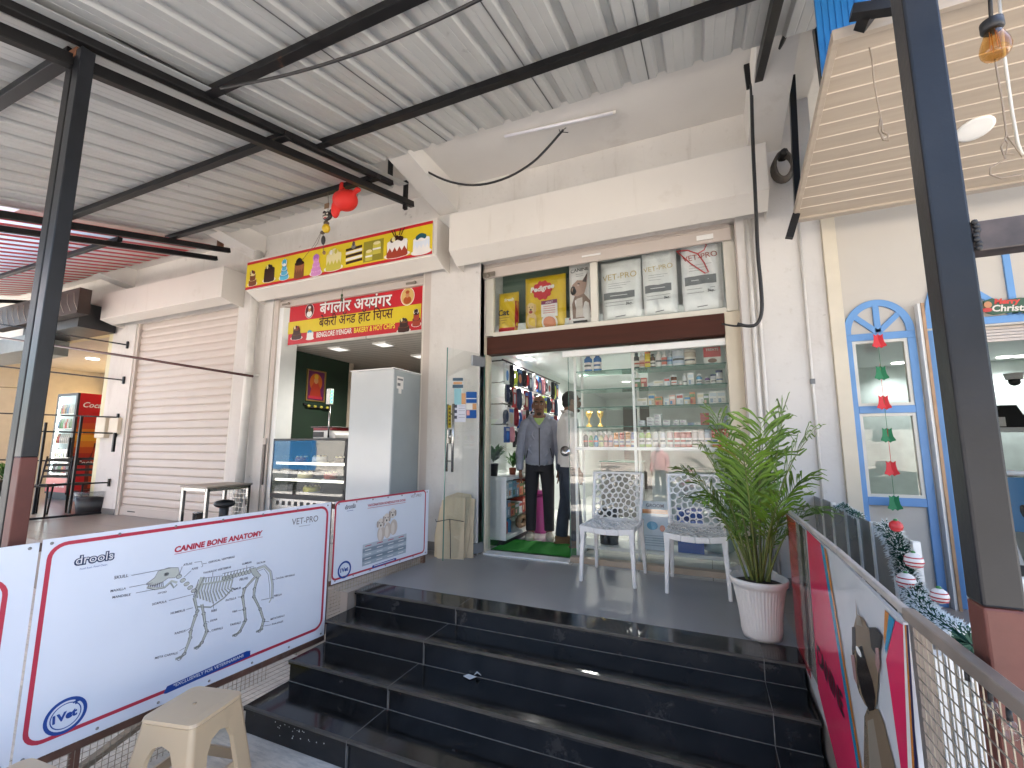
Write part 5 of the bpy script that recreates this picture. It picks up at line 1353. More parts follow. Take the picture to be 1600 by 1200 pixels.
b = MB(m_white); b.prism([(0, 0), (.36, 0), (.36, .05), (.30, .10), (0, .10)], (-4.45, 4.12, 1.69), (1, 0, 0), (0, 0, 1), (0, .28, 0)); part(ws, 'body', b, bevel=.01)
b = MB(m_dark); b.box((-4.44, 4.115, 1.71), (-4.27, 4.119, 1.775)); part(ws, 'panel', b)
b = MB(flat('#8e2a30', 'scale red')); b.box((-4.46, 4.13, 1.792), (-4.14, 4.40, 1.825)); b.m(m_chrome); b.box((-4.48, 4.11, 1.826), (-4.12, 4.42, 1.838)); part(ws, 'tray', b, bevel=.006)
b = MB(m_chrome); pb0 = ay(513, 683, 4.10); pt0 = ay(515, 632, 4.10); b.tube([(pb0.x - .1 + .1, 4.10, 1.70), (pb0.x, 4.10, pt0.z + .0)], .011, 10); part(ws, 'pole', b)
b = MB(m_white); tz = ay(465, 651, 4.0).z; px_ = ay(466, 651, 4.0).x
part(ws, 'display_head', MB(m_white).box((pb0.x - .03, 4.06, pt0.z), (pb0.x + .03, 4.12, pt0.z + .19)), bevel=.006)
b = MB(emitter('green digits', (.05, .8, .3), 1.2))
for k in range(4): b.box((pb0.x + .030, 4.075, pt0.z + .02 + k * .04), (pb0.x + .032, 4.10, pt0.z + .045 + k * .04))
part(ws, 'digits', b)
fpic = thing('framed_picture', 'gold framed devotional picture in orange and purple on the dark green wall', 'picture', (-5.45, 5.04, 2.28))
b = MB(M('gilt frame', (.45, .30, .10), rough=.35, metal=.6, var=.1)); 
for y0, z0, y1, z1 in ((4.86, 2.27, 5.22, 2.29), (4.86, 2.73, 5.22, 2.75), (4.86, 2.29, 4.88, 2.73), (5.20, 2.29, 5.22, 2.73)): b.box((-5.449, y0, z0), (-5.43, y1, z1))
part(fpic, 'frame', b)
b = MB(m_dark); B = Board(b, (-5.445, 4.88, 2.29), (0, 1, 0), (0, 0, 1)); B.rect(0, 0, .32, .44, flat('#6a2a5a', 'picture purple')); B.up().ellipse(.16, .27, .12, .14, flat('#d06a2a', 'picture orange'), 22).up().poly([(.05, .05), (.27, .05), (.24, .2), (.2, .27), (.12, .27), (.08, .2)], flat('#b8402c', 'picture vermilion')).up().ellipse(.16, .30, .04, .05, flat('#d9a070', 'picture skin'), 14).up().ellipse(.16, .36, .04, .04, flat('#e0b23c', 'picture gold'), 12); B.rect(.03, .02, .29, .06, flat('#c83a4a', 'picture rose'))
part(fpic, 'print', b)
b = MB(m_wire); b.tube([(-5.43, 4.82, 2.22), (-5.42, 4.95, 2.17), (-5.42, 5.1, 2.18), (-5.42, 5.3, 2.16)], .012, 6); b.m(LY)
for k in range(4): b.ell((-5.41, 4.9 + k * .12, 2.19), (.018, .03, .022), 8, 5)
single('garland_string', 'dark string with small yellow buds on the green wall below the picture', 'garland', b)
for i, (x, y) in enumerate(((530, 545), (600, 538), (610, 568))):
    p = az(x, y, 2.985) if i < 2 else V((-4.0, 5.7, 2.985))
    b = MB(m_white); b.box((p.x - .11, p.y - .11, 2.972), (p.x + .11, p.y + .11, 2.989)); b.m(emitter('panel lamp', (1, .98, .92), .13)); b.box((p.x - .09, p.y - .09, 2.970), (p.x + .09, p.y + .09, 2.9715))
    single('ceiling_panel_light', ['square white ceiling lamp in the bakery, the one nearer the green wall', 'square white ceiling lamp in the bakery, the one nearer the white fridge', 'square white ceiling lamp at the back of the bakery'][i], 'ceiling lamp', b, group='bakery ceiling lamps')

for lx in (-4.3, -3.6):
    L_ = bpy.data.lights.new('bakery_glow', 'SPOT'); L_.energy = 14; L_.spot_size = R(160); L_.spot_blend = .7; L_.shadow_soft_size = .1; L_.color = (1, .96, .88)
    lo = bpy.data.objects.new('bakery_glow', L_); COL.objects.link(lo); lo.location = (lx, 5.0, 2.94)
# ------------------------------------------------------------------ steel rack in front of the closed shutter
rk = thing('steel_rack', 'low stainless steel framed rack with mesh sides in front of the closed shutter', 'rack', (-5.2, 3.5, F))
x0, x1, y0, y1, zt = -5.57, -5.15, 3.35, 3.84, 1.13
b = MB(m_chrome)
for x in (x0, x1):
    for y in (y0, y1): b.bar((x, y, F), (x, y, zt), .035, .035, (0, 1, 0))
for z in (F + .1, zt - .02):
    b.bar((x0, y0, z), (x1, y0, z), .035, .035); b.bar((x0, y1, z), (x1, y1, z), .035, .035); b.bar((x0, y0, z), (x0, y1, z), .035, .035); b.bar((x1, y0, z), (x1, y1, z), .035, .035)
part(rk, 'frame', b, bevel=.003)
b = MB(M('rack top', (.28, .24, .20), rough=.45, metal=.3, var=.2)); b.box((x0 - .03, y0 - .03, zt), (x1 + .03, y1 + .03, zt + .02)); part(rk, 'top', b, bevel=.003)
b = MB(m_chrome)
for k in range(7): b.bar((x0 + .02 + k * .062, y1, F + .1), (x0 + .02 + k * .065, y1, zt), .004, .004, (0, 1, 0))
for k in range(9): b.bar((x0, y1, F + .12 + k * .055), (x1, y1, F + .12 + k * .055), .004, .004)
part(rk, 'mesh_side', b)
b = MB(m_dark); b.ell((-5.30, 3.66, F + .40), (.12, .11, .05), 16, 8); b.lathe((-5.30, 3.66, F + .116), [(.05, 0), (.05, .3), (0, .3)], 12)
single('black_burner', 'black round burner standing inside the steel rack', 'burner', b)
b = MB(m_chrome); b.lathe((-5.43, 3.46, F + .118), [(.06, 0), (.065, .2), (.068, .2), (.05, .21), (0, .21)], 18); single('steel_pot', 'small steel pot standing inside the steel rack', 'pot', b)

# ------------------------------------------------------------------ cardboard bundle by the pier
cbx = thing('cardboard_bundle', 'bundle of flattened cardboard tied with black string, leaning on the pier', 'cardboard', (-2.38, 3.98, F))
m_card = M('brown cardboard', (.46, .38, .26), rough=.85, var=.1, scale=5, bump=.0015)
for k, (dx, dy, hh, lean, wd) in enumerate(((0, 0, .60, .10, .30), (.02, -.035, .56, .12, .34), (-.02, -.07, .50, .13, .32), (.03, -.105, .58, .10, .27))):
    b = MB(m_card); o_ = V((-2.50 + dx, 4.00 + dy, F)); u_ = V((.90, .22, 0)).normalized(); v_ = V((-.02, lean, 1)).normalized()
    r2 = random.Random(k)
    poly = [(0, 0), (wd, 0), (wd + r2.uniform(-.02, .03), hh * .5), (wd - .01, hh), (wd * .5, hh + r2.uniform(-.02, .03)), (.02, hh - .03), (-.015, hh * .4)]
    b.prism(poly, o_, u_, v_, u_.cross(v_).normalized() * .012); part(cbx, 'cardboard_sheet', b)
b = MB(m_wire); o_ = V((-2.50, 3.87, F)); b.tube([V((-2.52, 3.93, F + .36)), V((-2.47, 3.862, F + .35)), V((-2.33, 3.885, F + .38)), V((-2.2, 3.93, F + .36))], .004, 6); b.tube([V((-2.33, 3.885, F + .38)), V((-2.31, 3.87, F + .2)), V((-2.30, 3.86, F + .02))], .004, 6); part(cbx, 'string', b)

# ------------------------------------------------------------------ pet shop interior
def mini(name, label, cat, mb, group=None): return single(name, label, cat, mb, group=group)
for i, (x, y) in enumerate(((825, 560), (895, 600), (1083, 542), (944, 622))):
    p = az(x, y, 2.838)
    if i == 1: p = V((-1.9, 7.6, 2.838))
    if i == 3: p = V((-1.35, 8.7, 2.838))
    d_ = thing('downlight', ['round glowing ceiling lamp just inside the pet shop door', 'round glowing ceiling lamp above the man in white', 'round glowing ceiling lamp reflected over the top shelf of jars', 'round glowing ceiling lamp far back, seen through the left shelf bay'][i], 'ceiling lamp', tuple(p), 'pet shop downlights')
    b = MB(m_white); b.lathe(p, [(.10, 0), (.10, -.008), (.085, -.012), (.085, -.004), (0, -.004)], 24); part(d_, 'rim', b)
    b = MB(m_lamp); b.lathe(p + V((0, 0, -.006)), [(.082, 0), (.0, -.002)], 24); part(d_, 'diffuser', b)
    L_ = bpy.data.lights.new('downlight_glow', 'SPOT'); L_.energy = 22; L_.spot_size = R(150); L_.spot_blend = .6; L_.shadow_soft_size = .08; L_.color = (1, .97, .92)
    lo = bpy.data.objects.new('downlight_glow', L_); COL.objects.link(lo); lo.location = p + V((0, 0, -.03)); lo.location -= V((0, 0, 0)); lo['kind'] = 'helper'
# left rack unit with glass shelves
lu = thing('wall_shelf_unit', 'white low shelf unit with goods along the left wall inside the door', 'shelf', (-2.2, 5.1, F))
RX0, RX1, RY0, RY1 = -2.40, -2.06, 4.62, 5.72
b = MB(m_whitep); b.box((RX0, RY0, 1.225), (RX1 + .01, RY1, 1.265)); b.box((RX0, RY0, F + .06), (RX1, RY1, F + .10)); b.box((RX0, RY1 - .02, F + .10), (RX1, RY1, 1.225)); b.box((RX0, RY0, F + .10), (RX1, RY0 + .02, 1.225)); part(lu, 'carcass', b, bevel=.003)
b = MB(m_dark); b.box((RX0, RY0, F), (RX1 - .03, RY1, F + .06)); part(lu, 'plinth', b)
for z in (.80, 1.01):
    b = MB(m_gshelf); b.box((RX0, RY0 + .021, z), (RX1 - .01, RY1 - .021, z + .008)); part(lu, 'glass_shelf', b)
cols = ['#c9d6dd', '#d9dde0', '#3d7fae', '#d98a5c', '#e6e2da', '#7fb8c9', '#b8483c', '#e9e6e0', '#5a7f4c', '#d5c9a8', '#8a9fb5', '#e0b0a0']
cname = ['pale blue', 'light grey', 'blue', 'orange', 'ivory', 'aqua', 'red', 'white', 'green', 'sand', 'slate', 'salmon']
def goods_box(x0, y0, x1, y1, z, h, ci, label, name='product_box', stripe=None, face='-y'):
    b = MB(flat(cols[ci], rough=.4)); b.box((x0, y0, z), (x1, y1, z + h))
    if face == '-y':
        B = Board(b, (x0, y0, z), (1, 0, 0), (0, 0, 1)); w_ = x1 - x0
    else:
        B = Board(b, (x1, y0, z), (0, 1, 0), (0, 0, 1)); w_ = y1 - y0
    s_ = flat(cols[stripe if stripe is not None else (ci + 5) % 12], rough=.4)
    B.rect(w_ * .06, h * .62, w_ * .94, h * .86, s_); B.rect(w_ * .12, h * .12, w_ * .5, h * .45, flat(cols[(ci + 3) % 12])); 
    for k in range(3): B.stroke([(w_ * .56, h * (.42 - .11 * k)), (w_ * .88, h * (.42 - .11 * k))], h * .035, GI)
    return mini(name, label, 'box', b, 'product boxes')
r = random.Random(5)
nm = {.105 + F: 'bottom', .809: 'middle', 1.019: 'top'}
for z, zn in ((1.019, 'top'), (.809, 'middle')):
    y = RY0 + .05; k = 0
    while y < RY1 - .14:
        wd = r.uniform(.075, .12); h_ = r.uniform(.12, .185); ci = (k * 5 + int(z * 7)) % 12
        goods_box(-2.34, y, -2.10, y + wd, z, h_, ci, f'{cname[ci]} carton, {ORD[k]} from the door on the {zn} level of the low wall shelf', face='+x')
        y += wd + .012; k += 1
for k, (y, ci) in enumerate(((4.70, 8), (4.80, 6), (4.90, 2))):
    b = MB(flat(cols[ci])); b.lathe((-2.16, y, F + .101), [(.04, 0), (.042, .12), (.02, .15), (.02, .18), (0, .18)], 14); mini('shampoo_bottle', f'{cname[ci]} round bottle at the foot of the low wall shelf', 'bottle', b)
b = MB(M('brown fleece', (.20, .13, .08), rough=1, var=.3, scale=20, bump=.01, bscale=40)); b.tube([V((-2.14 + .0 * k, 5.28 + .12 * math.cos(k * .7), F + .17 + .06 * math.sin(k * .7))) for k in range(9)], .035, 8, True); single('pet_bed_ring', 'curled brown fleece pet toy on the bottom board of the low wall shelf', 'pet toy', b)
# three small plants on the unit
m_herb = M('house plant leaf', (.05, .15, .03), rough=.4, var=.4, scale=12); translucent(m_herb, .2)
def herb(name, label, c, pr, ph_, mt, n, hh, lw, seed):
    t = thing(name, label, 'potted plant', tuple(c)); r = random.Random(seed)
    b = MB(mt); b.lathe(c, [(pr * .8, 0), (pr, ph_), (pr * 1.04, ph_), (pr * .9, ph_ - .015), (0, ph_ - .02)], 22); part(t, 'pot', b)
    b = MB(m_herb, True)
    for k in range(n):
        a_, e = r.uniform(0, 6.28), r.uniform(.15, 1.1); d = V((math.cos(a_) * math.sin(e), math.sin(a_) * math.sin(e), math.cos(e))); L = hh * r.uniform(.5, 1.1); p0 = c + V((0, 0, ph_)) + V((math.cos(a_), math.sin(a_), 0)) * pr * .3 * r.random() + V((0, 0, r.uniform(0, hh * .35)))
        sd = d.cross(V((0, 0, 1))).normalized() * lw
        m1 = p0 + d * L * .55; e1 = p0 + d * L + V((0, 0, -L * .25))
        b.add([p0, m1 - sd, m1 + V((0, 0, .004)), m1 + sd, e1], [(0, 1, 2), (0, 2, 3), (1, 4, 2), (2, 4, 3)])
    part(t, 'leaves', b); return t
herb('house_plant', 'tall leafy plant in a dark pot, nearest the door on the low wall shelf', V((-2.26, 4.72, 1.266)), .055, .14, m_dark, 46, .26, .028, 3)
herb('house_plant', 'small leafy plant in a reddish pot between two bigger plants', V((-2.16, 5.04, 1.266)), .045, .08, flat('#a8604a', 'terracotta'), 50, .20, .016, 4)
herb('house_plant', 'bushy plant in a white pot at the far end of the low wall shelf', V((-2.16, 5.42, 1.266)), .085, .15, m_white, 90, .24, .020, 6)
# hanging racks of leashes and toys on the left wall
for row, (z, yy0, yy1) in enumerate(((2.62, 4.72, 7.0), (2.36, 4.74, 7.0), (2.10, 4.72, 7.0), (1.86, 4.74, 6.3))):
    b = MB(m_dark if row == 0 else m_chrome); b.tube([(-2.16, yy0, z), (-2.16, yy1, z)], .010, 8)
    for y in (yy0 + .05, yy1 - .05): b.tube([(-2.395, y, z), (-2.16, y, z)], .008, 6)
    single('hanging_rail', ['dark top rail of hanging pet goods on the left shop wall', 'chrome rail of hanging pet goods just under the dark top rail', 'chrome rail of hanging pet goods just over the lowest rail', 'lowest chrome rail of hanging pet goods on the left shop wall'][row], 'rail', b)
    y = yy0 + .06; k = 0
    while y < yy1 - .1 and k < 16:
        ci = (k * 7 + row * 4 + 2) % 12; wd = r.uniform(.10, .16); hh = r.uniform(.20, .27) if row < 3 else r.uniform(.16, .24)
        kind_ = (k + row) % 3; cc = ['#e8eef2', '#23262e', '#c8d94a', '#1f2c52', '#2a2a30', '#b3272e', '#3a4a66', '#d7d4d0', '#8c2030', '#2f62b0', '#e0a0a8', '#3b3b40'][(k + row * 3) % 12]
        cl = ['white and blue', 'black', 'lime green', 'navy blue', 'charcoal', 'bright red', 'slate blue', 'light grey', 'dark red', 'mid blue', 'pink', 'dark grey'][(k + row * 3) % 12]
        b = MB(flat(cc, rough=.5)); x = -2.16
        if kind_ == 0:        # carded blister
            b.box((x - .012, y, z - hh - .03), (x + .012, y + wd, z - .03)); B = Board(b, (x + .012, y, z - hh - .03), (0, 1, 0), (0, 0, 1)); B.rect(wd * .1, hh * .75, wd * .9, hh * .92, flat('#2f6fc0' if k % 2 else '#d0d0d0')); B.ellipse(wd * .5, hh * .42, wd * .3, hh * .26, flat('#3c86d8' if k == 0 else cols[(ci + 4) % 12]), 14)
            nm_, ct = 'carded_toy', 'pet toy'
        elif kind_ == 1:      # looped leash
            for q_ in range(3): b.tube([V((x + .012 * q_, y + wd * .5 - wd * .32 * math.cos(t), z - .03 - hh / 2 + hh / 2 * math.sin(t))) for t in [math.pi / 2 + i * math.pi / 6 for i in range(13)]], .011, 6)
            nm_, ct = 'leash', 'leash'
        else:                 # harness
            b.tube([V((x, y + wd * .5 - wd * .45 * math.cos(t), z - .08 - hh * .3 + hh * .3 * math.sin(t))) for t in [i * math.pi / 6 for i in range(12)]], .018, 6, True); b.bar((x, y + wd * .2, z - hh * .6), (x, y + wd * .2, z - hh - .03), .02, .03); b.bar((x, y + wd * .8, z - hh * .6), (x, y + wd * .8, z - hh), .02, .03)
            nm_, ct = 'harness', 'harness'
        b.m(m_chrome); b.tube([(x, y + wd / 2, z + .012), (x, y + wd / 2, z - .04)], .004, 5)
        single(nm_, f'{cl} {nm_.replace("_", " ")}, {ORD[k]} from the door on the {["top", "second", "third", "lowest"][row]} wall rail', ct, b, group='hanging pet goods')
        y += wd + .005; k += 1
b = MB(m_whitep); b.box((-2.41, 4.86, F), (-2.385, 4.90, 2.84)); b.box((-2.1, 7.6, 1.9), (-1.3, 7.9, 1.93)); part(sf, 'wall_strip', b)
# trophies shelf far back, pink bin, mat
for i, x in enumerate((-1.86, -1.66)):
    b = MB(M('trophy gold', (.55, .36, .10), rough=.3, metal=.8)); b.lathe((x, 7.75, 1.931), [(.05, 0), (.05, .03), (.015, .05), (.012, .14), (.05, .20), (.06, .27), (0, .25)], 14); single('trophy', ['gold trophy cup on the far wall shelf, the left one', 'gold trophy cup on the far wall shelf, the right one'][i], 'trophy', b)
pbn = thing('pedal_bin', 'pink plastic pedal bin on the shop floor beside the standing man', 'bin', (-2.02, 5.6, F))
m_pink = flat('#c4559c', 'pink plastic', rough=.3)
b = MB(m_pink); b.lathe((-1.985, 5.55, F), [(.095, 0), (.10, .02), (.115, .46), (0, .46)], 26); part(pbn, 'body', b)
b = MB(m_pink); b.lathe((-1.985, 5.55, F + .462), [(.122, 0), (.122, .03), (.10, .055), (0, .06)], 26); part(pbn, 'lid', b)
b = MB(flat('#8a1f3c', 'maroon cloth', rough=.8)); b.lathe((-1.985, 5.68, F), [(.018, .56), (.022, .9), (.03, 1.1), (.0, 1.12)], 10); single('maroon_cloth', 'dark red folded cloth hanging behind the pink bin', 'cloth', b)
b = MB(M('green turf mat', (.025, .28, .025), rough=.95, var=.2, scale=60, bump=.004, bscale=240)); mp = [az(*p, F + .012) for p in ((770, 861), (903, 877))]
b.box((-2.13, 4.36, F + .002), (-1.22, 4.97, F + .014)); single('green_mat', 'bright green artificial grass mat just inside the glass door', 'mat', b)
# back of the shop: counter, partition, hung pictures
b = MB(M('grey counter front', (.16, .15, .14), rough=.4)); b.box((-1.55, 7.2, F), (-.95, 7.7, 1.35)); b.m(m_gedge); b.box((-1.57, 7.18, 1.351), (-.93, 7.72, 1.37)); single('shop_counter', 'grey shop counter with a dark glass top at the back of the pet shop', 'counter', b)
b = MB(M('door wood dark', (.06, .04, .03))); b.box((-1.95, 11.9, F), (-1.2, 11.98, 2.55)); single('back_door', 'dark wooden door at the far end of the pet shop', 'door', b)

# ------------------------------------------------------------------ glass shelving behind the shop window
gs = thing('glass_shelving', 'white upright shelving with green glass shelves behind the shop window', 'shelving', (-.5, 4.62, F))
SX = [-1.215, -.625, .225]; SZ = [2.375, 2.185, 2.0, 1.805]
b = MB(m_white)
for x in SX: b.box((x - .012, 4.47, F), (x + .012, 4.50, 2.66)); b.box((x - .012, 4.76, F), (x + .012, 4.79, 2.66))
part(gs, 'upright', b)
for z in SZ:
    for x0, x1 in ((SX[0], SX[1]), (SX[1], SX[2])):
        b = MB(m_gshelf); b.box((x0 + .013, 4.48, z - .008), (x1 - .013, 4.78, z)); b.m(m_gedge); b.box((x0 + .013, 4.476, z - .008), (x1 - .013, 4.4795, z)); part(gs, 'glass_shelf', b)
b = MB(m_whitep); b.box((SX[0] + .013, 4.46, 1.57), (SX[1] - .013, 4.80, 1.60)); b.box((SX[1] + .013, 4.46, 1.57), (SX[2] - .013, 4.80, 1.60)); b.box((SX[0] + .013, 4.46, F + .10), (SX[2], 4.80, F + .13)); part(gs, 'board', b)
b = MB(M('grey back panel', (.56, .61, .59), rough=.5)); b.box((SX[1] + .02, 5.6, F), (.40, 5.63, 2.84)); part(gs, 'back_panel', b)
def bottle(x, y, z, r_, h_, col, cap, kind='bottle', lab=''):
    b = MB(col if not isinstance(col, str) else flat(col, rough=.25))
    if kind == 'pump': prof = [(r_ * .9, 0), (r_, .01), (r_, h_ * .66), (r_ * .35, h_ * .76), (r_ * .35, h_ * .78)]
    elif kind == 'jar': prof = [(r_ * .97, 0), (r_, .008), (r_, h_ * .80), (r_ * .9, h_ * .84)]
    elif kind == 'spray': prof = [(r_ * .8, 0), (r_, .015), (r_, h_ * .5), (r_ * .4, h_ * .72)]
    else: prof = [(r_ * .95, 0), (r_, .01), (r_, h_ * .72), (r_ * .55, h_ * .82), (r_ * .45, h_ * .84)]
    b.lathe((x, y, z), prof, 16)
    b.m(flat(cap, rough=.3))
    if kind == 'pump': b.lathe((x, y, z + h_ * .78), [(r_ * .4, 0), (r_ * .4, h_ * .07), (r_ * .12, h_ * .08), (r_ * .12, h_ * .17), (r_ * .4, h_ * .18), (r_ * .3, h_ * .22), (0, h_ * .22)], 12); b.box((x - r_ * 1., y - .006, z + h_ * .95), (x, y + .006, z + h_ * .99))
    elif kind == 'jar': b.lathe((x, y, z + h_ * .84), [(r_, 0), (r_, h_ * .16), (0, h_ * .16)], 16)
    elif kind == 'spray': b.lathe((x, y, z + h_ * .72), [(r_ * .45, 0), (r_ * .45, h_ * .12), (r_ * .6, h_ * .14), (r_ * .5, h_ * .28), (0, h_ * .28)], 12); b.box((x - r_ * 1.1, y - .007, z + h_ * .88), (x, y + .007, z + h_ * .97))
    else: b.lathe((x, y, z + h_ * .84), [(r_ * .55, 0), (r_ * .55, h_ * .16), (0, h_ * .16)], 12)
    # wrap-round paper label, cut to the front half
    b.m(flat(lab or '#e9e6df')); vs = []; rr = r_ * 1.02
    for k in range(9):
        t = math.pi + math.pi * k / 8; vs += [(x + rr * math.cos(t), y + rr * math.sin(t), z + h_ * .16), (x + rr * math.cos(t), y + rr * math.sin(t), z + h_ * .52)]
    b.add(vs, [(2 * k, 2 * k + 2, 2 * k + 3, 2 * k + 1) for k in range(8)])
    b.m(flat('#b5503c' if int(x * 50) % 3 == 0 else '#4a6a9c' if int(x * 50) % 3 == 1 else '#54585a')); vs = []; rr = r_ * 1.035
    for k in range(7):
        t = math.pi * 1.2 + math.pi * .6 * k / 6; vs += [(x + rr * math.cos(t), y + rr * math.sin(t), z + h_ * .30), (x + rr * math.cos(t), y + rr * math.sin(t), z + h_ * .40)]
    b.add(vs, [(2 * k, 2 * k + 2, 2 * k + 3, 2 * k + 1) for k in range(6)])
    return b
def shelfpos(px, z): return ay(px, 0, 4.60).x if False else ay(880 + px / 5, 640, 4.60).x
YS_ = 4.60
# left bay, top: two blue topped bottles
for i, px in enumerate((203, 277)):
    b = bottle(shelfpos(px, 0), YS_, SZ[0] + .001, .042, .20, '#3f78bd', '#2a5fae', lab='#e8e2e4'); mini('blue_bottle', ['blue capped bottle alone on the top left shelf, the left of two', 'blue capped bottle alone on the top left shelf, the right of two'][i], 'bottle', b, 'blue capped bottles')
# right bay, top row
row = [(588, .030, .17, '#3d3f45', '#39606a', 'bottle', '#d9d4c8', 'dark bottle with a teal cap'), (630, .031, .17, '#e3ddd2', '#e8e4de', 'bottle', '#d6a58c', 'white bottle with a tan label'), (676, .030, .185, '#e2c31e', '#d9761c', 'jar', '#e8d23a', 'yellow tube with an orange cap'), (716, .028, .15, '#5a3a24', '#2a2522', 'bottle', '#d8d2cc', 'brown bottle with a dark cap'), (762, .032, .20, '#e9e7e2', '#eeeae4', 'pump', '#e3dedd', 'tall white pump bottle'), (808, .032, .20, '#e4e1dc', '#e6e4de', 'spray', '#cf6a5a', 'white spray bottle with a red label'), (853, .032, .195, '#c9cfd4', '#d9dcdc', 'spray', '#8fb0c4', 'pale blue spray bottle'), (920, .060, .20, '#d6dbe2', '#e4e6ea', 'jar', '#b7c4d8', 'wide white tub with blue lines'), (1010, .055, .165, '#cbbfae', '#d8cfc0', 'jar', '#e6dfd2', 'wide cream tub')]
for px, r_, h_, c1, c2, k_, lb, nm_ in row: mini('shelf_bottle' if r_ < .05 else 'supplement_tub', nm_ + ' on the top right glass shelf', 'bottle' if r_ < .05 else 'tub', bottle(shelfpos(px, 0), YS_, SZ[0] + .001, r_, h_, c1, c2, k_, lb), 'top shelf goods')
b = MB(flat('#c4262c', 'treat pack red')); x_ = shelfpos(1188, 0); b.box((x_ - .075, YS_ - .03, SZ[0] + .001), (x_ + .075, YS_ + .03, SZ[0] + .205)); B = Board(b, (x_ - .075, YS_ - .03, SZ[0]), (1, 0, 0), (0, 0, 1)); B.rect(0, .0, .15, .075, WH); B.up().ellipse(.075, .04, .04, .022, BR, 12); B.text('TREATS', (.02, .135), (.13, .135), WH, .02); B.ellipse(.025, .185, .012, .012, WH, 10)
mini('treat_pack', 'red and white treat pack at the right end of the top glass shelf', 'pack', b)
# second row
row = [('box', 590, .055, .10, 8, 'green and red'), ('box', 640, .05, .10, 6, 'red'), ('box', 692, .055, .045, 7, 'low white'), ('box', 757, .085, .065, 4, 'ivory wide'), ('box', 822, .05, .09, 1, 'grey yellow'), ('jar', 876, .028, .115, '#7a3f1c', 'amber jar'), ('jar', 925, .018, .055, '#e6e4e0', 'tiny white jar'), ('bot', 962, .022, .125, '#e9e9e6', 'slim white bottle'), ('box', 1010, .05, .125, 7, 'tall white'), ('bot', 1075, .026, .11, '#5f9fc4', 'aqua bottle'), ('bot', 1140, .024, .085, '#8a6aa0', 'violet bottle'), ('jar', 1190, .028, .10, '#dfe0e6', 'white jar with a navy lid'), ('jar', 1235, .032, .135, '#dfe0e6', 'larger white jar with a navy lid')]
for kd, px, r_, h_, c_, nm_ in row:
    x_ = shelfpos(px, 0)
    if kd == 'box': goods_box(x_ - r_ * .55, YS_ - .03, x_ + r_ * .55, YS_ + .05, SZ[1] + .001, h_, c_, nm_ + ' carton on the second right glass shelf')
    else: mini('medicine_jar' if kd == 'jar' else 'shelf_bottle', nm_ + ' on the second right glass shelf', 'jar' if kd == 'jar' else 'bottle', bottle(x_, YS_, SZ[1] + .001, r_, h_, c_, '#26346a' if 'navy' in nm_ else '#e4e2dc', 'jar' if kd == 'jar' else 'bottle'), 'second shelf goods')
row = [(622, .10, .085, 4, 'long ivory'), (695, .06, .12, 9, 'yellow sand'), (752, .065, .09, 3, 'orange'), (814, .045, .075, 7, 'small white'), (858, .055, .10, 11, 'salmon'), (916, .06, .11, 1, 'grey lilac'), (975, .06, .085, 9, 'sand'), (1015, .05, .12, 3, 'deep orange'), (1078, .055, .11, 4, 'ivory'), (1122, .045, .095, 8, 'pale green'), (1175, .065, .12, 7, 'white photo print'), (1240, .07, .12, 7, 'white photo print, rightmost')]
for px, w_, h_, ci, nm_ in row: x_ = shelfpos(px, 0); goods_box(x_ - w_ / 2, YS_ - .04, x_ + w_ / 2, YS_ + .05, SZ[2] + .001, h_, ci, nm_ + ' carton on the third right glass shelf')
# fourth row: stacks of small white cartons
k = 0
for px, w_, n_, ci, nm_ in ((612, .06, 2, 1, 'grey'), (684, .075, 3, 7, 'white'), (738, .065, 4, 7, 'white'), (806, .065, 2, 7, 'white'), (880, .05, 2, 7, 'white'), (935, .055, 2, 7, 'white'), (992, .055, 1, 10, 'slate'), (1045, .045, 1, 7, 'white'), (1102, .075, 4, 6, 'crimson'), (1172, .05, 4, 7, 'white'), (1218, .045, 4, 7, 'white'), (1258, .045, 3, 10, 'violet')):
    x_ = shelfpos(px, 0)
    for q_ in range(n_):
        b = MB(flat(cols[ci], rough=.45)); z = SZ[3] + .001 + q_ * .0285; b.box((x_ - w_ / 2, YS_ - .04, z), (x_ + w_ / 2, YS_ + .04, z + .027)); B = Board(b, (x_ - w_ / 2, YS_ - .04, z), (1, 0, 0), (0, 0, 1)); B.stroke([(w_ * .1, .010), (w_ * .7, .010)], .004, flat('#8a4a7a')); B.stroke([(w_ * .1, .019), (w_ * .5, .019)], .004, GI)
        mini('small_carton', f'{nm_} small carton, {ORD[q_]} from the bottom of the {ORD[k]} stack along the fourth right shelf', 'box', b, 'stacked small cartons')
    k += 1
# fifth row on the white board: bottles and tubes, both bays
row = [(172, 'pump', '#54585c', 'dark pump bottle'), (212, 'spray', '#5c9a4a', 'green spray bottle'), (252, 'spray', '#2f8fb8', 'blue spray bottle'), (292, 'spray', '#d5d6a0', 'pale lime spray bottle'), (330, 'spray', '#d9a49c', 'pink spray bottle'), (366, 'spray', '#e0b4ac', 'rose spray bottle'), (408, 'jar', '#d98a2a', 'orange jar'), (452, 'jar', '#c0453c', 'red jar'), (500, 'jar', '#cf8a2c', 'amber jar'), (540, 'jar', '#3f56a0', 'blue jar')]
for px, kd, c_, nm_ in row: mini('grooming_bottle', nm_ + ' on the white board of the left shelf bay', 'bottle', bottle(shelfpos(px, 0), YS_, 1.601, .024, .165 if kd != 'jar' else .145, c_, '#e9e7e3' if kd != 'jar' else c_, kd, '#e4e0da' if kd == 'jar' else c_), 'grooming bottles')
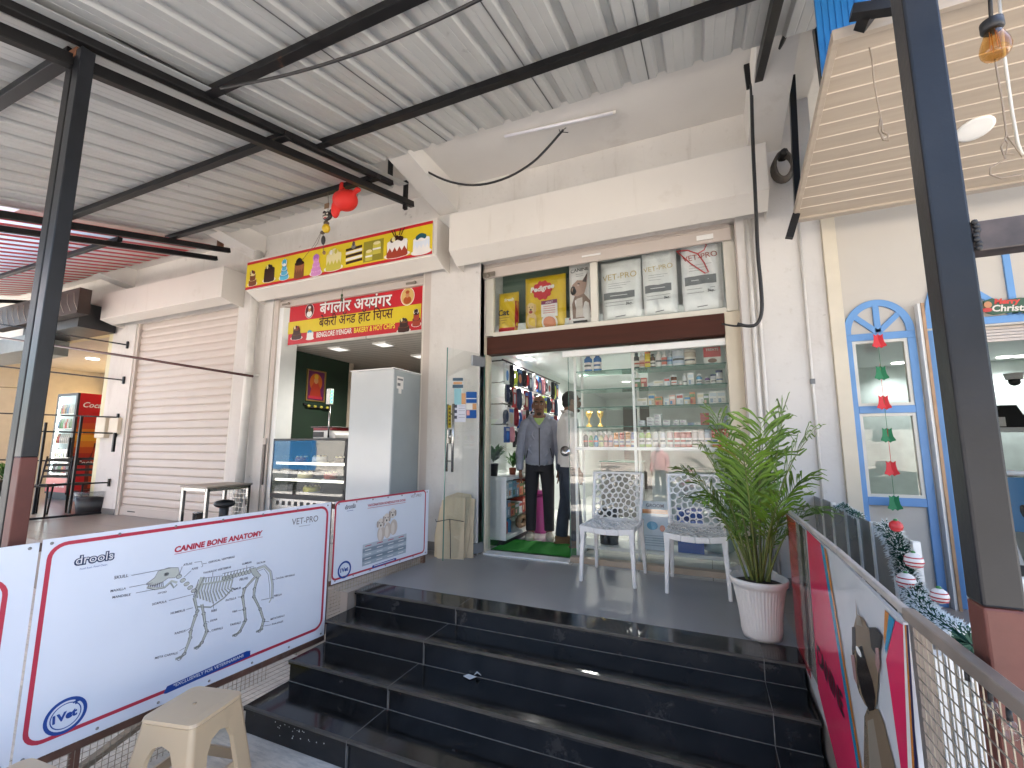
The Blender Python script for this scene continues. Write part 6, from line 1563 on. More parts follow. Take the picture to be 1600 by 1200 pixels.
row = [(607, '#7fb83c', 'lime bottle'), (658, '#b3c43c', 'yellow green bottle'), (712, '#e4e2de', 'white bottle'), (768, '#d8d9de', 'grey white tube'), (826, '#d9b8b4', 'pale pink tube'), (880, '#c46a5e', 'coral tube'), (926, '#cc7a6c', 'rose coral tube'), (968, '#c45a52', 'red coral tube'), (1018, '#e6dcd4', 'ivory tube'), (1068, '#e2d4cc', 'cream tube'), (1118, '#b8c4d4', 'pale blue tube'), (1172, '#c03a3a', 'red tub'), (1220, '#b5353a', 'dark red tub'), (1262, '#c0523c', 'brick red tub')]
for px, c_, nm_ in row: mini('grooming_bottle', nm_ + ' on the white board of the right shelf bay', 'bottle', bottle(shelfpos(px, 0), YS_, 1.601, .028, .17, c_, '#e4e2de' if px < 1000 else c_, 'bottle' if px < 720 else 'jar', '#eae4de'), 'grooming bottles')
# low goods behind the chairs
b = MB(flat('#cfdfec', 'poster pale blue')); b.box((-.60, 4.50, F + .131), (-.34, 4.56, F + .57)); B = Board(b, (-.60, 4.50, F + .131), (1, 0, 0), (0, 0, 1)); B.rect(.01, .33, .25, .37, flat('#d98a4c')); B.ellipse(.10, .22, .05, .04, flat('#2fa0d0'), 14); B.ellipse(.19, .20, .025, .03, flat('#d9825c'), 12)
for k in range(5): B.stroke([(.03, .13 - k * .022), (.22, .13 - k * .022)], .006, flat('#8fa8c0'))
B.text('GROOM', (.05, .39), (.21, .39), NAVY, .02); single('litter_pack', 'pale blue pack with an orange band standing between the two chairs behind the glass', 'pack', b)
b = MB(flat('#1f58b0', 'bag royal blue')); b.box((-.28, 4.50, F + .131), (-.06, 4.58, F + .52)); B = Board(b, (-.28, 4.50, F + .131), (1, 0, 0), (0, 0, 1)); B.rect(.03, .1, .17, .2, WH); B.stroke([(.02, .3), (.2, .3)], .03, flat('#123a7c')); single('litter_pack', 'royal blue pack behind the glass under the right chair', 'pack', b)
b = MB(flat('#a9c0c4', 'grey green sack')); b.ell((.06, 4.64, F + .20), (.16, .12, .075), 18, 10); single('soft_sack', 'grey green soft sack lying behind the glass by the palm pot', 'sack', b)
b = MB(m_dark); b.lathe((-.93, 4.62, F + .131), [(.09, 0), (.10, .28), (.11, .34), (0, .34)], 18); single('black_bucket', 'black bucket behind the glass under the left chair', 'bucket', b)
# ------------------------------------------------------------------ cables, tube lamp, charms
def cable(label, pts, r=.008, name='cable', mat=None, cat='cable', n=6):
    # smooth the polyline
    for _ in range(2):
        q = [pts[0]]
        for a, c in zip(pts, pts[1:]): q += [a.lerp(c, .25), a.lerp(c, .75)]
        pts = q + [pts[-1]]
    b = MB(mat or m_wire); b.tube(pts, r, n); return single(name, label, cat, b)
cable('black cable sagging in a loop below the white soffit', [ay(x, y, 3.55) for x, y in ((630, 238), (655, 262), (700, 285), (745, 291), (790, 280), (830, 257), (855, 232), (872, 212), (880, 203))], .011)
b = MB(m_wire)
e_ = ay(876, 207, 3.55)
for d_ in ((.03, 0, .03), (-.02, .01, .04), (.04, .01, .0), (-.03, 0, -.02)): b.tube([e_, e_ + V(d_) * .6, e_ + V(d_) * 1.4 + V((.01, 0, -.01))], .004, 5)
single('cable_end', 'frayed bare wires at the upper end of the sagging black cable', 'cable', b)
cable('black cable hanging straight down the right pier past the hood', [ay(x, y, 3.55) for x, y in ((1174, 132), (1176, 220), (1181, 320), (1184, 400), (1190, 455), (1191, 490), (1183, 508), (1168, 510), (1152, 506))], .013)
cable('black cable running along under the canopy from the front purlin', [ay(*q_, 1.5) for q_ in ((345, 138), (450, 118), (560, 84), (650, 47), (745, 2), (820, -40))], .009)
cable('thick black cable lying along the right edge of the canopy', [ay(1262, -40, 2.75), ay(1240, 20, 3.0), ay(1222, 70, 3.2), ay(1198, 103, 3.45)], .016)
cable('thin black cable on top of the twin post rafter', [V((-2.80, .75, 3.72)), V((-2.79, 1.0, 3.76)), V((-2.80, 1.5, 3.86)), V((-2.81, 2.2, 4.03))], .008)
b = MB(M('coiled grey cable', (.10, .085, .07), rough=.5, var=.3)); cc = ay(1222, 265, 4.05)
for k in range(5): b.tube([cc + V((.075 * math.cos(t) * (1 - .05 * k), -.02 * k, .115 * math.sin(t))) for t in [i * math.pi / 9 for i in range(18)]], .012, 6, True)
b.m(m_wire); b.tube([cc + V((.01, -.09, .10)), cc + V((.01, .0, .125)), cc + V((.01, .03, .10))], .03, 8)
single('cable_coil', 'coil of grey cable bound with black tape on the right pier', 'cable coil', b)
tA, tB = V((-1.62, 3.56, 4.535)), V((-.58, 3.66, 4.535))
b = MB(m_soffit); b.bar(tA, tB, .032, .03); b.m(M('unlit tube', (.64, .62, .66), rough=.3)); b.tube([tA + V((.02, -.03, -.016)), tB + V((-.02, -.03, -.016))], .014, 10)
single('tube_lamp', 'unlit white tube lamp fixed to the soffit above the long hood', 'lamp', b)
cable('black cable clipped round the conduit beside the shop jamb', [ay(1128, 506, 4.14), ay(1150, 510, 4.12), ay(1166, 508, 4.14)], .008)
b = MB(M('white conduit', (.64, .61, .57), rough=.5)); 
p0, p1 = ay(1245, 374, 4.13), ay(1272, 740, 4.13); b.tube([V((.80, 4.135, 3.5)), V((.80, 4.135, F + .1))], .011, 8); b.m(GI); b.box((.785, 4.12, 2.10), (.815, 4.15, 2.14))
single('conduit_pipe', 'thin white conduit running down the right pier', 'pipe', b)
b = MB(M('white conduit', (.64, .61, .57))); b.tube([V((.42, 4.13, 3.55)), V((.42, 4.13, F + .1))], .018, 8); b.tube([V((.47, 4.13, 3.55)), V((.47, 4.13, F + .1))], .014, 8); single('conduit_pipe', 'pair of white conduits beside the pet shop jamb', 'pipe', b)
b = MB(M('white drain pipe', (.66, .64, .60), rough=.4)); b.tube([V((-5.62, 4.06, 4.3)), V((-5.62, 4.06, F + .2))], .055, 14)
for z in (2.55, 1.0): b.lathe((-5.62, 4.06, z), [(.062, -.03), (.062, .03)], 14); b.box((-5.72, 4.08, z - .012), (-5.52, 4.149, z + .012))
single('drain_pipe', 'white vertical drain pipe on the pier left of the bakery', 'pipe', b)
b = MB(M('grey lever', (.12, .10, .09), rough=.6)); b.box((-5.335, 4.15, 1.1), (-5.315, 4.164, 1.62)); b.m(m_shut); b.box((-5.35, 4.14, 1.62), (-5.30, 4.163, 1.70)); single('shutter_latch', 'grey latch bar on the left guide rail of the bakery shutter', 'latch', b)

# hanging charm and red bag under the bakery canopy
cb_ = thing('hanging_charm', 'hanging charm string with a black mask face, yellow lemon and dark beads', 'charm', tuple(ay(510, 300, 3.22)))
CP = lambda x, y: ay(360 + x / 4.615, 150 + y / 4.615, 3.20)
b = MB(flat('#5a5048', 'thread')); b.tube([CP(703, 670), CP(706, 760), CP(704, 850)], .003, 5); b.tube([CP(690, 900), CP(668, 1010), CP(670, 1140)], .003, 5); b.tube([CP(655, 980), CP(600, 1080), CP(520, 1180)], .002, 5); b.tube([CP(655, 985), CP(630, 1060), CP(600, 1100)], .002, 5); part(cb_, 'string', b)
b = MB(M('mask black', (.02, .017, .016), rough=.4)); c = CP(700, 866); b.ell(c, (.062, .03, .05), 18, 10); b.ell(c + V((-.045, 0, .045)), (.02, .015, .022), 10, 6); b.ell(c + V((.045, 0, .045)), (.02, .015, .022), 10, 6)
b.m(flat('#d9d2c4', 'mask white')); b.ell(c + V((0, -.028, -.022)), (.035, .008, .011), 12, 6); b.ell(c + V((-.022, -.028, .010)), (.012, .006, .010), 10, 6); b.ell(c + V((.022, -.028, .010)), (.012, .006, .010), 10, 6); b.m(flat('#a8262a', 'mask red')); b.ell(c + V((0, -.032, -.034)), (.02, .006, .008), 10, 5); part(cb_, 'mask', b)
b = MB(flat('#d8b31e', 'lemon', rough=.4)); b.ell(CP(690, 955), (.042, .04, .048), 14, 9); b.m(flat('#4a3a2c', 'dried pod')); b.ell(CP(692, 918), (.03, .03, .026), 10, 6); b.ell(CP(664, 985), (.03, .02, .02), 10, 6); part(cb_, 'lemon', b)
b = MB(m_dark); b.ell(CP(670, 1040), (.022, .022, .05), 10, 8); b.m(flat('#8a6a4a', 'tan bead')); b.ell(CP(676, 1130), (.018, .018, .02), 10, 6); b.m(flat('#8f6f52', 'paper tag')); b.box(CP(678, 815) - V((.0, .003, 0)), CP(712, 770) + V((0, .003, 0))); part(cb_, 'beads', b)
b = MB(flat('#e02a20', 'red cloth', rough=.7), True)
c = CP(822, 750); r = random.Random(4)
b.ell(c + V((0.02, 0, -.01)), (.125, .11, .105), 20, 12); b.ell(c + V((-.09, -.02, -.09)), (.045, .045, .10), 14, 9); b.ell(c + V((-.06, 0, .02)), (.08, .07, .09), 14, 9); b.ell(c + V((-.04, 0, .14)), (.03, .03, .09), 12, 8); b.limb([c + V((.08, 0, .06)), c + V((.13, -.01, .04)), c + V((.19, -.02, .06))], [.035, .025, .03], 10); b.ell(c + V((.19, -.02, .055)), (.035, .03, .025), 10, 7)
single('red_cloth_bundle', 'bright red knotted cloth bundle hung from the bakery canopy purlin', 'cloth bundle', b, remesh=.012, smooth=3)
b = MB(flat('#3f5a34', 'chilli green')); q = ay(340 + 728 / 3.75, 320 + 540 / 3.75, 4.10); b.tube([q + V((0, 0, .10)), q + V((0, 0, -.02))], .003, 5); b.ell(q + V((0, 0, .02)), (.016, .014, .022), 10, 7); b.ell(q + V((.012, 0, -.04)), (.007, .007, .035), 8, 6); b.ell(q + V((-.010, 0, -.035)), (.007, .007, .035), 8, 6)
single('chilli_charm', 'small green chilli and lime charm hanging in front of the bakery banner', 'charm', b)

# ------------------------------------------------------------------ far-left cafe
gr = thing('grille_partition', 'open grille of thin black rods crossing in front of the cafe', 'grille', (-9.3, 3.2, F))
def rod(x0, y0, x1, y1, Y0, Y1, w=.022, mat=None):
    b = MB(mat or m_black); p, q = ay(x0, y0, Y0), ay(x1, y1, Y1); b.bar(p, q, w, w); b.bar(q + V((0, 0, -.06)), q + V((0, 0, .06)), w * 1.6, w, (0, 1, 0)); return part(gr, 'rod', b)
for (x0, y0, x1, y1) in ((-20, 503, 199, 539), (-20, 570, 193, 594), (-20, 602, 193, 594 + 0) if False else (-20, 645, 184, 652), (60, 674, 181, 677), (-20, 718, 122, 721), (60, 758, 170, 754), (-20, 604, 30, 606)): rod(x0, y0, x1, y1, 3.3, 4.13)
b = MB(M('dark red rod', (.06, .018, .014), rough=.5)); b.tube([ay(-30, 523, 3.1), ay(200, 557, 3.4), ay(395, 588, 3.98)], .016, 8); part(gr, 'rod', b, label='long dark red rod reaching across the closed shutter')
for (x0, y0, x1, y1) in ((128, 650, 110, 803), (72, 660, 60, 805), (180, 676, 178, 706)):
    b = MB(m_black); p = ay(x0, y0, 3.6); q = ay(x1, y1, 3.6); b.bar(p, V((p.x, 3.6, q.z)), .03, .03, (0, 1, 0)); part(gr, 'upright', b)
b = MB(m_black); p, q = az(40, 812, F + .03), az(158, 801, F + .03); b.bar(p, q, .03, .03); part(gr, 'bottom_rail', b)
yj = thing('cafe_shutter_frame', 'pale yellow shutter frame round the open cafe front', 'shutter frame', (-10, 4.2, F))
b = MB(M('pale yellow paint', (.60, .54, .32), rough=.45)); b.box((-9.36, 4.16, F), (-9.225, 4.28, 3.62)); b.box((-15.6, 4.16, 3.50), (-9.36, 4.28, 3.66)); b.m(M('lock steel', (.25, .22, .18))); b.box((-9.75, 4.145, 3.56), (-9.55, 4.159, 3.60)); part(yj, 'frame', b, bevel=.004)
b = MB(M('grey duct', (.20, .21, .20), rough=.5, metal=.3, var=.15)); b.box((-13.2, 3.55, 3.20), (-10.6, 4.14, 3.47)); b.m(m_white); b.box((-12.9, 3.3, 3.28), (-11.9, 3.54, 3.52)); b.m(m_dark); b.box((-10.9, 3.62, 3.48), (-9.1, 4.12, 3.88))
single('air_duct', 'grey duct and boxes over the cafe front below the brown beam', 'duct', b)
# drinks fridge
ck = thing('drinks_fridge', 'red drinks fridge with a lit glass door and bottle pictures in the cafe', 'fridge', (-11.7, 5.2, F))
cx0, cx1, cy0, cy1 = -12.52, -11.72, 4.82, 5.62; ctp = 2.66
m_coke = flat('#c8171f', 'fridge red', rough=.3)
b = MB(m_coke); b.box((cx0, cy0 + .04, F + .1), (cx1, cy1, ctp)); b.m(m_dark); b.box((cx0, cy0, F + .1), (cx1, cy0 + .04, F + .14)); b.box((cx0, cy0, F + .42), (cx1, cy0 + .04, F + .48)); b.box((cx0, cy0, ctp - .05), (cx1, cy0 + .04, ctp)); b.box((cx0, cy0, F + .48), (cx0 + .06, cy0 + .04, ctp - .05)); b.box((cx1 - .07, cy0, F + .48), (cx1, cy0 + .04, ctp - .05)); b.box((cx0 + .02, cy0 + .04, F), (cx1 - .02, cy1 - .02, F + .1)); part(ck, 'cabinet', b)
b = MB(emitter('fridge light', (.75, .95, .95), .9)); b.box((cx0 + .06, cy0 + .05, F + .48), (cx1 - .07, cy0 + .06, ctp - .05)); part(ck, 'lit_interior', b) if False else None
b = MB(M('fridge shelf wall', (.22, .32, .33), rough=.4)); b.box((cx0 + .06, cy0 + .034, F + .48), (cx1 - .07, cy0 + .0395, ctp - .05)); b.m(emitter('fridge light tube', (.85, 1., 1.), 3.)); b.box((cx0 + .065, cy0 + .01, F + .5), (cx0 + .12, cy0 + .033, ctp - .07)); part(ck, 'lit_interior', b)
rr_ = random.Random(8)
b = MB(m_white)
for j in range(5):
    z = F + .52 + j * .30; b.m(m_white); b.box((cx0 + .12, cy0 + .012, z - .015), (cx1 - .07, cy0 + .033, z))
    for i in range(7): b.m(flat(['#c8171f', '#2c7a3c', '#2a2426', '#d8d4cc', '#3b7fb8', '#d98a2a', '#3fae5a'][rr_.randrange(7)])); x = cx0 + .16 + i * .075; b.lathe((x, cy0 + .024, z), [(.026, 0), (.028, .1), (.012, .16), (.012, .19), (0, .19)], 8)
part(ck, 'bottles', b)
b = MB(m_glass); b.box((cx0 + .06, cy0 + .002, F + .48), (cx1 - .07, cy0 + .007, ctp - .05)); part(ck, 'glass_door', b)
b = MB(m_dark); b.box((cx1 - .075, cy0 - .03, 1.35), (cx1 - .045, cy0 - .002, 1.75)); part(ck, 'handle', b)
b = MB(m_coke); B = Board(b, (cx0, cy0 - .0005, F + .14), (1, 0, 0), (0, 0, 1)); B.rect(0, 0, .8, .28, m_coke); B.up().text('Coca-Cola', (.28, .10), (.72, .10), WH, .012, .3); part(ck, 'front_panel', b)
b = MB(m_coke); B = Board(b, (cx1 + .001, cy0 + .04, F + .1), (0, 1, 0), (0, 0, 1)); H_ = ctp - F - .1
for k in range(9): B.poly([(0, H_ * (.28 + k * .06)), (.76, H_ * (.28 + k * .06)), (.76, H_ * (.34 + k * .06)), (0, H_ * (.34 + k * .06))], flat(['#8a1410', '#a82412', '#c24a12', '#d5781a', '#e09a24', '#d5781a', '#c2481a', '#b82418', '#c0181c'][k]))
B.up().poly([(.24, .04), (.52, .04), (.54, H_ * .28), (.46, H_ * .42), (.45, H_ * .50), (.32, H_ * .50), (.31, H_ * .42), (.22, H_ * .28)], flat('#6a1a0e', 'cola brown')).up().poly([(.30, .1), (.38, .1), (.36, H_ * .4), (.33, H_ * .46), (.29, H_ * .3)], flat('#b8401a', 'cola amber')); B.up().text('Coca-Cola', (.06, H_ * .86), (.70, H_ * .86), WH, .012, .3); B.text('Coca-Cola', (.06, H_ * .28), (.62, H_ * .29), WH, .012, .3); part(ck, 'side_print', b)
b = MB(flat('#b9bcc0', 'bin liner grey', rough=.3)); 
c = az(147, 801, F); b.lathe(c, [(.22, 0), (.25, .26), (0, .26)], 16); b.m(glass('clear liner', (.85, .86, .86))); b.lathe(c, [(.255, .20), (.30, .34), (.27, .36), (.24, .27)], 16, lambda th, z: 1 + .08 * math.sin(5 * th))
b.mats[0] = m_dark
single('waste_bin', 'black waste bin with a clear plastic liner by the closed shutter', 'bin', b)
def cafe_chair(c, rz, label):
    t = thing('stack_chair', label, 'chair', tuple(c), 'black metal cafe chairs', rz)
    b = MB(m_black)
    for s_ in (-1, 1):
        b.tube([V((s_ * .2, .22, 0)), V((s_ * .19, .2, .45)), V((s_ * .18, .26, .9))], .013, 6); b.tube([V((s_ * .21, -.22, 0)), V((s_ * .19, -.2, .45))], .013, 6)
    part(t, 'frame', b, local=True)
    b = MB(m_black); b.box((-.2, -.2, .44), (.2, .2, .465)); part(t, 'seat', b, local=True, bevel=.006)
    b = MB(m_black)
    for k in range(4): b.bar((-.18, .215 + k * .014, .58 + k * .09), (.18, .215 + k * .014, .58 + k * .09), .012, .04)
    part(t, 'backrest', b, local=True); return t
cafe_chair(az(62, 805, F), R(35), 'black slat backed metal chair beside the twin post, in front of the red fridge')
cafe_chair(az(88, 800, F) + V((.25, .1, 0)), R(40), 'black slat backed metal chair tucked behind another, nearer the red fridge')
cafe_chair(az(10, 790, F), R(-10), 'black slat backed metal chair at the far left edge of the cafe')
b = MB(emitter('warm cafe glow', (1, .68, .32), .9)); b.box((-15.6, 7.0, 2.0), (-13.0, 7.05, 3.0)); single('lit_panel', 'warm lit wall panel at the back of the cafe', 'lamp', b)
herb('hanging_plant', 'trailing green plant hanging in the cafe beside the twin post', ay(28, 560, 5.6) - V((0, 0, .1)), .12, .16, m_dark, 70, .5, .03, 12)
herb('potted_shrub', 'leafy green plant at the far left edge of the cafe floor', az(8, 775, F), .14, .3, m_dark, 80, .5, .035, 15)
for i in range(2):
    p = V((-13.2 + i * 1.8, 5.6, 3.615)); b = MB(m_lamp); b.lathe(p, [(.12, 0), (.12, -.01), (0, -.012)], 18); single('downlight', ['round cafe ceiling lamp, the one farther left', 'round cafe ceiling lamp above the red fridge'][i], 'ceiling lamp', b)
    L_ = bpy.data.lights.new('cafe_glow', 'SPOT'); L_.energy = 10; L_.spot_size = R(150); L_.spot_blend = .7; L_.color = (1, .85, .62); L_.shadow_soft_size = .1
    lo = bpy.data.objects.new('cafe_glow', L_); COL.objects.link(lo); lo.location = p - V((0, 0, .04))

# ------------------------------------------------------------------ right-hand shop: blue arched window, door, railing, garland
m_blue = M('sky blue paint', (.13, .29, .56), rough=.4, var=.04)
bw_ = thing('arched_window', 'tall window with a sky blue arched frame and fanlight in the cream wall', 'window', (1.25, 4.15, F))
wx0, wx1, yw = 1.035, 1.475, 4.155
zs_ = 2.475
def arch_frame(par, x0, x1, zsp, y, spokes=True, w=.05):
    cxm, rr = (x0 + x1) / 2, (x1 - x0) / 2; hz = rr * 1.18
    b = MB(m_blue); n = 24; vs = []; fs = []
    for k in range(n + 1):
        t = math.pi * k / n
        for (ra, rb, yy) in ((rr, hz, y), (rr - w, hz - w, y), (rr - w, hz - w, y + .05), (rr, hz, y + .05)): vs.append((cxm + ra * math.cos(t), yy, zsp + rb * math.sin(t)))
    for k in range(n):
        i, j = 4 * k, 4 * (k + 1); fs += [(i, i + 1, j + 1, j), (i + 1, i + 2, j + 2, j + 1), (i + 3, i, j, j + 3)]
    b.add(vs, fs)
    if spokes:
        for a_ in (40, 90, 140): b.bar((cxm, y + .022, zsp), (cxm + (rr - .03) * math.cos(R(a_)), y + .022, zsp + (hz - .03) * math.sin(R(a_))), .04, .04, (0, 1, 0))
    b.box((x0, y + .002, zsp - .055), (x1, y + .048, zsp)); part(par, 'arch_frame', b, bevel=.003)
    b = MB(m_cream); vs = [(cxm + (rr - .01) * math.cos(math.pi * k / n), y + .03, zsp + (hz - .01) * math.sin(math.pi * k / n)) for k in range(n + 1)]; b.add(vs, [list(range(n + 1))]); part(par, 'fanlight_panel', b)
arch_frame(bw_, wx0, wx1, zs_, yw)
b = MB(m_blue); b.box((wx0, yw, F), (wx0 + .05, yw + .05, zs_ - .055)); b.box((wx1 - .05, yw, F), (wx1, yw + .05, zs_ - .055)); b.box((wx0 + .05, yw, 1.86), (wx1 - .05, yw + .05, 1.915)); b.box((wx0 + .05, yw, 1.185), (wx1 - .05, yw + .05, 1.245)); part(bw_, 'frame', b, bevel=.003)
b = MB(m_alu)
for z0, z1 in ((1.915, zs_ - .055), (1.245, 1.86)):
    b.box((wx0 + .05, yw + .01, z0), (wx0 + .072, yw + .045, z1)); b.box((wx1 - .072, yw + .01, z0), (wx1 - .05, yw + .045, z1)); b.box((wx0 + .072, yw + .01, z0), (wx1 - .072, yw + .045, z0 + .022)); b.box((wx0 + .072, yw + .01, z1 - .022), (wx1 - .072, yw + .045, z1))
part(bw_, 'inner_frame', b)
for z0, z1 in ((1.937, zs_ - .077), (1.267, 1.838)):
    b = MB(m_glass); b.box((wx0 + .072, yw + .02, z0), (wx1 - .072, yw + .026, z1)); part(bw_, 'pane', b)
b = MB(m_cream); b.box((wx0 + .05, yw + .02, F), (wx1 - .05, yw + .03, 1.185)); part(bw_, 'lower_panel', b)
# wooden edge and blue door leaf
dd = thing('blue_door', 'sky blue framed glass door leaf with a steel pull, standing open past the wood edge', 'door', (1.56, 4.2, F))
b = MB(M('pale timber edge', (.40, .24, .13), rough=.5, var=.2)); b.box((1.507, 4.10, F), (1.525, 4.30, 2.66)); b.m(m_white); b.box((1.489, 4.11, F), (1.5065, 4.29, 2.66)); part(dd, 'timber_edge', b)
dx0, dx1 = 1.55, 1.60
b = MB(m_blue)
def dbox(y0, z0, y1, z1, mb): mb.box((1.56 + (y0) * .35, 4.16 + y0, z0), (1.60 + (y0) * .35, 4.16 + y1, z1))
P0, P1 = V((1.555, 4.16, 0)), V((1.72, 4.75, 0)); dvv = (P1 - P0).normalized(); nn = V((-dvv.y, dvv.x, 0)); DLn = (P1 - P0).length
def dleaf(mb, a0, a1, z0, z1, th=.02): mb.obox(P0 + dvv * (a0 + a1) / 2 + V((0, 0, (z0 + z1) / 2)), dvv * (a1 - a0) / 2, nn * th, V((0, 0, (z1 - z0) / 2)))
dleaf(b, 0, .06, F, 2.5); dleaf(b, DLn - .06, DLn, F, 2.5); dleaf(b, .06, DLn - .06, 2.44, 2.5); dleaf(b, .06, DLn - .06, 1.85, 1.91); dleaf(b, .06, DLn - .06, 1.18, 1.24); dleaf(b, .06, DLn - .06, F, F + .08); part(dd, 'frame', b, bevel=.003)
b = MB(m_glass); dleaf(b, .06, DLn - .06, 1.24, 1.85, .003); dleaf(b, .06, DLn - .06, 1.91, 2.44, .003); part(dd, 'pane', b)
b = MB(m_cream); dleaf(b, .06, DLn - .06, F + .08, 1.18, .006); part(dd, 'lower_panel', b)
b = MB(m_chrome); hp = P0 + dvv * .05 - nn * .05 + V((0, 0, 1.35))
for o_ in (-.06, .06): b.tube([P0 + dvv * .03 + nn * o_ + V((0, 0, 1.48)), P0 + dvv * .03 + nn * o_ + V((0, 0, 1.72))], .012, 8)
for z in (1.5, 1.7): b.tube([P0 + dvv * .03 - nn * .06 + V((0, 0, z)), P0 + dvv * .03 + nn * .06 + V((0, 0, z))], .007, 6)
part(dd, 'handle', b)
# arch over the doorway with the greeting sign
da = thing('door_arch', 'sky blue arched fanlight over the doorway right of the tall post', 'window', (2.0, 4.15, 2.5))
arch_frame(da, 1.54, 2.52, 2.60 - .07, yw)
b = MB(m_shut)
for k in range(5): b.box((1.54, yw + .04, 2.44 - k * .022), (2.52, yw + .06, 2.458 - k * .022))
b.m(m_cream); b.box((1.54, yw, 2.46), (2.52, yw + .035, 2.474)); part(da, 'curtain_edge', b)
gb = MB(flat('#5a2016', 'greeting brown')); p = ay(1533, 468, 4.13); q = ay(1640, 500, 4.13)
B = Board(gb, (p.x, 4.13, q.z - .02), (1, 0, 0), (0, 0, 1)); B.zoom(1220, 320, 2.4)
sg = [B.q(*t) for t in ((760, 362), (790, 350), (830, 358), (900, 348), (990, 350), (990, 420), (900, 400), (850, 405), (800, 412), (770, 405))]
B.poly(sg, flat('#3a5a3c', 'greeting green')); gb.add([B.P(*t) + V((0, .012, 0)) for t in sg], [list(range(len(sg)))[::-1]])
B.up().text('Merry', B.q(800, 372), B.q(898, 368), flat('#d8402a', 'greeting red'), .05, .1); B.up().text('Christmas', B.q(792, 400), B.q(985, 394), flat('#e6dccb', 'greeting cream'), .03, .1); B.ellipse(*B.q(776, 375), .022, .024, flat('#c98a5a', 'greeting tan'), 12); B.up().ellipse(*B.q(772, 395), .03, .016, flat('#c23a2a', 'greeting scarlet'), 12)
single('greeting_sign', 'cut-out Merry Christmas sign hung in the arch above the doorway', 'sign', gb)
# inside that shop
for i, (x, y) in enumerate(((1390, 573), (1413, 610), (1549, 564))):
    p = az(x, y, 2.975); p = V((min(p.x, 4.5), min(p.y, 9.2), 2.975)); b = MB(m_lamp); b.lathe(p, [(.09, 0), (.09, -.008), (0, -.01)], 20)
    single('downlight', ['round ceiling lamp seen through the upper pane of the arched window, the higher one', 'round ceiling lamp seen through the upper pane of the arched window, the lower one', 'round ceiling lamp seen through the doorway right of the tall post'][i], 'ceiling lamp', b)
    L_ = bpy.data.lights.new('boutique_glow', 'SPOT'); L_.energy = 8; L_.spot_size = R(150); L_.spot_blend = .7; L_.shadow_soft_size = .08
    lo = bpy.data.objects.new('boutique_glow', L_); COL.objects.link(lo); lo.location = p - V((0, 0, .04))
q = ay(1585, 596, 6.0); b = MB(m_white); b.lathe(q + V((0, 0, .02)), [(.06, 0), (.07, .06), (0, .06)], 18); b.m(m_dark); b.ell(q, (.045, .045, .045), 16, 10); single('dome_camera', 'white dome security camera with a black eye in the right-hand shop', 'camera', b)
q = ay(1575, 665, 6.0); b = MB(m_dark); b.box((q.x - .14, 5.9, q.z - .02), (q.x + .16, 6.2, q.z + .10)); b.prism([(0, 0), (.2, 0), (.16, .1), (.04, .1)], (q.x - .1, 5.95, q.z + .10), (1, 0, 0), (0, 0, 1), (0, .2, 0)); b.m(m_white); b.box((q.x - .14, 5.895, q.z - .01), (q.x - .06, 5.899, q.z + .08)); single('label_printer', 'black printer on the wall shelf in the right-hand shop', 'printer', b)
b = MB(m_whitep); b.box((q.x - .2, 5.85, q.z - .06), (q.x + 1.2, 6.3, q.z - .021)); b.box((q.x - .15, 6.25, q.z - .2), (q.x - .1, 6.3, q.z - .061)); single('wall_shelf', 'white wall shelf holding the printer in the right-hand shop', 'shelf', b)
q = ay(1585, 735, 6.4); b = MB(M('shop worktop', (.35, .38, .33), rough=.4)); b.box((q.x - .3, 6.1, q.z - .10), (q.x + 1.6, 6.8, q.z - .05)); b.m(m_whitep); b.box((q.x - .28, 6.14, F), (q.x + 1.58, 6.78, q.z - .1)); single('worktop', 'grey green worktop with drawers in the right-hand shop', 'counter', b)
for i, cc in enumerate(('#c96a2a', '#c9a23a', '#7a9a3a')):
    b = MB(flat(cc)); b.ell((q.x - .1 + i * .13, 6.25, q.z - .02), (.06, .06, .03), 12, 7); single('treat_bowl', ['orange', 'yellow', 'green'][i] + ' heap in a dish on the grey green worktop', 'dish', b)
q = ay(1580, 790, 4.9); b = MB(flat('#1f6f9c', 'deckchair blue')); b.box((q.x - .10, 4.9, q.z - .2), (q.x + .4, 4.93, q.z + .22)); b.m(m_white); b.tube([(q.x - .14, 4.88, q.z + .3), (q.x + .05, 4.88, q.z - .7)], .02, 8); b.tube([(q.x - .15, 4.9, q.z + .26), (q.x + .5, 4.9, q.z + .24)], .02, 8); single('folding_chair', 'blue and white folding chair in the doorway right of the tall post', 'chair', b)
b = MB(emitter('blue shop lamp', (.15, .2, 1), 2.)); q = ay(1487, 722, 5.0); b.ell(q, (.02, .02, .02), 10, 7); b.m(m_dark); b.tube([q + V((0, .02, 0)), q + V((0, .02, -1.0))], .008, 6); single('blue_lamp', 'small glowing blue lamp on a stand just left of the tall post', 'lamp', b)
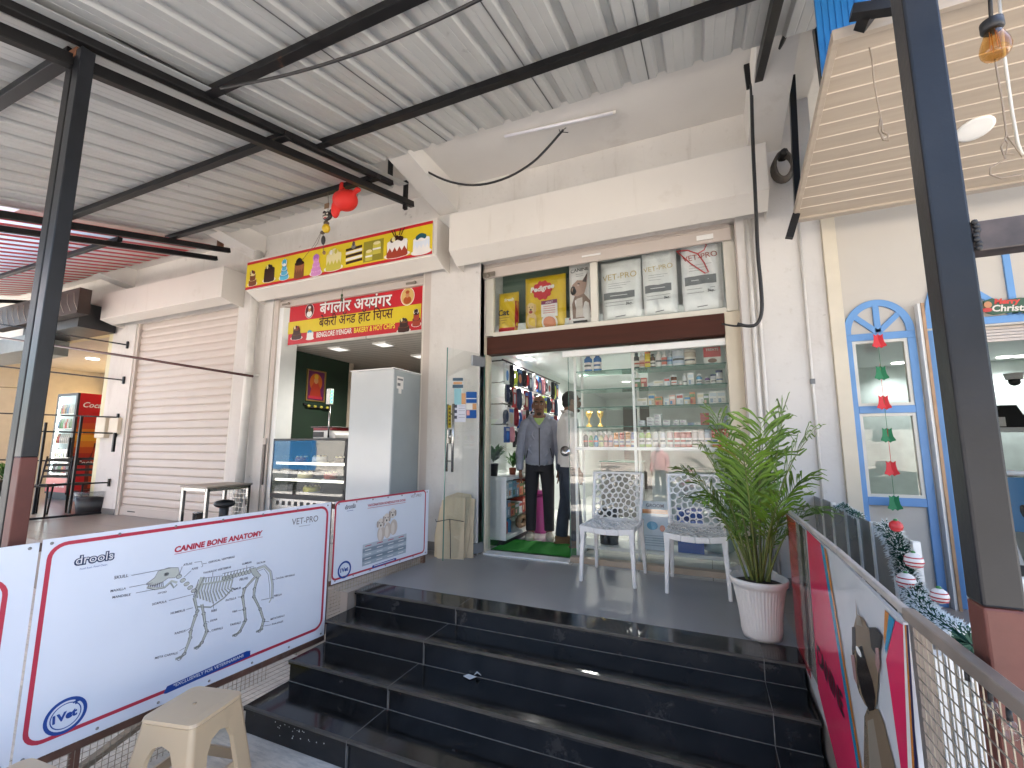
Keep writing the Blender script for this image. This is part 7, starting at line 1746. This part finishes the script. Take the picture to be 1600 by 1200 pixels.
# bells hung in front of the arched window
bc = ['red', 'green', 'red', 'green', 'red', 'green']
bl = ['red paper bell at the top of the bell string, by the fanlight', 'green paper bell in the upper pane of the arched window', 'red paper bell at the foot of the upper pane of the arched window', 'green paper bell in the lower pane of the arched window', 'red paper bell hanging low in the lower pane of the arched window', 'green paper bell lowest on the string, below the panes']
for i, (x, y) in enumerate(((1373, 531), (1377, 581), (1381, 627), (1387, 678), (1393, 730), (1398, 784))):
    p = ay(x, y, 4.08); b = MB(flat('#d8232e' if bc[i] == 'red' else '#0c7a4a', bc[i] + ' felt', rough=.6)); s_ = .037
    for o_ in (-.018, .014):
        sil = [(-.82, -.92), (-.25, -1.05), (0, -1.22), (.25, -1.05), (.82, -.92), (.80, -.78), (.50, -.35), (.38, .25), (.36, .55), (.42, .85), (.12, .72), (0, .62), (-.12, .72), (-.42, .85), (-.36, .55), (-.38, .25), (-.50, -.35), (-.80, -.78)]
        sc_ = s_ * 1.25; b.prism([(u * sc_ * .82, v * sc_ * 1.12) for u, v in sil], p + V((o_, o_ * .4, 0)), (.96, .28 if o_ < 0 else -.28, 0), (0, 0, 1), (0, .004, 0))
    b.tube([p + V((0, 0, .03)), p + V((0, 0, .28 if i else .06))], .0015, 5)
    single('paper_bell', bl[i], 'bell', b, group='paper bells on a string')
# slatted glass railing
rl = thing('slat_railing', 'railing of white edged dark glass slats beside the printed fence', 'railing', (.75, 3.4, F))
m_slat = glass('smoked glass', (.30, .31, .30))
SY = (4.45, 3.86, 3.58, 3.27, 3.03, 2.81, 2.55, 2.32)
for k, (Y, Yb) in enumerate(zip(SY, SY[1:])):
    b = MB(M('smoked slat', (.19, .19, .18), rough=.12, var=.3, scale=2)); b.box((.742, Yb + .025, F), (.752, Y - .002, 1.236 + .008 * (k % 2))); b.m(m_white); b.box((.735, Yb, F), (.76, Yb + .024, 1.242 + .008 * (k % 2))); part(rl, 'slat', b)
b = MB(m_white); b.box((.73, 4.46, F), (.77, 4.52, 1.26)); part(rl, 'post', b)
b = MB(M('ribbed white panel', (.66, .66, .64), rough=.4))
for k in range(16): b.box((.92 + k * .022, 2.30, F), (.936 + k * .022, 2.32, 1.14)); 
b.box((.92, 2.321, F), (1.27, 2.34, 1.14)); single('ribbed_panel', 'white ribbed panel standing behind the tinsel garland', 'panel', b)
b = MB(M('ribbed white panel', (.66, .66, .64)))
for k in range(33): b.box((.455 + k * .022, 1.52, 0), (.471 + k * .022, 1.54, 1.10))
b.box((.455, 1.541, 0), (1.18, 1.56, 1.10)); single('ribbed_panel', 'white ribbed panel low behind the wire mesh at the lower right', 'panel', b)
b = MB(M('black rattan', (.02, .018, .018), rough=.6, var=.3, bump=.003, bscale=90)); p = ay(1520, 850, 3.2)
b.box((1.30, 2.75, F + .0), (1.85, 2.80, 1.32)); b.box((1.30, 2.80, F + .4), (1.85, 3.3, F + .48)); b.tube([(1.28, 2.77, 1.33), (1.6, 2.74, 1.36), (1.9, 2.77, 1.33)], .03, 8); b.box((1.30, 3.2, F), (1.35, 3.28, F + .4)); b.box((1.8, 3.2, F), (1.85, 3.28, F + .4)); single('rattan_chair', 'black rattan chair behind the garland, left of the tall post', 'chair', b)
b = MB(MATS['black rattan']); b.ell((1.15, 2.1, F + .38), (.22, .2, .06), 18, 8); b.lathe((1.15, 2.1, F), [(.06, 0), (.05, .35), (0, .35)], 12); single('rattan_stool', 'round black rattan stool behind the tinsel garland', 'stool', b)
# tinsel garland
def tinsel(name, label, pts, rad, n, seed):
    r = random.Random(seed); t = thing(name, label, 'garland', tuple(pts[0]))
    b = MB(m_wire); b.tube(pts, .004, 5); part(t, 'core', b)
    g = MB(M('tinsel green', (.012, .07, .045), rough=.3, metal=.3, var=.3)); wt = M('tinsel tip', (.62, .66, .66), rough=.3)
    for k in range(n):
        x = r.random() * (len(pts) - 1); i = min(len(pts) - 2, int(x)); p = pts[i].lerp(pts[i + 1], x - i); tg = (pts[i + 1] - pts[i]).normalized()
        a_ = tg.orthogonal(); a_.rotate(Matrix.Rotation(r.uniform(0, 6.28), 3, tg)); d_ = (a_ + tg * r.uniform(-.5, .5)).normalized(); L = rad * r.uniform(.75, 1.15); s_ = d_.cross(tg).normalized() * .0016
        g.m(MATS['tinsel green']); g.add([p - s_, p + s_, p + d_ * L * .7 + s_, p + d_ * L * .7 - s_], [(0, 1, 2, 3)])
        g.m(wt); g.add([p + d_ * L * .7 - s_, p + d_ * L * .7 + s_, p + d_ * L + V((0, 0, -.004))], [(0, 1, 2)])
    part(t, 'tinsel', g); return t
gp = [ax(1384, 825, .70), ax(1398, 842, .70), ax(1410, 872, .69), ax(1418, 905, .68), ax(1436, 940, .66), ax(1452, 965, .64), ax(1480, 985, .62), ax(1520, 1008, .58)]
tinsel('tinsel_garland', 'green tinsel garland with frosted tips and gift ornaments hanging down the railing', gp, .05, 3000, 3)
tinsel('tinsel_garland', 'short dark tuft of tinsel tied on top of the slat railing', [ax(1308, 795, .74), ax(1318, 790, .74), ax(1330, 800, .74), ax(1345, 806, .74)], .03, 420, 5)
ol = ['red and white round ornament at the top of the tinsel garland', 'red striped white ornament on the right of the garland', 'red striped white ornament on the left of the garland', 'red and white ornament at the far right of the garland']
for i, (x, y, s_) in enumerate(((1400, 822, .022), (1428, 876, .028), (1416, 908, .03), (1468, 931, .024))):
    p = ax(x, y, .655); b = MB(flat('#e2ddd8', 'ornament white') if i else flat('#c0242c', 'ornament red')); b.ell(p, (s_, s_, s_), 16, 12); b.m(flat('#b5262e', 'ornament red stripe'))
    for z in (-.55, -.1, .45): e_ = math.sqrt(1 - z * z); b.lathe(p, [(s_ * (e_ + .03), s_ * (z - .10)), (s_ * (e_ + .035), s_ * (z + .06))], 16, cap=False)
    b.m(flat('#3a7a3c', 'ornament leaf')); b.ell(p + V((0, 0, s_)), (.008, .008, .006), 8, 5)
    single('ornament', ol[i], 'ornament', b, group='garland ornaments')
# bare bulbs and wires under the plank canopy
eb = thing('filament_bulb', 'amber filament bulb hanging from a black socket under the plank canopy', 'bulb', tuple(ay(1553, 70, 1.62)))
q0 = ay(1545, -40, 1.62); q = ay(1549, 35, 1.62); c = ay(1553, 70, 1.62); dn_ = V((0, 0, -1))
b = MB(m_wire); b.tube([q0, q], .005, 6); part(eb, 'cord', b)
b = MB(m_dark); b.lathe(q + V((0, 0, -.028)), [(.022, 0), (.026, .004), (.026, .03), (.012, .034), (0, .034)], 16); part(eb, 'socket', b)
b = MB(glass('amber glass', (.85, .62, .32), 1.5)); b.lathe(q + V((0, 0, -.12)), [(.003, 0), (.014, .001), (.025, .007), (.032, .018), (.035, .032), (.032, .05), (.025, .07), (.018, .092)], 24, cap=False); part(eb, 'glass_bulb', b)
b = MB(flat('#c98a3a', 'filament')); 
for k in range(4): b.tube([q + V((.008 * math.cos(k * 1.57), .008 * math.sin(k * 1.57), -.03)), q + V((.012 * math.cos(k * 1.57), .012 * math.sin(k * 1.57), -.09))], .001, 4)
part(eb, 'filament', b)
tanw = M('thin tan wire', (.28, .22, .16), rough=.6)
ZW = lambda x, y, Y=2.45: ay(1340 + x / 2.857, y / 2.857, Y)
b = MB(tanw); b.tube([ZW(612, 265), ZW(622, 320), ZW(640, 420), ZW(652, 500), ZW(664, 605), ZW(640, 660), ZW(660, 710), ZW(590, 750), ZW(590, 780), ZW(640, 798), ZW(735, 780)], .0035, 5); b.tube([ZW(664, 605), ZW(700, 650), ZW(735, 700)], .003, 5); b.tube([ZW(655, 620), ZW(672, 640), ZW(660, 690), ZW(700, 690)], .003, 5); b.m(M('clear tube', (.6, .56, .48), rough=.3)); b.tube([ZW(632, 0), ZW(655, 250), ZW(690, 500), ZW(715, 640), ZW(735, 690)], .006, 6)
single('loose_wire', 'loose tan wire dangling in a tangle right of the tall post', 'wire', b)
b = MB(tanw); b.tube([ZW(52, 212), ZW(65, 270), ZW(72, 360), ZW(85, 440), ZW(102, 520), ZW(98, 560), ZW(120, 590)], .0035, 5); b.tube([ZW(102, 530), ZW(95, 580), ZW(115, 625), ZW(135, 630), ZW(135, 600), ZW(110, 590), ZW(105, 540)], .005, 6); single('loose_wire', 'loose tan wire ending in a small loop left of the tall post', 'wire', b)
ZX = lambda x, y: ay(1180 + x / 3.75, y / 3.75, 2.9)
b = MB(m_wire); b.tube([ZX(640, 250), ZX(590, 340), ZX(540, 470), ZX(500, 560), ZX(430, 590), ZX(365, 628)], .003, 5); single('loose_wire', 'thin dark wire slanting to the left edge of the plank canopy', 'wire', b)
# ------------------------------------------------------------------ people
m_skin = M('brown skin', (.20, .095, .055), rough=.5, var=.12, scale=14, sub=.05)
m_jacket = M('grey jacket cloth', (.25, .262, .315), rough=.7, var=.10, scale=16, bump=.004, bscale=11)
m_trouser = M('black trouser cloth', (.020, .019, .023), rough=.85, var=.2, scale=20, bump=.004, bscale=10)
m_shirt = M('white shirt cloth', (.66, .63, .60), rough=.8, var=.04, scale=12, bump=.004, bscale=9)
m_denim = M('dark denim', (.030, .038, .055), rough=.85, var=.25, scale=16, bump=.004, bscale=12)
m_lime = M('lime polo cloth', (.42, .58, .20), rough=.8, var=.05)
m_clog = M('stone clog', (.40, .36, .29), rough=.6, var=.08)
m_hair = M('black hair', (.012, .010, .009), rough=.6, var=.4, scale=40, bump=.004, bscale=120)
m_brown = M('brown suede', (.16, .085, .04), rough=.8, var=.2)
def RM(pt, c, s): return c + V(pt) * s
def hand(b, w_, d_, sgn, curl=.5, s=1.):
    """palm with four unequal fingers and a thumb, hanging from wrist w_ along d_"""
    d_ = V(d_).normalized(); x = V((1, 0, 0)); x = (x - d_ * x.dot(d_)).normalized(); f = d_.cross(x)
    # palm faces the thigh: fingers side by side along the front-back axis
    b.limb([w_, w_ + d_ * .03 * s, w_ + d_ * .085 * s], [(.020 * s, .026 * s), (.019 * s, .038 * s), (.017 * s, .040 * s)], 12)
    for k, (o_, L) in enumerate(((-.030, .066), (-.010, .078), (.010, .073), (.029, .058))):
        p0 = w_ + d_ * .075 * s + V((0, o_ * s, 0)); c1 = V((-sgn * curl * .45, 0, 0))
        p1 = p0 + (d_ + c1 * .5).normalized() * L * .45 * s; p2 = p1 + (d_ + c1 * 1.3).normalized() * L * .32 * s; p3 = p2 + (d_ + c1 * 2.3).normalized() * L * .26 * s
        b.limb([p0, p1, p2, p3], [.0100 * s, .0092 * s, .0084 * s, .0062 * s], 8)
    t0 = w_ + d_ * .02 * s + V((-sgn * .004, -.030 * s, 0)); t1 = t0 + V((-sgn * .010, -.026, -.026)) * s; t2 = t1 + V((-sgn * .014, -.010, -.034)) * s
    b.limb([t0, t1, t2], [.013 * s, .011 * s, .008 * s], 8)
def head(b, c, s=1.):
    b.ell(c + V((0, .008, .030)) * s, (.074 * s, .094 * s, .088 * s), 22, 14)
    b.limb([c + V((0, -.010, .02)) * s, c + V((0, -.026, -.045)) * s, c + V((0, -.040, -.088)) * s, c + V((0, -.046, -.108)) * s], [(.070 * s, .078 * s), (.061 * s, .064 * s), (.042 * s, .042 * s), (.022 * s, .022 * s)], 16)
    b.limb([c + V((0, -.082, .022)) * s, c + V((0, -.100, -.012)) * s, c + V((0, -.106, -.026)) * s, c + V((0, -.088, -.034)) * s], [.010 * s, .014 * s, .018 * s, .012 * s], 10)      # nose
    b.limb([c + V((-.045, -.076, .035)) * s, c + V((0, -.093, .038)) * s, c + V((.045, -.076, .035)) * s], [.012 * s, .011 * s, .012 * s], 8)             # brow ridge
    b.limb([c + V((-.024, -.080, -.062)) * s, c + V((0, -.094, -.060)) * s, c + V((.024, -.080, -.062)) * s], [.006 * s, .010 * s, .006 * s], 8)        # lips
    for g in (-1, 1): b.ell(c + V((g * .078, .012, -.004)) * s, (.012 * s, .022 * s, .033 * s), 10, 8)
    b.limb([c + V((0, .022, -.03)) * s, c + V((0, .030, -.10)) * s, c + V((0, .035, -.17)) * s], [(.056 * s, .060 * s), (.055 * s, .058 * s), (.070 * s, .064 * s)], 16)
def face(par, c, s=1.):
    b = MB(flat('#d8d2c8', 'eye white'))
    for g in (-1, 1): b.ell(c + V((g * .031, -.0825, .012)) * s, (.0125 * s, .006 * s, .0062 * s), 10, 6)
    b.m(flat('#120c0a', 'pupil'))
    for g in (-1, 1): b.ell(c + V((g * .031, -.0875, .012)) * s, (.0058 * s, .003 * s, .0058 * s), 8, 6)
    part(par, 'eyes', b, local=True)
    b = MB(m_hair)
    for g in (-1, 1): b.limb([c + V((g * .014, -.099, .036)) * s, c + V((g * .034, -.0925, .043)) * s, c + V((g * .054, -.076, .036)) * s], [.006 * s, .0075 * s, .004 * s], 7)
    part(par, 'eyebrows', b, local=True)
    b = MB(M('lip', (.085, .032, .026), rough=.5)); b.limb([c + V((-.025, -.084, -.064)) * s, c + V((0, -.102, -.063)) * s, c + V((.025, -.084, -.064)) * s], [.003 * s, .0045 * s, .003 * s], 7); part(par, 'lips', b, local=True)
    b = MB(M('stubble', (.045, .026, .020), rough=.9)); b.limb([c + V((-.032, -.082, -.050)) * s, c + V((0, -.102, -.045)) * s, c + V((.032, -.082, -.050)) * s], [.004 * s, .0055 * s, .004 * s], 7); b.ell(c + V((0, -.072, -.098)) * s, (.030 * s, .024 * s, .020 * s), 12, 8); part(par, 'beard', b, local=True)

# the man in the doorway; faces -y locally
man = thing('person', 'bald man in a grey zip jacket and black trousers in the shop doorway', 'person', (-1.845, 5.13, F + .0), None, R(18))
HC = V((0, -.05, 1.570))
b = MB(m_skin, True); head(b, HC, 1.05)
b.limb([V((0, -.01, 1.46)), V((0, 0, 1.36)), V((0, 0, 1.1)), V((0, 0, .88))], [(.075, .06), (.15, .085), (.14, .09), (.13, .09)], 16)
for s_ in (-1, 1):
    b.limb([V((s_ * .10, 0, 1.385)), V((s_ * .168, .005, 1.36)), V((s_ * .208, .01, 1.12)), V((s_ * .226, -.02, .92)), V((s_ * .226, -.06, .80))], [.05, .048, .04, .034, .024], 12)
    hand(b, V((s_ * .226, -.062, .80)), (0, -.18, -1), s_, .55, 1.0)
    b.limb([V((s_ * .085, 0, .90)), V((s_ * .10, -.01, .5)), V((s_ * .105, .01, .10)), V((s_ * .108, .0, .05))], [.075, .055, .038, .038], 12)
    b.limb([V((s_ * .108, .03, .045)), V((s_ * .112, -.06, .04)), V((s_ * .118, -.15, .03))], [(.036, .034), (.042, .03), (.035, .02)], 10)
part(man, 'body', b, local=True, remesh=.0055, smooth=2)
face(man, HC, 1.05)
b = MB(m_jacket, True)
b.limb([V((0, .005, 1.425)), V((0, .002, 1.39)), V((0, 0, 1.33)), V((0, -.005, 1.20)), V((0, -.01, 1.05)), V((0, -.008, .93)), V((0, -.005, .885)), V((0, -.005, .86))], [(.08, .07), (.155, .09), (.178, .112), (.174, .122), (.172, .124), (.176, .127), (.170, .120), (.160, .114)], 26)
for s_ in (-1, 1):
    b.limb([V((s_ * .12, 0, 1.385)), V((s_ * .172, .003, 1.355)), V((s_ * .208, .008, 1.24)), V((s_ * .226, .012, 1.10)), V((s_ * .238, -.01, .97)), V((s_ * .236, -.045, .84)), V((s_ * .232, -.052, .80))], [(.05, .065), (.062, .078), (.060, .074), (.055, .067), (.051, .060), (.047, .053), (.037, .043)], 16)
    b.limb([V((s_ * .238, .0, 1.02)), V((s_ * .240, -.012, .98))], [(.053, .063), (.052, .061)], 14)
# hood collar
b.limb([V((-.085, -.062, 1.395)), V((-.105, .01, 1.432)), V((-.06, .085, 1.452)), V((0, .10, 1.456)), V((.06, .085, 1.452)), V((.105, .01, 1.432)), V((.085, -.062, 1.395))], [.03, .04, .045, .05, .045, .04, .03], 12)
for s_ in (-1, 1): b.limb([V((s_ * .09, -.055, 1.42)), V((s_ * .06, -.098, 1.37)), V((s_ * .015, -.118, 1.30))], [.022, .020, .010], 10)
for k in range(9):   # folds
    a_ = rnd.uniform(-1, 1); z = rnd.uniform(.93, 1.3); b.limb([V((a_ * .13, -.115, z)), V((a_ * .16, -.119, z - .05)), V((a_ * .10, -.124, z - .1))], [.004, .010, .004], 8)
part(man, 'jacket', b, local=True, remesh=.007, smooth=3)
b = MB(m_dark); b.tube([V((.002, -.128, 1.30)), V((.002, -.136, 1.18)), V((.002, -.1405, 1.04)), V((.002, -.142, .95)), V((.002, -.128, .865))], .0065, 6); b.tube([V((-.13, -.113, 1.06)), V((-.155, -.108, .95))], .005, 6); b.tube([V((.13, -.113, 1.06)), V((.155, -.108, .95))], .005, 6); part(man, 'zip', b, local=True)
b = MB(m_lime, True); b.limb([V((0, -.045, 1.415)), V((0, -.070, 1.385)), V((0, -.09, 1.335)), V((0, -.10, 1.28))], [(.052, .03), (.050, .028), (.032, .022), (.010, .012)], 14)
for s_ in (-1, 1): b.limb([V((s_ * .055, -.04, 1.425)), V((s_ * .042, -.085, 1.395)), V((s_ * .012, -.112, 1.355))], [.014, .016, .008], 8)
part(man, 'polo_shirt', b, local=True, remesh=.006, smooth=2)
b = MB(m_trouser, True)
b.limb([V((0, -.002, .93)), V((0, -.002, .86)), V((0, -.002, .79))], [(.168, .112), (.172, .116), (.158, .108)], 22)
for s_ in (-1, 1): b.limb([V((s_ * .082, 0, .85)), V((s_ * .095, -.004, .68)), V((s_ * .103, -.012, .50)), V((s_ * .106, .004, .28)), V((s_ * .108, .012, .12)), V((s_ * .108, .006, .095))], [(.088, .10), (.083, .094), (.070, .078), (.064, .072), (.060, .066), (.058, .062)], 18)
part(man, 'trousers', b, local=True, remesh=.007, smooth=3)
for s_ in (-1, 1):
    b = MB(m_clog, True); b.limb([V((s_ * .108, .075, .045)), V((s_ * .110, .01, .048)), V((s_ * .114, -.07, .050)), V((s_ * .120, -.13, .042)), V((s_ * .122, -.175, .034))], [(.038, .036), (.044, .044), (.052, .046), (.054, .036), (.036, .022)], 16); b.box((s_ * .114 - .048, -.16, .003), (s_ * .114 + .048, .09, .022)); 
    part(man, 'clog', b, local=True, remesh=.006, smooth=2)
    b = MB(m_dark)
    for k in range(5): b.ell(V((s_ * .119 + (k % 3 - 1) * .018, -.10 - .025 * (k // 3), .083 - .010 * (k // 3))), (.006, .006, .004), 8, 5)
    part(man, 'clog_holes', b, local=True)

# the second man, seen from behind on the other side of the glass, facing right and away
m2 = thing('person', 'man with black hair, white shirt and dark jeans standing half behind the glass', 'person', (-1.425, 4.92, F), None, R(118))
H2 = V((0, -.045, 1.585))
b = MB(m_skin, True); head(b, H2, 1.)
b.limb([V((0, 0, 1.46)), V((0, 0, 1.36)), V((0, 0, 1.1)), V((0, 0, .9))], [(.075, .06), (.15, .085), (.14, .09), (.13, .09)], 16)
for s_ in (-1, 1):
    b.limb([V((s_ * .10, 0, 1.39)), V((s_ * .20, .0, 1.36)), V((s_ * .225, .01, 1.12)), V((s_ * .235, -.02, .94)), V((s_ * .235, -.06, .82))], [.05, .048, .04, .034, .024], 12)
    hand(b, V((s_ * .235, -.06, .82)), (0, -.2, -1), s_, .5)
    b.limb([V((s_ * .09, 0, .9)), V((s_ * .10, -.01, .5)), V((s_ * .11, s_ * .06, .08))], [.075, .055, .038], 12); b.limb([V((s_ * .11, s_ * .06 + .03, .045)), V((s_ * .115, s_ * .06 - .06, .04)), V((s_ * .12, s_ * .06 - .15, .03))], [.034, .036, .024], 10)
part(m2, 'body', b, local=True, remesh=.0055, smooth=2)
face(m2, H2, 1.)
b = MB(m_hair, True); b.ell(H2 + V((0, .020, .040)), (.080, .095, .090), 20, 12); b.ell(H2 + V((0, .055, -.01)), (.070, .055, .065), 16, 10); part(m2, 'hair', b, local=True)
b = MB(m_shirt, True)
b.limb([V((0, .005, 1.46)), V((0, .002, 1.41)), V((0, 0, 1.34)), V((0, .005, 1.20)), V((0, .0, 1.05)), V((0, .0, .95)), V((0, 0, .86))], [(.07, .066), (.165, .092), (.20, .118), (.19, .122), (.178, .116), (.182, .12), (.188, .125)], 24)
for s_ in (-1, 1): b.limb([V((s_ * .12, 0, 1.39)), V((s_ * .20, .0, 1.36)), V((s_ * .228, .005, 1.24)), V((s_ * .232, .01, 1.11)), V((s_ * .238, -.01, .98)), V((s_ * .236, -.045, .86))], [(.05, .065), (.062, .076), (.060, .072), (.054, .064), (.048, .054), (.040, .044)], 16)
b.limb([V((-.05, -.05, 1.455)), V((-.06, .03, 1.48)), V((0, .075, 1.485)), V((.06, .03, 1.48)), V((.05, -.05, 1.455))], [.016, .018, .018, .018, .016], 10)
part(m2, 'shirt', b, local=True, remesh=.007, smooth=3)
b = MB(m_denim, True)
b.limb([V((0, 0, .95)), V((0, .005, .87)), V((0, .008, .80))], [(.165, .11), (.172, .122), (.16, .118)], 22)
for s_ in (-1, 1): b.limb([V((s_ * .085, 0, .85)), V((s_ * .095, 0, .68)), V((s_ * .10, s_ * .02 - .01, .50)), V((s_ * .11, s_ * .05, .28)), V((s_ * .112, s_ * .06 + .01, .09))], [(.088, .10), (.082, .092), (.070, .076), (.066, .070), (.066, .07)], 18)
part(m2, 'jeans', b, local=True, remesh=.007, smooth=3)
for s_ in (-1, 1):
    yo = s_ * .06; b = MB(m_brown, True); b.limb([V((s_ * .112, yo + .08, .05)), V((s_ * .112, yo + .01, .058)), V((s_ * .116, yo - .07, .050)), V((s_ * .118, yo - .13, .042)), V((s_ * .12, yo - .18, .032))], [(.038, .044), (.044, .052), (.046, .042), (.046, .034), (.032, .022)], 14); b.m(flat('#5a4630', 'tan sole')); b.box((s_ * .114 - .044, yo - .165, .003), (s_ * .114 + .044, yo + .095, .022)); part(m2, 'shoe', b, local=True, remesh=.006, smooth=2)

# across the street, seen only in the glass: a man in pink and two motor scooters
m_pinkshirt = M('pink shirt cloth', (.55, .28, .27), rough=.85, var=.06)
m3 = dup(man, (-1.35, -6.2, 0), R(200), 'man in a pink shirt across the street, seen reflected in the shop glass')
for ch_ in kids(m3):
    if ch_.name.startswith('jacket'):
        ch_.name = 'shirt'; ch_.material_slots[0].link = 'OBJECT'; ch_.material_slots[0].material = m_pinkshirt
    elif ch_.name.startswith(('zip', 'polo')): bpy.data.objects.remove(ch_)
    elif ch_.name.startswith('trousers'): ch_.material_slots[0].link = 'OBJECT'; ch_.material_slots[0].material = m_denim
def scooter(c, rz, col, label):
    t = thing('motor_scooter', label, 'scooter', c, 'parked scooters across the street', rz)
    mc = flat(col, rough=.2, coat=.5)
    b = MB(mc, True)
    b.limb([V((-.75, 0, .55)), V((-.55, 0, .60)), V((-.2, 0, .55)), V((0, 0, .36))], [(.05, .10), (.10, .15), (.14, .14), (.12, .06)], 14)
    b.limb([V((0, 0, .30)), V((.3, 0, .28)), V((.42, 0, .40)), V((.50, 0, .75)), V((.48, 0, .92))], [(.10, .05), (.11, .05), (.16, .06), (.17, .07), (.10, .06)], 14)
    part(t, 'body', b, local=True)
    b = MB(m_dark, True); b.limb([V((-.75, 0, .72)), V((-.4, 0, .74)), V((-.05, 0, .70))], [(.08, .04), (.12, .06), (.10, .05)], 12); part(t, 'seat', b, local=True)
    for x in (-.62, .62):
        b = MB(m_dark); b.tube([V((x + .22 * math.cos(k * .349), 0, .24 + .22 * math.sin(k * .349))) for k in range(18)], .045, 8, True); b.m(m_chrome); b.lathe((x, -.03, .24), [(.12, 0), (.15, .03), (.12, .06)], 16, axis=(0, 1, 0)); part(t, 'wheel', b, local=True)
    b = MB(m_dark); b.tube([V((.44, -.32, 1.0)), V((.5, 0, .98)), V((.44, .32, 1.0))], .016, 8); b.tube([V((.5, 0, .98)), V((.62, 0, .24))], .025, 8); part(t, 'handlebar', b, local=True)
    b = MB(M('headlamp', (.7, .7, .7), rough=.1)); b.ell((.58, 0, .84), (.04, .08, .06), 12, 8); part(t, 'headlight', b, local=True)
    return t
scooter((-.55, -5.2, .004), R(75), '#b01c20', 'red motor scooter across the street, seen reflected in the shop glass')
scooter((-2.5, -5.0, .004), R(105), '#22252a', 'black motor scooter across the street, seen reflected in the shop glass')
